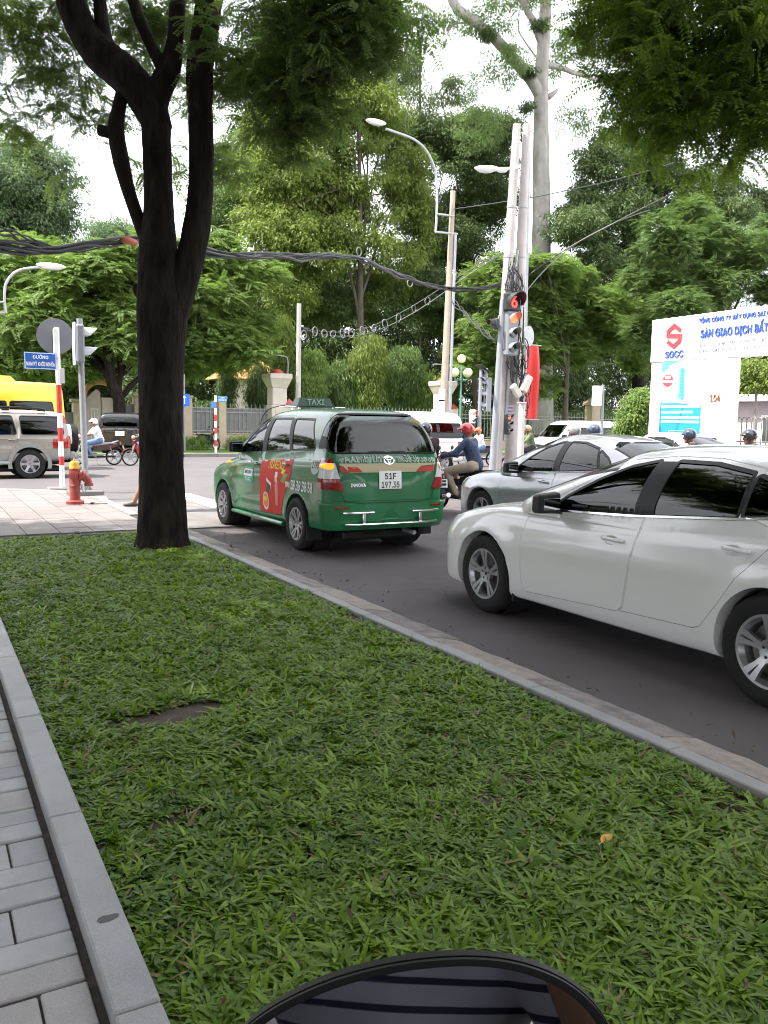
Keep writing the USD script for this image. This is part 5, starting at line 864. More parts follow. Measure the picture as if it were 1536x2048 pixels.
# ------------------------------------------------------------------ people
SKIN = mat('skin', (0.24, 0.125, 0.080), 0.5, var=.06, vs=8); HAIR = mat('black_hair', (0.012, 0.010, 0.009), 0.5)
ICO = trimesh.creation.icosphere(1).vertices; ICO2 = trimesh.creation.icosphere(2).vertices
def chain(js): return [hull(np.vstack([ICO2*ra+np.asarray(a), ICO2*rb+np.asarray(b)])) for (a, ra), (b, rb) in zip(js[:-1], js[1:])]
def fuse(ms, size=.03, it=6):
    m = m3.Manifold.batch_boolean(ms, m3.OpType.Add).refine_to_length(size); v, f = arr(m); t = trimesh.Trimesh(v, f, process=True); trimesh.smoothing.filter_taubin(t, iterations=it); return t
def hand_mesh(wrist, along, palm, curl=.9, s=1.0):
    """Palm, four curled fingers and a thumb. along: forearm direction, palm: the way the palm faces."""
    a = np.asarray(along, float)/np.linalg.norm(along); p = np.asarray(palm, float)+[.02, 0, 0]; p = p-a*(p@a); p /= np.linalg.norm(p); q = np.cross(a, p); w = np.asarray(wrist, float); ms = []
    S = ICO*.012*s; ms.append(hull(np.vstack([S+w+q*.02*s*k for k in (-1, 1)]+[S+w+a*.085*s+q*.034*s*k for k in (-1, 1)])))
    for i, L in enumerate((.072, .082, .076, .060)):
        b = w+a*.088*s+q*(-.030+.020*i)*s; d = a
        for k, seg in enumerate((.45, .32, .23)):
            e = b+d*L*seg*s; ms.append(hull(np.vstack([ICO*.0088*s+b, ICO*.0080*s+e]))); b = e; c = curl; d = a*math.cos(c*(k+1))+p*math.sin(c*(k+1))
    b = w+a*.03*s-q*.03*s; k1 = b+(a*.6-q*.7+p*.35)*.038*s; k2 = k1+(a*.7+p*.7)*.032*s; ms += [hull(np.vstack([ICO*.011*s+b, ICO*.010*s+k1])), hull(np.vstack([ICO*.010*s+k1, ICO*.0085*s+k2]))]
    return m3.Manifold.batch_boolean(ms, m3.OpType.Add)
def head_mesh(c, f=(1, 0, 0), up=(0, 0, 1), s=1.0):
    """Skull, jaw, nose, brow and ears, looking along f."""
    f = np.asarray(f, float)/np.linalg.norm(f); u = np.asarray(up, float); l = np.cross(u, f); P = lambda a, b, d: np.asarray(c, float)+(f*a+l*b+u*d)*s
    ms = [hull(np.vstack([ICO2*.082*s*(1, 1, 1)+P(-.018, 0, .035), ICO2*.070*s+P(.025, 0, .02), ICO2*.045*s+P(.045, 0, -.075), ICO2*.05*s+P(0, 0, -.06)])), hull(np.vstack([ICO*.010*s+P(.092, 0, .018), ICO*.015*s+P(.104, 0, -.022), ICO*.018*s+P(.075, 0, -.02)])), hull(np.vstack([ICO*.013*s+P(.078, .018, -.057), ICO*.013*s+P(.078, -.018, -.057), ICO*.011*s+P(.072, 0, -.065)])), hull(np.vstack([ICO*.013*s+P(.083, .034, .03), ICO*.013*s+P(.083, -.034, .03)]))]
    ms += [hull(np.vstack([ICO*.012*s+P(-.01, k*.080, .012), ICO*.014*s+P(-.022, k*.090, .0), ICO*.010*s+P(-.005, k*.078, -.03)])) for k in (-1, 1)]
    eyes = [move((ICO2*.0115*s, trimesh.creation.icosphere(2).faces), P(.080, k*.031, .008)) for k in (-1, 1)]
    return ms, eyes
RIDE = dict(pelvis=(-.17, 0, .86), chest=(-.06, 0, 1.15), neck=(-.02, 0, 1.32), head=(.02, 0, 1.435), sh=(-.05, .165, 1.27), el=(.14, .24, 1.06), wr=(.36, .28, 1.02), hip=(-.14, .10, .84), kn=(.32, .17, .74), an=(.14, .15, .36), toe=(.30, .16, .29))
def mirrored(p, k): return np.asarray(p, float)*(1, k, 1)
def person(label, loc, rz, pose=None, shirt=None, trousers=None, helmet=None, hair=True, shoe=BLACK, sleeve=1.0, legs=1.0, scale=1.0, look=(1, 0, 0), group=None, width=1.0, mask=None, palm=(0, 0, -1), hand_dir=None, head=True):
    J = dict(RIDE); J.update(pose or {}); t = thing('person', label, 'person', loc, rz, group); S = lambda k, s=1: mirrored(J[k], s) if not isinstance(J[k], dict) else np.asarray(J[k][s], float)
    w = width; parts, hands, cloth_t, cloth_b = [], [], [], []; g = .013
    torso = [(S('pelvis'), .125*w), ((S('pelvis')+S('chest'))/2, .118*w), (S('chest'), .128*w), ]
    parts += chain(torso); up = lambda x: [(p, r+g) for p, r in x]; cloth_t += chain(up(torso))
    for s in (1, -1):
        sh = [(S('chest')+[0, s*.05, .02], .105*w), (S('sh', s), .062*w)]; parts += chain(sh); cloth_t += chain(up(sh)); parts += chain([(S('neck'), .05), (S('sh', s)+[0, -s*.06, .02], .045)]); cloth_t += chain([(S('neck')+[-.015, 0, -.045], .058), (S('sh', s), .066*w)])
        arm = [(S('sh', s), .056*w), (S('el', s), .042*w), (S('wr', s), .029*w)]; parts += chain(arm); e = S('el', s)
        if sleeve >= 1: cloth_t += chain(up(arm))
        else: c = S('sh', s)+(e-S('sh', s))*sleeve*1.4; cloth_t += chain([(S('sh', s), .056*w+g), (c, .052*w+g)])
        leg = [(S('hip', s), .088*w), (S('kn', s), .058*w), (S('an', s), .038*w)]; parts += chain([(S('pelvis'), .12*w), (S('hip', s), .095*w)])+chain(leg); cloth_b += chain([(S('pelvis'), .12*w+g), (S('hip', s), .095*w+g)])
        if legs >= 1: cloth_b += chain([(p, r+g) for p, r in leg])
        else: c = S('hip', s)+(S('kn', s)-S('hip', s))*min(1, legs*2); cloth_b += chain([(S('hip', s), .088*w+g), (c, .07*w+g)])
        an, toe = S('an', s), S('toe', s); foot = [hull(np.vstack([ICO*.036+an-[0, 0, .01], ICO*.03+toe, ICO*.032+an+(an-toe)*(.25, .25, 0)+[0, 0, toe[2]-an[2]]]))]; parts += foot
        obj(t, 'shoe', fuse([hull(np.vstack([ICO*.040+an-[0, 0, .045], ICO*.040*np.array([1, 1, .75])+toe, ICO*.037+an+(an-toe)*(.28, .28, 0)+[0, 0, toe[2]-an[2]]]))], .04, 3), shoe, True)
        wr = S('wr', s); hd = np.asarray(hand_dir[s], float) if hand_dir else wr-e; hands.append(hand_mesh(wr, hd, palm, .75))
    hd, eyes = head_mesh(S('head'), look); parts += chain([(S('neck')-[.01, 0, .05], .055), (S('head')-[.01, 0, .05], .048)])
    body = man(fuse(parts, .035, 6)); body = m3.Manifold.batch_boolean([body, man(fuse(hd, .016, 3))]+hands, m3.OpType.Add)
    b = obj(t, 'body', body, SKIN, True); obj(b, 'eye', eyes, BLACK, True)
    if shirt: obj(t, 'shirt', fuse(cloth_t, .035, 5), shirt, True)
    if trousers: obj(t, 'trousers', fuse(cloth_b, .035, 5), trousers, True)
    c = S('head'); f = np.asarray(look, float)/np.linalg.norm(look)
    if helmet:
        v = trimesh.creation.icosphere(3); q = v.vertices.copy(); a = math.atan2(f[1], f[0])
        sh = man((q*(.135, .118, .125), v.faces))-man(cbox((.6, .6, .3), (0, 0, -.215), .001))-man(bbox((.06, -.3, -.3), (.3, .3, -.012), .001))-man((q*(.118, .102, .110), v.faces)); h = obj(t, 'helmet', move(sh, c+[0, 0, .045], rz=a), helmet, 40)
        obj(h, 'visor_peak', move(man((q*(.175, .115, .05), v.faces))^man(bbox((.09, -.2, -.01), (.3, .2, .02), .001)), c+[0, 0, .055], rz=a), helmet, 40); obj(h, 'chin_strap', tube(spline([c+[-.0, .095, .03], c+f*.03+[0, .06, -.10], c+f*.03+[0, -.06, -.10], c+[0, -.095, .03]], 12), .006, 6), BLACK)
    elif hair:
        v = trimesh.creation.icosphere(3); q = v.vertices; m = man((q*.098*np.array([1.02, .92, 1.0])+[-.022, 0, .04], v.faces))-man(bbox((.045, -.2, -.2), (.3, .2, .075), .001))-man(bbox((-.3, -.2, -.3), (.3, .2, -.04), .001)); obj(t, 'hair', move(m, c, rz=math.atan2(f[1], f[0])), HAIR, 40)
    if mask: obj(t, 'face_mask', move(man((trimesh.creation.icosphere(2).vertices*(.05, .075, .06), trimesh.creation.icosphere(2).faces)), c+f*.06+[0, 0, -.045]), mask, True)
    return t

# ------------------------------------------------------------------ motorbikes
def spoke_wheel(parent, x, R=.285, w=.075, cast=True, rim=None):
    g = group_part(parent, 'wheel', (x, 0, R)); v = R-.052
    obj(g, 'tyre', lathe([(v, -w*.3), (R-.03, -w*.5), (R-.008, -w*.32), (R, 0), (R-.008, w*.32), (R-.03, w*.5), (v, w*.3)], 40, 'y'), RUBBER, 40)
    ms = [lathe([(v-.022, -w*.28), (v+.004, -w*.36), (v+.004, w*.36), (v-.022, w*.28), (v-.022, -w*.28)], 36, 'y'), lathe([(0, -.06), (.045, -.06), (.05, 0), (.045, .06), (0, .06)], 16, 'y')]
    for k in range(5 if cast else 14):
        a = k*2*PI/(5 if cast else 14); r = .014 if cast else .003; b = a+.3 if cast else a+.15
        ms.append(tube([(.04*math.cos(a), 0, .04*math.sin(a)), ((v-.01)*math.cos(b), 0, (v-.01)*math.sin(b))], r, 6))
    obj(g, 'rim', ms, rim or ALLOY, 40); obj(g, 'brake_drum', move(lathe([(0, -.02), (.075, -.02), (.08, 0), (.075, .02), (0, .02)], 20, 'y'), (0, .03, 0)), STEEL, 40)
def motorbike(label, loc, rz, paint, group=None, rack=False, seatm=None, plate=True, scooter=False, steer=0.0, lean=0.0, rim=None):
    t = thing('motorbike', label, 'motorbike', loc, rz, group); O = lambda n, m, M, s=40: obj(t, n, m, M, s)
    spoke_wheel(t, .62, rim=rim); spoke_wheel(t, -.62, rim=rim)
    for s in (1, -1): O('fork', tube([(.62, s*.065, .285), (.50, s*.07, .66), (.47, s*.06, .74)], .018, 8), STEEL); O('shock_absorber', tube([(-.58, s*.11, .33), (-.46, s*.12, .66)], [.022, .028], 8), CHROME)
    fa = np.linspace(.25, 2.3, 9); O('front_fender', [move(cbox((.10, .11, .012), (0, 0, 0), .004), (.62+.315*math.cos(a), 0, .285+.315*math.sin(a)), ry=-(a-PI/2)) for a in np.linspace(.5, 2.6, 11)], paint)
    O('leg_shield', [hull([(.48, s*.05, .88), (.42, s*.20, .78), (.40, s*.22, .52), (.34, s*.14, .33), (.36, s*.06, .34), (.46, s*.05, .55), (.34, s*.20, .52)]) for s in (1, -1)]+[hull([(.52, s*.10, .92) for s in (1, -1)]+[(.40, s*.07, .66) for s in (1, -1)]+[(.50, 0, .64), (.56, 0, .86)])], paint)
    O('frame_cover', hull([(.36, s*.07, .46) for s in (1, -1)]+[(.05, s*.09, .50) for s in (1, -1)]+[(.05, s*.08, .62) for s in (1, -1)]+[(.32, s*.06, .60) for s in (1, -1)]), paint)
    O('side_cover', [hull([(.10, s*.13, .50), (.06, s*.14, .66), (-.45, s*.13, .73), (-.80, s*.05, .76), (-.74, s*.07, .64), (-.35, s*.13, .52), (0, 0, .6), (-.6, 0, .72)]) for s in (1, -1)], paint)
    O('seat', hull([(.14, s*.09, .74) for s in (1, -1)]+[(-.15, s*.13, .77) for s in (1, -1)]+[(-.50, s*.13, .785) for s in (1, -1)]+[(-.68, s*.08, .785) for s in (1, -1)]+[(-.62, s*.10, .72) for s in (1, -1)]+[(.10, s*.10, .66) for s in (1, -1)]), seatm or BLACK)
    O('engine', [bbox((-.06, -.11, .26), (.26, .11, .42), .04), move(lathe([(0, -.06), (.075, -.06), (.08, .0), (.075, .06), (0, .06)], 16, 'x'), (.30, 0, .40))], mat('engine_alloy', (.25, .25, .25), .45, .6)); O('swing_arm', [bbox((-.66, s*.085-.015, .27), (-.05, s*.085+.015, .32), .01) for s in (1, -1)], BLACK)
    O('exhaust', [tube([(.28, -.05, .34), (.20, -.11, .24), (-.20, -.13, .24)], .018, 8), tube([(-.18, -.13, .25), (-.30, -.135, .28), (-.86, -.15, .40)], [.025, .045, .04], 10)], CHROME)
    hb = O('handlebar', tube([(.34, .33, .98), (.40, .22, 1.0), (.44, .06, .97), (.44, -.06, .97), (.40, -.22, 1.0), (.34, -.33, .98)], .012, 8), STEEL)
    for s in (1, -1):
        obj(hb, 'grip', tube([(.405, s*.21, 1.0), (.335, s*.345, .98)], .019, 8), BLACK); m = O('rear_view_mirror', [tube([(.40, s*.20, 1.0), (.42, s*.25, 1.12)], .006, 6), move(hull(ICO2*(.012, .06, .04)), (.42, s*.27, 1.15))], BLACK)
        O('turn_signal', move(hull(ICO*(.03, .035, .022)), (.50, s*.13, .86)), AMBER); O('foot_peg', tube([(.10, s*.10, .29), (.10, s*.22, .29)], .014, 6), BLACK)
    O('headlight', move(hull(ICO2*(.06, .10, .07)), (.50, 0, .98)), CLEARLENS); O('headlight_cowl', hull([(.53, s*.09, .96) for s in (1, -1)]+[(.40, s*.11, .95) for s in (1, -1)]+[(.40, s*.09, 1.06) for s in (1, -1)]+[(.48, s*.07, 1.06) for s in (1, -1)]), paint)
    O('tail_light', hull([(-.84, s*.06, .80) for s in (1, -1)]+[(-.92, s*.04, .76) for s in (1, -1)]+[(-.84, s*.06, .70) for s in (1, -1)]+[(-.90, 0, .70)]), REDGLASS); O('rear_fender', hull([(-.72, s*.06, .70) for s in (1, -1)]+[(-.92, s*.07, .56) for s in (1, -1)]+[(-.96, s*.06, .42) for s in (1, -1)]+[(-.84, s*.07, .62) for s in (1, -1)]), BLACK)
    O('grab_rail', tube([(-.50, .14, .75), (-.72, .11, .82), (-.78, 0, .83), (-.72, -.11, .82), (-.50, -.14, .75)], .012, 8), STEEL); O('side_stand', tube([(0, .10, .27), (-.06, .20, .02)], .010, 6), STEEL)
    if plate:
        p = O('number_plate', move(cbox((.006, .19, .14), (0, 0, 0), .003), (-.945, 0, .60), ry=.25), WHITE); obj(p, 'plate_lettering', [bbox((-.956, -.07, .625), (-.950, .07, .655), .001), bbox((-.966, -.07, .565), (-.96, .07, .605), .001)], mat('print_badge_ink'), False)
    return t
RED_P, DKRED_P, BLK_P = car_paint('red_bike_paint', (.20, .010, .012)), car_paint('maroon_bike_paint', (.030, .007, .009)), car_paint('black_bike_paint', (.012, .012, .014))
def ride(bike_label, person_label, loc, heading, bike, cat_pose=None, **k):
    seat_m = k.pop('seatm', None); rim = k.pop('rim', None)
    if bike_label: motorbike(bike_label, loc, heading, bike, seatm=seat_m, rim=rim)
    off = k.pop('back', 0.0); c, s = math.cos(heading), math.sin(heading); return person(person_label, (loc[0]-off*c, loc[1]-off*s, loc[2]+k.pop('dz', 0)), heading, cat_pose, **k)
CW = lambda n, c, **k: mat('cloth_'+n, c, .85, var=.10, vs=14, bump=.004, bs=25, **k)
JEANS = CW('blue_jeans', (.10, .17, .32)); BEIGE = CW('beige_trousers', (.36, .30, .22)); DARKT = CW('dark_trousers', (.03, .03, .035))
glossy = lambda n, c: mat('helmet_'+n, c, .18, coat=1)
ride('dark maroon motorbike ridden by the person in the white shirt, in the cross street', 'person in a white shirt, jeans and pale helmet riding left in the cross street', (5.30, 29.95, 0.004), PI, DKRED_P, shirt=CW('white_shirt', (.78, .78, .80)), trousers=JEANS, helmet=glossy('pale', (.70, .66, .62)), sleeve=.6, seatm=mat('grey_seat', (.40, .39, .38), .6))
ride('black and red motorbike half hidden behind the street tree trunk', 'person in a green top on the red motorbike behind the tree trunk', (6.95, 29.3, 0.004), PI, RED_P, shirt=CW('green_top', (.08, .22, .12)), trousers=JEANS, helmet=glossy('green', (.05, .25, .12)))
ride('black motorbike with a white number plate, stopped beside the taxi rear', 'person in a dark maroon jacket and black helmet, half hidden by the taxi rear window', (7.75, 12.5, 0.0), PI/2-.25, BLK_P, shirt=CW('maroon_jacket', (.045, .018, .020)), trousers=DARKT, helmet=glossy('black', (.012, .012, .016)))
ride('black motorbike under the person in the red helmet', 'person in a red helmet and patterned dark blue shirt between the taxi and the poles', (8.50, 12.3, 0.0), PI/2+.55, BLK_P, shirt=mat('cloth_blue_pattern', (.012, .02, .055), .85, col2=(.07, .10, .17), vs=42), trousers=BEIGE, helmet=glossy('red', (.42, .015, .02)), look=(.8, .5, -.1), mask=CW('teal_mask', (.10, .22, .24)))
ride('pale motorbike of the person in the orange helmet, by the far kerb', 'person in an orange helmet, white top and jeans riding left before the fence', (18.6, 26.2, 0.004), PI-.1, BLK_P, shirt=CW('white_top', (.75, .75, .76)), trousers=JEANS, helmet=glossy('orange', (.60, .10, .03)), scale=.9, dz=-.12)
ride('motorbike carrying two people behind the silver sedan', 'person in a grey helmet riding in front on the bike behind the silver sedan', (11.6, 13.0, 0), PI/2+.5, BLK_P, shirt=CW('olive_jacket', (.10, .10, .08)), trousers=DARKT, helmet=glossy('grey', (.20, .20, .19)))
ride(None, 'person in a navy helmet sitting behind another rider beyond the silver sedan', (11.6, 13.0, 0.0), PI/2+.5, BLK_P, shirt=CW('navy_shirt', (.03, .04, .09)), trousers=DARKT, helmet=glossy('navy', (.03, .04, .07)), back=.42, dz=.02, cat_pose=dict(el=(.20, .22, 1.10), wr=(.36, .12, 1.00)))
ride('motorbike hidden behind the white hatchback, left of the house number', 'person whose dark blue helmet shows above the silver sedan boot', (12.75, 11.1, 0), PI/2+.6, BLK_P, dz=-.04, shirt=DARKT, trousers=DARKT, helmet=glossy('darkblue', (.02, .03, .06)))
ride('motorbike hidden behind the white hatchback, below the house number', 'person whose black helmet shows over the white hatchback roof below the house number', (12.9, 9.9, 0), PI/2+.9, BLK_P, dz=-.03, shirt=DARKT, trousers=DARKT, helmet=glossy('blacktwo', (.015, .015, .02)))
ride('motorbike with a helmeted rider beyond the beige post', 'person in a green jacket seen between the white poles and the beige post', (17.6, 22.0, 0), PI-.4, RED_P, shirt=CW('army_green', (.12, .15, .08)), trousers=DARKT, helmet=glossy('tan', (.40, .28, .16)))
motorbike('black parked motorbike on the verge before the cream wall', (12.55, 40.6, .14), -1.2, BLK_P)
# the driver of the silver sedan, arm on the wheel
person('driver in a light blue shirt with a hand on the wheel of the silver sedan', (7.68, 8.72, -.34), PI/2, dict(pelvis=(-.02, 0, .86), el=(.25, .22, 1.16), wr=(.44, .12, 1.28), kn=(.42, .15, .82), an=(.72, .12, .60), toe=(.84, .12, .66)), shirt=CW('sky_shirt', (.22, .36, .50)), trousers=DARKT, sleeve=.6)
# the walker behind the tree
person('person walking behind the dark tree trunk, one bare leg and grey shoe showing', (3.66, 14.38, .103), PI-.15, dict(pelvis=(0, 0, .95), chest=(.03, 0, 1.30), neck=(.04, 0, 1.46), head=(.07, 0, 1.58), sh=(.02, .18, 1.42), el={1: (.02, .22, 1.14), -1: (-.10, -.22, 1.14)}, wr={1: (.20, .22, .95), -1: (-.10, -.22, .90)}, hip=(0, .09, .92), kn={1: (.30, .10, .50), -1: (-.02, -.10, .50)}, an={1: (.50, .10, .085), -1: (-.30, -.10, .12)}, toe={1: (.64, .10, .035), -1: (-.17, -.10, .04)}), shirt=CW('white_tee', (.6, .6, .6)), trousers=CW('grey_shorts', (.16, .16, .16)), legs=.48, sleeve=.6, shoe=mat('grey_shoe', (.06, .055, .06), .7))
# the photographer and the motorbike mirror at the bottom of the picture
_st = usdkit.material(stage, '/World/Looks/cloth_striped', {'tc': ('geometry', {}), 's': ('separate_xyz', {}), 'w': ('math', {'math_type': 'multiply', 'value2': 30.0}), 'f': ('math', {'math_type': 'fraction'}), 'g': ('math', {'math_type': 'greater_than', 'value2': .74}), 'm': ('mix', {'color1': (.34, .33, .41), 'color2': (.015, .015, .04)}), 'p': ('principled_bsdf', {'roughness': .85})},
    [('tc.position', 's.vector'), ('s.z', 'w.value1'), ('w.value', 'f.value1'), ('f.value', 'g.value1'), ('g.value', 'm.fac'), ('m.color', 'p.base_color')], surface='p.BSDF')
person('person in a blue and dark striped shirt seen only in the motorbike mirror', (-.22, -.32, -.02), PI/2-YAW, dict(pelvis=(-.05, 0, .86), chest=(.0, 0, 1.20), neck=(.0, 0, 1.42), head=(.03, 0, 1.56), sh=(.0, .19, 1.37), el=(.22, .26, 1.22), wr=(.32, .14, 1.46)), shirt=_st, trousers=DARKT, sleeve=.5, palm=(.3, 0, 1))
mt = thing('motorbike_mirror', 'black framed motorbike mirror at the bottom edge, reflecting a striped shirt', 'mirror')
def mirror():
    d = .40; C0 = np.array([0, 0, EYE]); top = [(470, 2075), (500, 2040), (560, 1998), (640, 1960), (720, 1934), (800, 1917), (880, 1908), (950, 1906), (1020, 1913), (1085, 1932), (1140, 1960), (1185, 2000), (1215, 2045), (1235, 2110), (1225, 2190), (1170, 2255), (1050, 2295), (850, 2310), (650, 2290), (520, 2235), (455, 2150)]
    for _ in range(3): top = [q for a, b in zip(top, top[1:]+top[:1]) for q in ((.75*a[0]+.25*b[0], .75*a[1]+.25*b[1]), (.25*a[0]+.75*b[0], .25*a[1]+.75*b[1]))]
    c = C0+ray(850, 2105)*d; fh = np.array([math.sin(YAW), math.cos(YAW), 0]); n = C0-c+np.array([0, 0, 0.0]); n /= np.linalg.norm(n); tgt = C0-fh*.42+[.0, 0, -.40]-c; tgt /= np.linalg.norm(tgt); n = n+tgt; n /= np.linalg.norm(n)   # tilted so that the rider sees the torso
    r = np.cross(n, [0, 0, 1.0]); r = -r/np.linalg.norm(r); u = np.cross(n, r); u = u if u[2] > 0 else -u; r = np.cross(u, n)
    pts = []
    for px, py in top:
        q = ray(px, py); t_ = ((c-C0)@n)/(q@n); p = C0+q*t_-c; pts.append((p@r, p@u))
    P = Polygon(pts).buffer(.006).buffer(-.006, quad_segs=8); rim = P.buffer(.0005).difference(P.buffer(-.0045)); M = lambda m: axes(m, r, u, n, c)
    face_ = P.buffer(-.0035); v, f = arr(ext(face_, .004)); v, f = trimesh.remesh.subdivide_to_size(v, f, .012); v = v.copy(); v[:, 2] += -.5*(v[:, 0]**2+v[:, 1]**2)/3.0-.001
    obj(mt, 'mirror_glass', M((v, f)), mat('mirror_silver', (.25, .25, .255), .015, 1.0), True)
    back = hull(np.vstack([np.c_[np.array(P.exterior.coords)[:-1], np.full(len(P.exterior.coords)-1, -.004)], np.c_[np.array(P.buffer(-.03).exterior.coords)[:-1], np.full(len(P.buffer(-.03).exterior.coords)-1, -.010)]]))
    bk = mat('mirror_shell', (.005, .005, .006), .5, spec=.3); obj(mt, 'shell', M(back), bk, 40); obj(mt, 'frame', M(join([ext(rim, .008, -.004), ext(P.difference(P.buffer(-.0025)), .003, .005)])), bk, 30)
    e = c-n*.02; obj(mt, 'stem', tube(spline([e-u*.02, e-u*.09-n*.03, e-u*.20+fh*.02, np.array([c[0]-.01, c[1]+.04, 1.03])], 14), .006, 8), BLACK)
    b = np.array([c[0]-.01, c[1]+.04, 1.02]); rr = np.array([fh[1], -fh[0], 0]); obj(mt, 'handlebar', tube([b-rr*.75-fh*.12, b-rr*.62, b-rr*.3+[0, 0, .02], b+rr*.05, b+rr*.20-fh*.06], .013, 8), BLACK)
mirror()

# ------------------------------------------------------------------ street furniture
POLE_G = mat('pole_grey_paint', (.25, .26, .285), .4, .1, var=.08, vs=5); CONC = mat('pole_concrete', (.50, .46, .42), .85, var=.16, vs=2.5, bump=.004, bs=30); CONC_W = mat('pole_pale_concrete', (.42, .385, .37), .85, col2=(.33, .295, .28), vs=1.8, bump=.004, bs=30)
RED_S, WHITE_S, BLUE_S = mat('stripe_red', (.50, .035, .03), .5, var=.1), mat('stripe_white', (.70, .69, .66), .5, var=.08), mat('street_sign_blue', (.02, .10, .38), .4)
SIGN_W = mat('sign_white', (.78, .78, .78), .5); SIG = mat('signal_grey', (.20, .21, .235), .45, var=.05); SIGD = mat('signal_black', (.02, .02, .022), .5)
RED_ON = mat('red_lamp_lit', (1.0, .07, .02), .3, emit=2.2); RED_DIG = mat('red_digit_lit', (1.0, .03, .02), .3, emit=1.6); LENS_OFF = mat('dark_lens', (.02, .03, .03), .15, coat=1)
def cyl(p0, p1, r0, r1=None, n=16): return tube([p0, p1], [r0, r0 if r1 is None else r1], n)
def visor(r, depth, n=18, cut=.55):
    """A hood over a lens facing -y."""
    a = np.linspace(-PI*cut+PI/2, PI*cut+PI/2, n); o = np.stack([r*np.cos(a), 0*a, r*np.sin(a)], 1); w = np.clip(np.sin(a)*.5+.5, .25, 1); q = o+np.stack([0*a, -depth*w, 0*a], 1); i = o*(.94, 1, .94); j = q*(.94, 1, .94)
    v = np.vstack([o, q, i, j]); f = []
    for k in range(n-1): f += [(k, k+1, n+k+1), (k, n+k+1, n+k), (2*n+k, 3*n+k, 3*n+k+1), (2*n+k, 3*n+k+1, 2*n+k+1), (n+k, n+k+1, 3*n+k+1), (n+k, 3*n+k+1, 3*n+k)]
    return v, np.array(f)
def signal_head(parent, c, rz, aspects, R=.14, pitch=.40, lit=None, case=SIG, hood=SIG, depth=.16, name='signal_head', w=None):
    """A row of lenses in a case; faces -y before the turn rz. lit: {row: material}."""
    n = len(aspects); W = w or R*2.5; T = lambda m: move(m, c, rz=rz); top = (n-1)/2*pitch
    h = obj(parent, name, T(cbox((W, depth, n*pitch), (0, 0, 0), .03)), case, 30)
    for k in range(n):
        z = top-k*pitch; m = (lit or {}).get(k, LENS_OFF)
        obj(h, 'lens', T(move(lathe([(0, -.015), (R*.6, -.010), (R*.88, 0), (0, .0)], 20, 'y'), (0, -depth/2-.004, z))), m, 40); obj(h, 'visor', T(move(visor(R*1.02, R*1.9), (0, -depth/2, z))), hood, 40)
    return h
# main signal at the far side of the lane
t = thing('traffic_light', 'traffic light showing red with a lit countdown digit, before the double white poles', 'traffic light')
Pm = lambda px, py, y=19.5: at_y(px, py, y)
b, tp = Pm(985, 935), Pm(1006, 600); b = tp+(b-tp)*(tp[2]-.13)/(tp[2]-b[2])
obj(t, 'pole', [cyl(b, b+(tp-b)*.16, .11, .10), cyl(b+(tp-b)*.16, tp, .098, .085)], POLE_G, 40); obj(t, 'pole_base', cbox((.45, .45, .05), b, .01), STEEL, False)
signal_head(t, Pm(1015, 668)+[.0, -.16, 0], .0, 'ryg', .150, .41, {0: RED_ON}, SIG, SIG, .2)
obj(t, 'head_bracket', [cyl(Pm(1005, 640), Pm(1022, 640), .03), cyl(Pm(1000, 700), Pm(1022, 700), .03)], STEEL)
cd = Pm(1016, 606)+[.0, -.18, 0]; h = obj(t, 'countdown_box', cbox((.50, .22, .50), cd, .04), SIGD, 30); obj(h, 'digit', face(text('6', .30, .01, True), '-y', cd+[0, -.113, -.15]), RED_DIG, False); obj(h, 'visor', move(visor(.25, .36, cut=.62), cd+[0, -.11, 0]), SIGD, 40)
signal_head(t, Pm(1006, 848)+[.05, -.14, 0], .25, 'ryg', .075, .20, {0: RED_ON}, SIGD, SIGD, .12, w=.22)
g = Pm(990, 648); obj(t, 'side_signal', [cbox((.12, .26, .30), g, .03), move(visor(.12, .16), g+[-.1, 0, 0], rz=-PI/2)], SIGD, 40); obj(t, 'bracket_bar', cyl(Pm(987, 660), Pm(1004, 618), .018), STEEL)
# utility poles: two pale concrete poles with a steel conduit
t = thing('utility_pole', 'pair of pale concrete utility poles lashed together, with a street lamp arm and cable tangle', 'utility pole')
for x0, x1, r in ((990, 1034, .165), (1020, 1054, .165)):
    a, c = at_y(x0, 940, 20.1), at_y(x1, 249, 20.1); d = (c-a)/(c[2]-a[2]); a = c+d*(.12-c[2]); obj(t, 'concrete_pole', tube([a, (a+c)/2, c], [r*1.12, r*.92, r*.68], 18), CONC_W, 40)
    for k in range(4): obj(t, 'steel_band', move(lathe([(r*1.03, -.03), (r*1.06, -.03), (r*1.06, .03), (r*1.03, .03), (r*1.03, -.03)], 18), a+(c-a)*(.35+.14*k), s=(1-.06*k, 1-.06*k, 1)), STEEL, 40)
obj(t, 'conduit', tube([at_y(1048, 860, 20.3), at_y(1052, 600, 20.3), at_y(1057, 340, 20.3), at_y(1057, 300, 20.3)], .05, 10), STEEL); obj(t, 'conduit', tube([at_y(1008, 880, 19.95), at_y(1028, 560, 19.95), at_y(1036, 500, 20)], .03, 8), STEEL)
obj(t, 'lamp_arm', tube([at_y(1040, 334, 19.9), at_y(1005, 338, 19.9), at_y(985, 341, 19.9)], .035, 8), WHITE); c = at_y(974, 337, 19.9); l = obj(t, 'lamp_head', [move(hull(ICO2*(.36, .14, .08)), c, rz=-.45), move(hull(ICO2*(.16, .10, .07)), c+[.38, -.18, -.03], rz=-.45)], SIGN_W, True)
obj(l, 'lamp_bowl', move(hull(ICO2*(.26, .11, .08)), c+[-.03, .02, -.045], rz=-.45), CLEARLENS, True)
rng = np.random.default_rng(12); cab = []
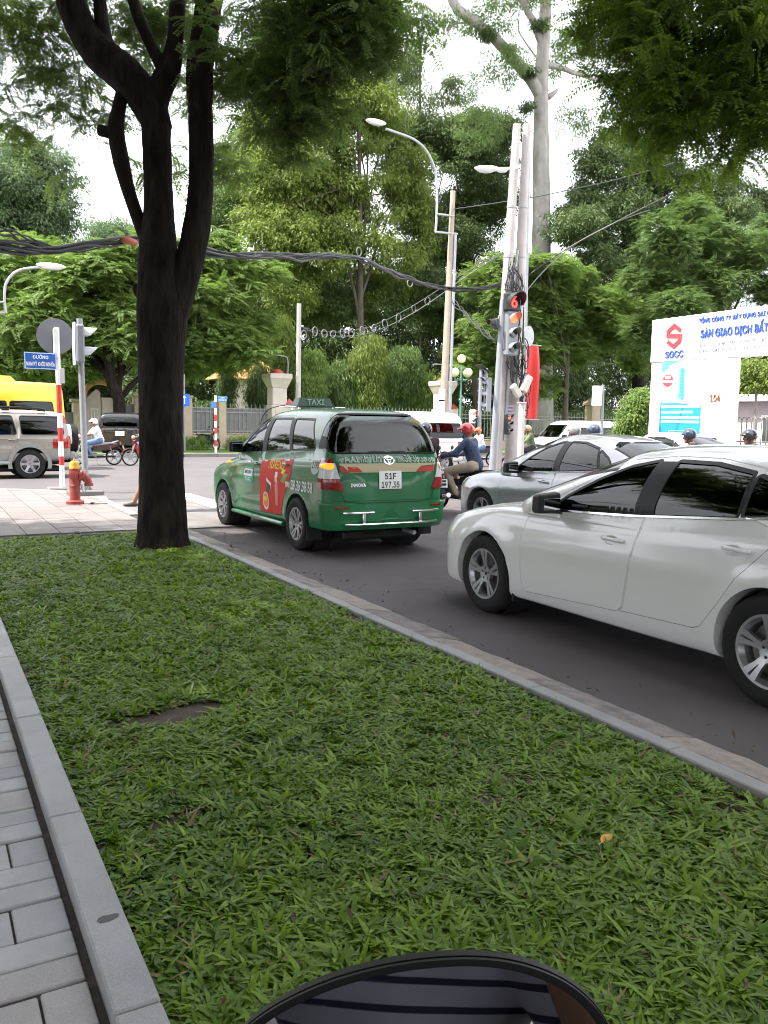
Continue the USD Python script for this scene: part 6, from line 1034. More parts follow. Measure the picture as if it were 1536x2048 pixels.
for k in range(26):
    p = [at_y(1028+rng.normal()*9, y_+rng.normal()*8, 19.75+rng.normal()*.06) for y_ in np.linspace(545+rng.uniform(-25, 30), 640+rng.uniform(0, 150), 6)]; cab.append(tube(spline(p, 18), rng.uniform(.008, .022), 6))
for k in range(9):
    c0 = at_y(1043+rng.normal()*5, 700+k*14, 19.7); a = np.linspace(0, 2*PI, 14); cab.append(tube(c0+np.stack([.16*np.cos(a)*rng.uniform(.5, 1), .05*np.sin(a), .34*np.sin(a)], 1), .016, 6))
obj(t, 'cable_tangle', cab, SIGD, 40, kind='stuff'); obj(t, 'junction_box', [move(cbox((.22, .18, .52), (0, 0, 0), .03), at_y(1052, 768, 19.6), ry=.45)], CONC, 30); obj(t, 'junction_box', [move(cbox((.20, .16, .42), (0, 0, 0), .03), at_y(1032, 782, 19.6), ry=-.7)], CONC, 30)
obj(t, 'disc_plate', move(lathe([(0, -.01), (.30, -.01), (.30, .01), (0, .01)], 24, 'y'), at_y(1058, 672, 20.3), rz=.4), STEEL, 40)
obj(t, 'paper_notice', [move(cbox((.26, .004, .05), (0, 0, 0), .001), at_y(1019+rng.normal()*1.5, 812+7*k, 19.93), rz=-.3) for k in range(5)], mat('faded_notice', (.42, .36, .50), .8), False)
t = thing('banner', 'tall red street banner on a frame behind the pale poles', 'banner'); a, c = at_y(1061, 692, 21.0), at_y(1061, 838, 21.0); hh = a[2]-c[2]
RED_F = mat('banner_red', (.62, .03, .025), .6, var=.08, vs=2); pan = sheet(-.27, .27, 0, 1, 0, 12, 30); v = pan[0].copy(); z = v[:, 1]*hh; x = v[:, 0]; yb = .05*np.sin(z*2.2+x*6)+.03*np.sin(x*20+z); obj(t, 'cloth', (np.vstack([np.stack([x, yb, z], 1), np.stack([x, yb+.004, z], 1)])+c, np.vstack([pan[1], pan[1][:, ::-1]+len(v)])), RED_F, True)
obj(t, 'cross_bar', [cyl(c+[-.5, 0, hh+.03], c+[.32, 0, hh+.03], .02), cyl(c+[-.85, 0, -.02], c+[.32, 0, -.02], .02)], STEEL); obj(t, 'cloth', bbox(c+[-.78, -.01, 0], c+[-.42, .01, .55], .004), RED_F, False)
t = thing('concrete_post', 'short beige concrete post beside the red banner', 'post'); a, c = at_y(1040, 940, 18.9), at_y(1044, 806, 18.9); a = a+(c-a)*((.13-a[2])/(c[2]-a[2])); obj(t, 'shaft', tube([a, c], [.10, .085], 12), CONC, 40); obj(t, 'cap', cbox((.2, .2, .05), c, .02), CONC, 30)
# signals further off
t = thing('traffic_light', 'grey signal with big hoods seen from behind, left of the main traffic light', 'traffic light'); q = lambda px, py: at_y(px, py, 30.5); b = q(955, 930); b[2] = .0
obj(t, 'pole', cyl(b, q(962, 740), .085, .07), POLE_G, 40); signal_head(t, q(975, 790)+[.0, 0, 0], -1.9, 'ryg', .19, .50, None, SIG, SIG, .22); signal_head(t, q(945, 833), .25, 'rg', .11, .30, {0: RED_ON}, SIGN_W, SIG, .16); signal_head(t, q(969, 752), -1.2, 'rg', .12, .34, None, SIG, SIG, .14); obj(t, 'solar_panel', move(cbox((.6, .5, .03), (0, 0, 0), .005), q(966, 738), ry=.6), SIGD, False)
t = thing('traffic_light', 'white backed signal on a grey pole before the plain beige pillar', 'traffic light'); q = lambda px, py: at_y(px, py, 27.0); b = q(1203, 880); b[2] = .0; obj(t, 'pole', cyl(b, q(1206, 770), .075, .06), POLE_G, 40); signal_head(t, q(1194, 792), PI-.6, 'rg', .16, .42, None, SIGN_W, SIG, .2)
# left corner: signal seen from the side, striped name post, hydrant
t = thing('traffic_light', 'grey traffic light seen from the side beside the red hydrant', 'traffic light'); b, tp = np.array([2.82, 17.0, .1]), at_y(159, 637, 17.1)
obj(t, 'pole', cyl(b, tp, .062, .055), POLE_G, 40); obj(t, 'base_plate', cbox((.32, .32, .025), b+[0, 0, .02], .005), STEEL, False); obj(t, 'gusset', [move(hull([(.05, -.006, 0), (.15, -.006, 0), (.05, -.006, .22), (.05, .006, 0), (.15, .006, 0), (.05, .006, .22)]), b+[0, 0, .03], rz=k*PI/2) for k in range(4)], STEEL, False); obj(t, 'bolt', [cyl(b+[x, y, .03], b+[x, y, .10], .012, n=6) for x in (-.13, .13) for y in (-.13, .13)], CHROME, False)
signal_head(t, at_y(162, 688, 16.95)+[-.03, .02, 0], PI/2, 'ry', .135, .36, None, SIG, mat('visor_pale', (.55, .57, .60), .4), .15)
obj(t, 'back_plate', cbox((.03, .22, .80), at_y(155, 688, 17)+[-.06, 0, 0], .01), SIGN_W, False)
solo('pole_footing', cbox((.62, .50, .14), (2.80, 16.95, .13), .02), concrete, 'low concrete footing under the grey traffic light pole', 'footing')
solo('post_footing', cbox((.55, .42, .16), (2.60, 18.6, .06), .03), concrete, 'low rough concrete footing under the striped street name post', 'footing')
t = thing('street_sign_post', 'striped post with a round sign back and blue street name plate', 'sign post'); b = np.array([2.62, 18.6, .1]); tp = at_y(113, 655, 18.7)
H = tp[2]-b[2]; cuts = [0, .155, .245, .36, .47, .56, .66, .745, .83, 1.0]; mats_ = [WHITE_S, RED_S, WHITE_S, RED_S, WHITE_S, RED_S, WHITE_S, RED_S, WHITE_S]; fr = lambda f: b+(tp-b)*f
cuts = [0, .20, .285, .36, .445, .53, .615, .70, .78, 1.0][:10]; mats_ = [WHITE_S, WHITE_S, RED_S, WHITE_S, RED_S, WHITE_S, RED_S, WHITE_S, RED_S]
zs = [975, 915, 882, 843, 808, 780, 745, 708, 690, 655]; frac = [(975-z)/(975-655) for z in zs]; cols = [WHITE_S, RED_S, WHITE_S, RED_S, WHITE_S, RED_S, WHITE_S, RED_S, WHITE_S]
zs = [978, 938, 918, 882, 848, 818, 790, 742, 655]; cols = [WHITE_S, RED_S, WHITE_S, RED_S, WHITE_S, RED_S, WHITE_S, WHITE_S]; frac = [(978-z)/(978-655.) for z in zs]
zs = [978, 930, 912, 882, 855, 825, 798, 740, 655]; frac = [(978-z)/(978-655.) for z in zs]
for k in range(len(cols)): obj(t, 'post_band', cyl(fr(frac[k]), fr(frac[k+1]), .052, .052, 14), cols[k] if k < 6 else (RED_S if k == 6 and False else WHITE_S), 40)
obj(t, 'post_band', cyl(fr(frac[6]), fr(frac[6]+.09), .053, .053, 14), RED_S, 40)
c = at_y(112, 672, 18.62)+[0, .10, 0]; obj(t, 'round_sign', lathe([(0, -.004), (.36, -.004), (.365, 0), (.36, .006), (0, .006)], 40, 'y') if False else move(lathe([(0, -.004), (.36, -.004), (.365, 0), (.36, .006), (0, .006)], 40, 'y'), c), mat('sign_back_grey', (.17, .17, .19), .5, .3), 40)
obj(t, 'rail', bbox(c+[-.05, -.10, -.45], c+[.05, -.01, .15], .01), WHITE_S, False)
c = at_y(81, 722, 18.6); p = obj(t, 'name_plate', move(cbox((.62, .02, .34), (0, 0, 0), .01), c), BLUE_S, False); obj(p, 'plate_lettering', face(text('ĐƯỜNG', .065, .003, True, .30), '-y', c+[0, -.012, .045]), WHITEBRIGHT, False); obj(p, 'plate_lettering', face(text('NAM KỲ KHỞI NGHĨA', .075, .003, True, .54), '-y', c+[0, -.012, -.10]), WHITEBRIGHT, False); obj(p, 'plate_border', face(flat(sbox(-.30, -.16, .30, .16).difference(sbox(-.29, -.15, .29, .15)), .002), '-y', c+[0, -.011, 0]), WHITEBRIGHT, False)
obj(t, 'notice_plate', move(cbox((.10, .02, .30), (0, 0, 0), .006), at_y(124, 752, 18.5)), mat('grey_notice', (.45, .43, .46), .6), False)
HY, HYY = mat('hydrant_red', (.27, .045, .035), .45, var=.16, vs=9, bump=.002, bs=60), mat('hydrant_yellow', (.62, .36, .03), .45, var=.1, vs=9)
t = thing('fire_hydrant', 'red fire hydrant with a yellow cap on the corner pavement', 'hydrant', (2.34, 15.2, .103)); LN = 28
obj(t, 'base_flange', lathe([(0, 0), (.145, 0), (.15, .012), (.15, .05), (.12, .062), (.10, .07), (0, .07)], LN), HY, 40); obj(t, 'barrel', lathe([(0, .06), (.088, .06), (.088, .30), (.095, .305), (.095, .33), (.09, .335), (.092, .58), (.098, .59), (.098, .61), (0, .61)], LN), HY, 40); obj(t, 'cap', lathe([(0, .60), (.085, .60), (.085, .64), (.078, .645), (.078, .70), (.07, .725), (.03, .735), (0, .735)], LN), HYY, 40); obj(t, 'cap_nut', lathe([(0, .73), (.02, .73), (.018, .775), (0, .78)], 6), HYY, False)
def spout(a, z, L, r): return move(lathe([(0, 0), (r, 0), (r, L*.6), (r*1.35, L*.62), (r*1.35, L*.95), (r*.9, L), (0, L)], 18, 'x'), (0, 0, z), rz=a)
obj(t, 'large_outlet', move(spout(0, 0, .12, .075), (.06, -.02, .48), ry=.0), HY, 40); obj(t, 'spout_bend', [tube(spline([(.07, -.02, .46), (.17, -.03, .45), (.23, -.04, .36)], 10), [.06]*10, 14), move(lathe([(0, 0), (.075, 0), (.075, .05), (0, .055)], 16, 'z'), (.225, -.04, .31))], HY, 40); obj(t, 'side_outlet', spout(-PI/2-.3, .50, .15, .055), HY, 40); obj(t, 'chain', tube(spline([(.20, -.04, .33), (.14, -.08, .20), (.10, -.06, .30), (.09, -.02, .42)], 14), .008, 6), STEEL)
# curved lamp at the left edge; concrete lamp pole with curved arm in the middle
def lamp_pipe(name, label, pts, y, head, r=.055, extra=None):
    t = thing(name, label, 'street lamp'); p = spline([at_y(a, b, y) for a, b in pts], 30); obj(t, 'arm', tube(p, r, 10), STEEL, 40)
    c = at_y(*head, y); d = p[-1]-p[-3]; a = math.atan2(d[1], d[0]); h = obj(t, 'lamp_head', move(hull(ICO2*(.52, .20, .11)), c, rz=a), SIGN_W, True); obj(h, 'lamp_bowl', move(hull(ICO2*(.40, .16, .10)), c+[0, 0, -.06], rz=a), CLEARLENS, True); return t
t = lamp_pipe('street_lamp', 'curved pale street lamp arm at the left edge above the round sign back', [(12, 626), (9, 600), (10, 575), (22, 552), (40, 540), (62, 536), (80, 535)], 34, (102, 532), .05); a = at_y(12, 640, 34); obj(t, 'bracket', [cyl(at_y(12, 625, 34), at_y(-40, 626, 34), .04), cyl(at_y(10, 604, 34), at_y(-40, 605, 34), .04)], STEEL); b = at_y(-40, 620, 34); obj(t, 'pole', tube([(b[0], b[1], 0), (b[0], b[1], b[2]+1.5)], [.16, .11], 12), CONC, 40)
t = lamp_pipe('street_lamp', 'leaning brown concrete lamp pole with a long curved steel arm, left of the traffic light', [(871, 465), (874, 400), (872, 350), (862, 318), (845, 292), (822, 276), (795, 266), (772, 258)], 34.8, (752, 244), .058)
a, c = at_y(883, 908, 34.8), at_y(906, 382, 34.8); a = c+(a-c)*((.0-c[2])/(a[2]-c[2])); obj(t, 'pole', tube([a, (a+c)/2, c], [.21, .165, .12], 16), mat('weathered_pole', (.33, .27, .22), .85, var=.15, vs=2, bump=.004, bs=20), 40); obj(t, 'bracket', [cyl(at_y(871, 464, 34.7), at_y(915, 468, 34.7), .05), cyl(at_y(873, 428, 34.7), at_y(908, 432, 34.7), .05)], STEEL); obj(t, 'conduit', cyl(at_y(897, 880, 34.6), at_y(911, 470, 34.6), .07, .07), STEEL, 40); obj(t, 'paper_notice', [move(cbox((.36, .01, .6), (0, 0, 0), .003), at_y(884+k*.0-k, 790+k*22, 34.55)) for k in range(2)], SIGN_W, False)
t = thing('concrete_post', 'thin pale concrete post carrying the coiled cable, above the taxi roof', 'post'); a, c = at_y(596, 850, 40.5), at_y(598, 607, 40.5); a = c+(a-c)*((.14-c[2])/(a[2]-c[2])); obj(t, 'shaft', tube([a, c], [.16, .11], 12), CONC_W, 40); obj(t, 'insulator', [cyl(at_y(603, 652, 40.4), at_y(606, 652, 40.4), .05), cyl(at_y(603, 672, 40.4), at_y(607, 680, 40.4), .12, .06)], WHITE, 40)
t = thing('globe_lamp', 'green lamp post with cluster of round cream globes before the fence', 'street lamp'); y0 = 38.5; b, c = at_y(915, 900, y0), at_y(923, 730, y0); b[2] = .14; GR = mat('lamp_green', (.10, .22, .18), .5); GL = mat('globe_cream', (.74, .64, .40), .3, coat=.6); b[:2] = c[:2]
obj(t, 'post', tube([b, b+[0, 0, .6], b+[0, 0, .61], c], [.13, .12, .06, .05], 12), GR, 40); S2 = trimesh.creation.icosphere(3)
obj(t, 'globe', move((S2.vertices*.23, S2.faces), c+[0, 0, .34]), GL, True)
for k in range(4):
    a = k*PI/2+.25; dv = np.array([math.cos(a), math.sin(a), 0]); m = c+[0, 0, -.75]; obj(t, 'scroll_arm', tube(spline([m-[0, 0, .25], m+dv*.15+[0, 0, -.05], m+dv*.35+[0, 0, -.08], m+dv*.50+[0, 0, .08]], 12), .03, 8), GR, 40); obj(t, 'globe', move((S2.vertices*.23, S2.faces), m+dv*.50+[0, 0, .34]), GL, True)
# one-way arrow, second striped name post on the verge
t = thing('traffic_sign', 'blue one-way arrow sign on a pale pole at the right of the tree trunk', 'sign'); y0 = 39.5; a, c = at_y(368, 890, y0), at_y(368, 770, y0); a[2] = .14; a[:2] = c[:2]; obj(t, 'pole', cyl(a, c+[0, 0, .5], .045), POLE_G, 40); p = obj(t, 'arrow_plate', move(cbox((.50, .02, .56), (0, 0, 0), .01), at_y(369, 800, y0-.1)), mat('arrow_blue', (.02, .12, .55), .4), False); obj(p, 'arrow', face(flat(Polygon([(-.025, -.18), (.025, -.18), (.025, .10), (.09, .10), (0, .22), (-.09, .10), (-.025, .10)]), .003), '-y', at_y(369, 800, y0-.115)), WHITEBRIGHT, False); obj(t, 'round_plate', move(lathe([(0, -.01), (.30, -.01), (.30, .01), (0, .01)], 28, 'y'), at_y(355, 771, y0-.1)), RED_S, 40)
t = thing('street_sign_post', 'distant red and white striped post with two blue name plates, on the far verge', 'sign post'); y0 = 37.2; a, c = at_y(432, 908, y0), at_y(431, 791, y0); a[2] = .14; a[:2] = c[:2]; zz = np.linspace(0, 1, 10)
for k in range(9): obj(t, 'post_band', cyl(a+(c-a)*zz[k], a+(c-a)*zz[k+1], .06), RED_S if k % 2 and k < 8 else WHITE_S, 40)
for px, py, w, s_ in ((445, 798, .42, 1), (427, 810, .20, 0)):
    p = obj(t, 'name_plate', move(cbox((w, .02, .26 if s_ else .28), (0, 0, 0), .006), at_y(px, py, y0-.08)), mat('street_sign_pale_blue', (.03, .20, .50), .4), False)
    if s_: obj(p, 'plate_lettering', [face(text('ĐƯỜNG', .05, .003, True, .2), '-y', at_y(px, py, y0-.095)+[0, 0, .03]), face(text('NGUYỄN DU', .06, .003, True, .34), '-y', at_y(px, py, y0-.095)+[0, 0, -.08])], WHITEBRIGHT, False)
# cables
def cable(label, rows, r, n=40, twist=0, name='overhead_cable'):
    p = spline([at_d(px, py, d) for px, py, d in rows], n); rr = np.random.default_rng(len(rows)); ms = []
    if twist:
        for k in range(twist):
            a = np.linspace(0, 14, n)+k*2*PI/twist; u = np.array([0, 0, 1.0]); w = unit(np.cross(np.gradient(p, axis=0), u)); off = (np.cos(a)[:, None]*u+np.sin(a)[:, None]*w)*r*(.6+.5*rr.random()); wob = np.stack([meshkit.noise(np.stack([np.arange(n)*.35, np.full(n, k*7.3+j*3.1), np.zeros(n)], 1), k)-.5 for j in range(3)], 1); ms.append(tube(p+off+wob*r*2.2, r*rr.uniform(.22, .5), 6))
    else: ms = [tube(p, r, 6)]
    solo(name, ms, SIGD, label, 'cable', smooth=40)
cable('thick black cable bundle strung from the left edge past the tree to the pale poles', [(-160, 470, 7.5), (0, 488, 9), (60, 496, 9.6), (150, 494, 10.4), (215, 486, 11), (272, 478, 11.6), (345, 488, 12.2), (420, 503, 13), (560, 512, 15), (640, 514, 16.5), (715, 516, 18), (760, 534, 19.5), (800, 552, 21), (880, 575, 23), (945, 578, 24), (1010, 566, 24.9)], .048, 90, 7)
cable('second black cable joining the thick bundle at the left edge', [(-160, 430, 7.3), (0, 464, 8.9), (40, 476, 9.4), (100, 490, 10)], .032, 30, 4)
cable('black cable sloping down from the lamp pole to the main traffic light', [(905, 600, 28), (930, 625, 27), (960, 655, 26), (990, 682, 25)], .05, 20, 3)
cable('thin wire from the lamp pole up to the right', [(908, 418, 40), (1000, 405, 38), (1100, 388, 36), (1230, 360, 33), (1400, 310, 29), (1620, 240, 25)], .022)
cable('lower thin wire from the pale poles up to the right', [(1050, 556, 25), (1130, 500, 24.5), (1240, 440, 24), (1340, 390, 23)], .018)
cable('thin wire strung low between the far trees and the pale poles', [(1040, 600, 25), (1100, 530, 27), (1190, 465, 30), (1300, 420, 33)], .018)
solo('cable_wrap', move(hull(ICO2*(.16, .07, .05)), at_d(258, 482, 11.3), rz=.6), mat('faded_orange_wrap', (.62, .18, .10), .7), 'orange plastic wrap on the black cable bundle left of the trunk', 'wrap', smooth=True)
t = thing('coiled_cable', 'cable hung with pale rings between the thin post and the lamp pole', 'cable')
row = [(604, 655), (640, 668), (680, 673), (720, 671), (770, 655), (820, 630), (870, 598), (920, 562), (960, 535), (1010, 505)]; q = spline([at_y(a, b, 40-.6*k) for k, (a, b) in enumerate(row)], 60); obj(t, 'strand', tube(q, .03, 6), SIGD, 40); obj(t, 'strand', tube(q+np.stack([0*q[:, 0], 0*q[:, 0], .32*np.sin(np.linspace(0, PI, 60))+.05], 1), .018, 6), SIGD, 40)
for k, (px, py) in enumerate([(608, 669), (630, 663), (649, 667), (666, 668), (685, 667), (703, 666), (725, 661), (748, 656), (770, 648), (797, 636), (828, 618), (855, 602), (955, 525), (718, 503), (820, 566)]):
    c = at_y(px, py, 39.6-.25*k); a = np.linspace(0, 2*PI, 20); obj(t, 'ring', tube(c+np.stack([.17*np.cos(a), (.06+.03*math.sin(k*2.1))*np.cos(a), (.20+.03*math.sin(k*1.7))*np.sin(a)+.05*math.sin(k*2.9)*np.cos(a)], 1), .020, 6), mat('cable_grey', (.22, .22, .22), .6), 40)

# ------------------------------------------------------------------ fence, gates, sign wall, small buildings
CREAM = mat('cream_render', (.40, .33, .23), .8, var=.10, vs=2, bump=.003, bs=30); PALEP = mat('pale_pillar_render', (.52, .45, .40), .8, var=.08, vs=2); REDT = mat('red_tile', (.42, .06, .04), .5, var=.1); IRON = mat('painted_iron', (.27, .26, .245), .5, .2, var=.1); SHEETM = mat('grey_sheet', (.15, .15, .15), .6, .2, var=.10, vs=3)
FY = 42.0
def fx(px): return at_y(px, 850, FY)[0]
def picket_fence(label, x0, x1, base, top, sheet_back=False, pitch=.23):
    t = thing('park_fence', label, 'fence', (x0, FY, 0)); L = x1-x0
    obj(t, 'base_wall', bbox((0, -.16, .0), (L, .16, base-.06), .02), CREAM, False); obj(t, 'coping', bbox((0, -.20, base-.06), (L, .20, base), .02), CREAM, False)
    for z in (base+.12, top-.22, top-.42): obj(t, 'rail', bbox((0, -.02, z-.025), (L, .02, z+.025), .005), IRON, False)
    ms = []
    for x in np.arange(.12, L-.05, pitch): ms += [bbox((x-.012, -.012, base), (x+.012, .012, top-.06), .002), hull([(x-.022, 0, top-.07), (x+.022, 0, top-.07), (x, -.022, top-.07), (x, .022, top-.07), (x, 0, top+.07)])]
    obj(t, 'pickets', ms, IRON, False, kind='stuff')
    if sheet_back:
        for x in np.arange(0, L-.3, 1.2): obj(t, 'sheet_panel', bbox((x+.01, .03, base+.02), (min(x+1.19, L), .045, top-.25), .003), SHEETM, False)
def gate_pillar(label, px, w=.95, top=4.1, red=True):
    x = fx(px); t = thing('gate_pillar', label, 'pillar', (x, FY, 0)); h = w/2
    obj(t, 'base', bbox((-h*1.15, -h*1.15, 0), (h*1.15, h*1.15, .9), .04), PALEP, False); obj(t, 'shaft', [bbox((-h, -h, .9), (h, h, top*.60), .03), bbox((-h*.86, -h*.86, top*.60), (h*.86, h*.86, top*.82), .03)], PALEP, False); obj(t, 'panel', bbox((-h*.6, -h-.03, 1.1), (h*.6, -h+.01, top*.55), .02), PALEP, False)
    obj(t, 'capital', [hull([(sx*h*a, sy*h*a, z) for sx in (-1, 1) for sy in (-1, 1) for a, z in ((.86, top*.82), (1.25, top*.93))]), bbox((-h*1.32, -h*1.32, top*.93), (h*1.32, h*1.32, top), .03)], PALEP, False)
    if red:
        obj(t, 'red_cap', move(hull(ICO2*(h*.72, h*.72, .26)), (0, 0, top)), REDT, True); obj(t, 'side_cap', move(hull([(-.25, -.3, 0), (.25, -.3, 0), (-.25, .2, 0), (.25, .2, 0), (0, -.05, .28)]), (h+.1, -.2, top*.62)), REDT, False); obj(t, 'side_pillar', bbox((h-.05, -h*.8, 0), (h+.42, h*.5, top*.62), .03), PALEP, False)
        obj(t, 'lamp_frame', tube(spline([(-.75, 0, top+.95), (-.1, 0, top+.98), (.55, 0, top+.9), (.62, 0, top+.5), (.6, 0, top)], 18), .03, 6), STEEL)
picket_fence('grey sheet-backed fence on a cream base wall, left of the red-topped pillar', fx(448), fx(536), .95, 2.45, True); picket_fence('short grey sheet-backed fence between two cream posts behind the arrow sign', fx(381), fx(437), .95, 2.45, True); picket_fence('grey fence left of the arrow sign, behind the tree trunk', fx(286), fx(370), .95, 2.45, True)
picket_fence('spiked iron fence between the two red-topped pillars, above the taxi roof', fx(578), fx(872), .72, 2.45); picket_fence('spiked iron fence behind the traffic lights, from the lamp pole to the small pillar', fx(902), fx(1172), .72, 2.40); picket_fence('spiked iron fence right of the small pillar, running behind the sign wall', fx(1198), fx(1420), .72, 2.30)
for px, lab in ((375, 'cream fence post directly behind the blue arrow sign'), (443, 'cream fence post behind the distant striped name post')):
    t = thing('fence_post', lab, 'post', (fx(px), FY, 0)); obj(t, 'shaft', bbox((-.2, -.2, 0), (.2, .2, 2.72), .02), CREAM, False); obj(t, 'cap', bbox((-.25, -.25, 2.72), (.25, .25, 2.82), .02), CREAM, False)
gate_pillar('ornate pale gate pillar with a red dome and wire lamp frame, left of the thin post', 554); gate_pillar('ornate pale gate pillar behind the leaning lamp pole', 884)
t = thing('gate_pillar', 'plain beige fence pillar right of the red banner', 'pillar', (fx(1184), FY, 0)); obj(t, 'shaft', bbox((-.36, -.36, 0), (.36, .36, 3.0), .02), CREAM, False); obj(t, 'cap', [bbox((-.46, -.46, 3.0), (.46, .46, 3.16), .02), hull([(sx*.40, sy*.40, 3.16) for sx in (-1, 1) for sy in (-1, 1)]+[(sx*.16, sy*.16, 3.42) for sx in (-1, 1) for sy in (-1, 1)])], CREAM, False); obj(t, 'panel', bbox((-.22, -.375, .9), (.22, -.355, 2.7), .008), CREAM, False)
# cream gateway with curved gables at the left
t = thing('gateway', 'cream gateway with curved orange-topped gables behind the motorbike rider', 'gateway', (0, 43.5, 0)); gx = lambda px: at_y(px, 850, 43.5)[0]; ORG = mat('orange_tile', (.55, .27, .10), .6, var=.12, vs=5)
for a, b, z in ((146, 162, 2.4), (232, 246, 3.0), (267, 277, 2.75)): obj(t, 'pillar', bbox((gx(a), -.3, 0), (gx(b), .3, z), .03), CREAM, False); obj(t, 'pillar_cap', bbox((gx(a)-.1, -.4, z), (gx(b)+.1, .4, z+.15), .03), CREAM, False)
x0, x1 = gx(172), gx(236); w = x1-x0
gab = Polygon([(0, 0), (w*.46, 0), (w*.46, 2.9), (w*.36, 3.05), (w*.28, 2.95), (w*.14, 2.75), (0, 2.55)]); obj(t, 'gable_wall', man(axes(ext(gab, .3), (1, 0, 0), (0, 0, 1), (0, 1, 0), (x0, 0, 0))), PALEP, False); obj(t, 'gable_wall', bbox((x0+w*.5, 0, 0), (x1, .3, 2.65), .02), PALEP, False)
gab = Polygon([(-.1, 2.6)]+[(w*.5+w*.55*math.cos(a), 2.75+.85*math.sin(a)) for a in np.linspace(PI, 0, 14)]+[(w*1.05, 2.6)]); obj(t, 'gable_cap', man(axes(ext(gab.difference(affinity.scale(gab, .86, .72, origin=(w/2, 2.5))), .5), (1, 0, 0), (0, 0, 1), (0, 1, 0), (x0, -.1, 0))), ORG, 40); obj(t, 'ridge_finial', bbox((x0+w*.36, -.2, 3.5), (x0+w*.62, .5, 3.75), .1), ORG, 40)
obj(t, 'iron_gate', [bbox((x, -.02, .2), (x+.03, .02, 2.1), .003) for x in np.arange(gx(182), gx(198), .16)]+[bbox((gx(182), -.02, z), (gx(198), .02, z+.05), .003) for z in (.3, 1.2, 2.05)], WHITE, False, kind='stuff'); obj(t, 'low_wall', bbox((gx(40), -.1, 0), (gx(146), .1, 1.9), .02), SHEETM, False); obj(t, 'low_wall', bbox((gx(246), -.1, 0), (gx(267), .1, 2.35), .02), SHEETM, False)
# sign wall on the opposite pavement
WX = 20.6
def wy(px, py): v = at_x(px, py, WX); return v[1], v[2]
SW = mat('sign_wall_white', (.80, .80, .81), .55, var=.02); t = thing('sign_wall', 'white gateway wall with a company sign, red hexagon logo and blue poster', 'sign'); Y0, ZB, ZT = 19.70, 3.64, 4.97
obj(t, 'sign_beam', bbox((WX, 7.5, ZB), (WX+.55, Y0, ZT), .015), SW, False); obj(t, 'poster_wall', bbox((WX+.04, 17.50, .12), (WX+.5, Y0-.02, ZB-.003), .01), SW, False); obj(t, 'column', bbox((WX-.01, 16.77, .12), (WX+.62, 17.48, ZB-.003), .012), SW, False)
WL = mat('sign_lettering_blue', (.035, .085, .42), .45); RLOGO = mat('sign_logo_red', (.60, .05, .06), .45)
def wall_text(s, px, py_base, h, frac, px_end, py_end, material, depth=.02, name='lettering', bold=True, off=.0):
    ya, za = wy(px, py_base); yb, _ = wy(px_end, py_end); full = (ya-yb)/frac; v, f = text(s, h, depth, bold, full, center=False); obj(t, name, face((v, f), '-x', (WX-.004-off, ya, za)), material, False)
wall_text('TỔNG CÔNG TY XÂY DỰNG SÀI GÒN', 1398, 647, .125, .885, 1536, 630, WL, .03); wall_text('SÀN GIAO DỊCH BẤT ĐỘNG SẢN', 1402, 676, .225, .635, 1536, 655, WL, .04); wall_text('ĐỊA CHỈ:104 NGUYỄN DU, PHƯỜNG BẾN NGHÉ', 1400, 694, .085, .85, 1536, 680, mat('sign_small_lettering', (.12, .13, .30), .5), .008, bold=False); wall_text('ĐIỆN THOẠI: 38237960 - FAX: 38237958', 1398, 706, .085, .94, 1536, 691, mat('sign_small_lettering'), .008, bold=False)
y_, z_ = wy(1349, 672); R = .36
S_ = LineString([(.80, .42), (0, .90), (-.78, .44), (-.78, .06), (.78, -.06), (.78, -.44), (0, -.90), (-.80, -.42)]); lg = S_.buffer(.17, join_style=2, cap_style=2).difference(S_.buffer(.022, join_style=2))
obj(t, 'logo', face(ext(affinity.scale(lg, R*.86, R*.98, origin=(0, 0)), .04), '-x', (WX-.004, y_, z_)), RLOGO, False); y_, z_ = wy(1349, 715); obj(t, 'logo_lettering', face(text('SGCC', .20, .03, True, .72), '-x', (WX-.004, y_, z_)), WL, False)
y_, z_ = wy(1431, 803); obj(t, 'house_number', face(text('104', .19, .025, True, .36), '-x', (WX-.014, y_, z_)), mat('bronze_number', (.30, .14, .06), .35, .6), False)
(pa, pz), (pb, _) = wy(1323, 722), wy(1407, 722); PWd = pa-pb; PH = pz-.55; px_ = WX+.036; PM = lambda n, c: plain('poster_'+n, c, .4)
pst = obj(t, 'poster', bbox((px_-.012, pb, .55), (px_, pa, pz), .002), PM('white', (.74, .78, .80)), False); PF = lambda name, poly, M, lvl=1: obj(pst, name, face(ext(poly, .002), '-x', (px_-.012-.0022*lvl, pa, .55)), M, False); U = lambda x, z: (x*PWd, z*PH)
PF('blue_field', Polygon([U(.01, .01), U(.99, .01), U(.99, .55), U(.01, .59)]), PM('blue', (.02, .26, .58))); PF('teal_corner', Polygon([U(.01, .99), U(.42, .99), U(.22, .95), U(.10, .90), U(.01, .88)]), PM('teal', (.10, .55, .52))); PF('badge', affinity.translate(affinity.scale(disc(1, 32), .135*PWd, .062*PH), .17*PWd, .80*PH), PM('red', (.60, .06, .08))); PF('badge_band', Polygon([U(.05, .780), U(.29, .780), U(.29, .805), U(.05, .805)]), PM('white', None), 2); PF('badge_band', affinity.translate(affinity.scale(disc(1), .07*PWd, .016*PH), .17*PWd, .832*PH), PM('white', None), 2)
PF('tower', Polygon([U(.40, .58), U(.58, .58), U(.57, .90), U(.52, .92), U(.44, .905)]), PM('tower_blue', (.04, .33, .62)), 2); PF('tower_face', Polygon([U(.40, .58), U(.46, .58), U(.48, .905), U(.44, .905)]), PM('tower_light', (.22, .55, .68)), 3)
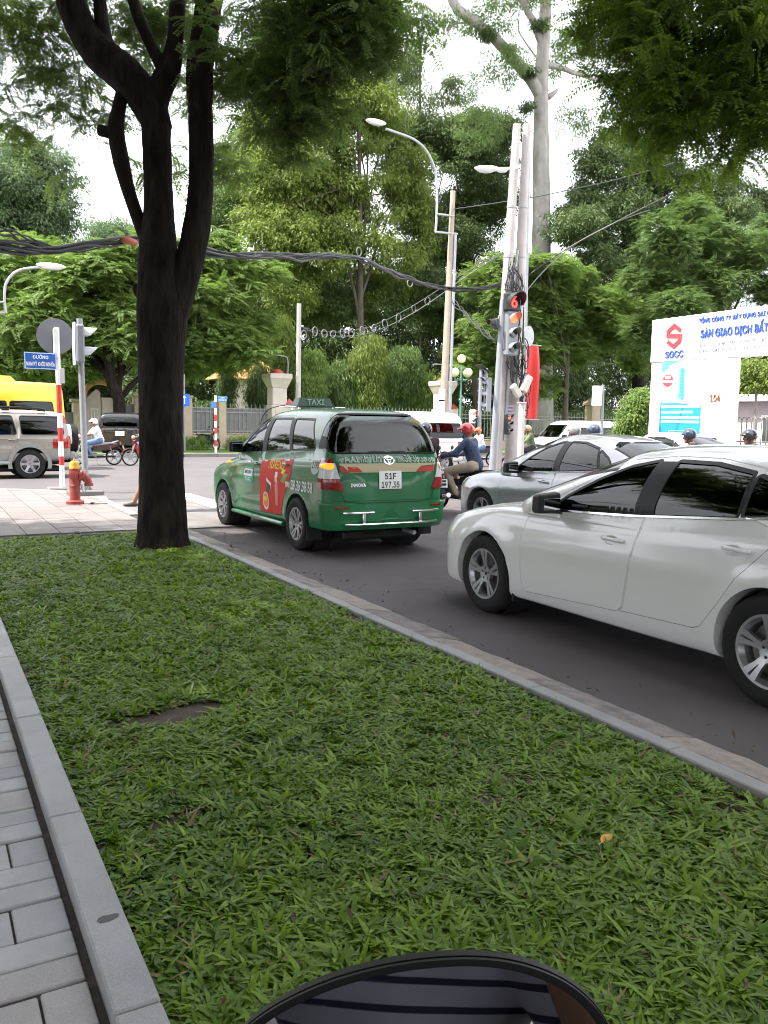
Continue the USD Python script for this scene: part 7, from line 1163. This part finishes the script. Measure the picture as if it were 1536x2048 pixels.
for k in range(9): PF('tower_floor', Polygon([U(.47, .60+k*.033), U(.575, .60+k*.033), U(.575, .603+k*.033), U(.47, .605+k*.033)]), PM('tower_light', None), 3)
for k in range(12): x = .05+.08*k; PF('skyline', Polygon([U(x, .575), U(x+.065, .575), U(x+.06, .592+.014*((k*7) % 4)), U(x+.01, .595+.012*((k*5) % 3))]), PM('skyline', (.35, .42, .50)), 2 if not 3 < k < 8 else 4)
for z0, z1, a, b in ((.527, .552, .05, .97), (.475, .497, .05, .80), (.420, .442, .05, .96), (.378, .400, .05, .95), (.30, .306, .25, .65), (.28, .306, .25, .26), (.24, .247, .70, .95), (.20, .247, .70, .71)): PF('poster_line', Polygon([U(a, z0), U(b, z0), U(b, z1), U(a, z1)]), PM('white', None), 2)
# iron gate leaf with curled tops, small tree and guard house inside the gateway
t = thing('iron_gate', 'iron gate of curled bars beside the white column at the right edge', 'gate'); IG = mat('dull_gate_paint', (.16, .14, .13), .5, .3); gx0 = 21.6
for k in range(14):
    y_ = 17.6-k*.17; a = np.linspace(0, PI, 9); obj(t, 'bar', tube(np.vstack([[(gx0, y_, .15), (gx0, y_, 1.75)], np.stack([gx0+0*a, y_-.085+.085*np.cos(a), 1.8+.12*np.sin(a)], 1)]), .016, 6), IG, 40)
for z in (.3, 1.2): obj(t, 'rail', tube([(gx0, 17.7, z), (gx0, 15.2, z)], .02, 6), IG)
t = thing('guard_house', 'small pale house with a flat roof inside the right gateway', 'house', (29, 20.5, 0)); obj(t, 'wall', bbox((-1.5, -3, 0), (2.5, 1.8, 2.6), .02), mat('mauve_wall', (.42, .36, .38), .8, var=.06), False); obj(t, 'roof', bbox((-2.0, -3.4, 2.6), (3, 2.2, 2.85), .03), SIGN_W, False); w_ = obj(t, 'window', bbox((-1.53, -1.2, 1.0), (-1.49, .2, 2.1), .01), SIGN_W, False); obj(w_, 'pane', bbox((-1.545, -1.1, 1.08), (-1.53, .1, 2.02), .005), LENS_OFF, False)
t = thing('garden_bush', 'leafy young tree inside the gateway at the right edge', 'bush'); c = at_x(1515, 750, 24.5); rng = np.random.default_rng(70); obj(t, 'trunk', limb([(c[0], c[1], .1), c*(1, 1, .6), c], .08, .03, 8, 8), BARK_GREY, True); crown(t, rng, [(c, (.8, .9, .5), 1), (c+[.1, -.5, -.25], (.6, .6, .35), 1)], 14, 'bush', LEAF_YEL, 1.1, .3, 1.2)
t = thing('garden_bush', 'bright green bush against the left end of the white sign wall', 'bush'); rng = np.random.default_rng(71); c = at_y(1278, 822, 21.3); obj(t, 'trunk', limb([(c[0], c[1], .1), c*(1, 1, .6), c], .05, .02, 8, 6), BARK, True); crown(t, rng, [(c, (.45, .45, .7), 1), (c+[-.25, .1, -.45], (.5, .45, .5), 1), (c+[.15, 0, .45], (.3, .3, .35), 1), (c+[-.35, .2, -.8], (.5, .4, .4), 1)], 30, 'bush', LEAF_LIGHT, .9, .25, 1.2)
t = thing('park_house', 'small house with an orange tiled roof glimpsed left of the red-topped pillar', 'house', (*at_y(520, 840, 54)[:2], 0)); obj(t, 'wall', bbox((-2, 0, 0), (1.4, 3, 4.4), .02), PALEP, False); obj(t, 'roof', hull([(-2.8, -.6, 4.4), (1.9, -.6, 4.4), (-2.8, 3.6, 4.4), (1.9, 3.6, 4.4), (-1, 1.5, 5.9), (.4, 1.5, 5.9)]), ORG, False)
for k, (px, w_) in enumerate(((385, .7), (405, .5), (472, .6), (490, .7), (505, .5))):
    lab = ['low green shrub at the foot of the arrow sign', 'low green shrub left of the parked motorbike', 'pale green shrub right of the distant striped post', 'low shrub before the cream wall above the taxi bonnet', 'low shrub left of the taxi windscreen'][k]; t = thing('verge_shrub', lab, 'shrub'); rng = np.random.default_rng(90+k); c = at_y(px, 886, 40.5); c[2] = .45
    obj(t, 'stem', limb([(c[0], c[1], .1), c], .03, .015, 6, 5), BARK, True); crown(t, rng, [(c, (w_, .4, .38), 1)], 22, 'hang', LEAF_LIGHT, .32, .2, 1.5)
# small litter on the lawn and the paving
def leaf_litter(label, p, L, W, col, rz, curl=.5):
    u, w = np.meshgrid(np.linspace(0, 1, 13), np.linspace(-1, 1, 7)); half = W/2*np.sin(PI*u**.8)**.8*(1+.06*np.sin(9*u+3*w)); X = u*L; Y = half*w; Z = curl*L*.9*(u-.45)**2+abs(w)**1.6*half*.8-.15*half*np.sin(6*u); v = np.stack([X, Y, Z], -1).reshape(-1, 3); n = 13; i = np.arange(13*7).reshape(7, 13); a, b, c, d = i[:-1, :-1].ravel(), i[:-1, 1:].ravel(), i[1:, 1:].ravel(), i[1:, :-1].ravel()
    solo('fallen_leaf', move([(v, np.vstack([np.stack([a, b, c], 1), np.stack([a, c, d], 1)])), tube([(-L*.25, 0, .004), (0, 0, Z[3, 0])], .0015, 5)], p, rz=rz), mat(col[0], col[1], .55, var=.2, vs=30), label, 'leaf', smooth=True)
leaf_litter('curled yellow leaf lying on the lawn at the lower right', at_d(1185, 1718, 1)*0+np.array([2.03, 2.06, .115]), .075, .034, ('yellow_leaf', (.52, .30, .05)), .3); leaf_litter('brown dry leaf on the kerb near the tree', (3.12, 9.2, .105), .16, .07, ('brown_leaf', (.06, .035, .022)), 1.2); leaf_litter('dark curled leaf standing at the far edge of the lawn', (1.75, 11.0, .12), .14, .06, ('brown_leaf', None), 2.0); leaf_litter('small dark leaf scrap beside the hydrant base', (2.55, 15.0, .108), .12, .07, ('brown_leaf', None), .5)
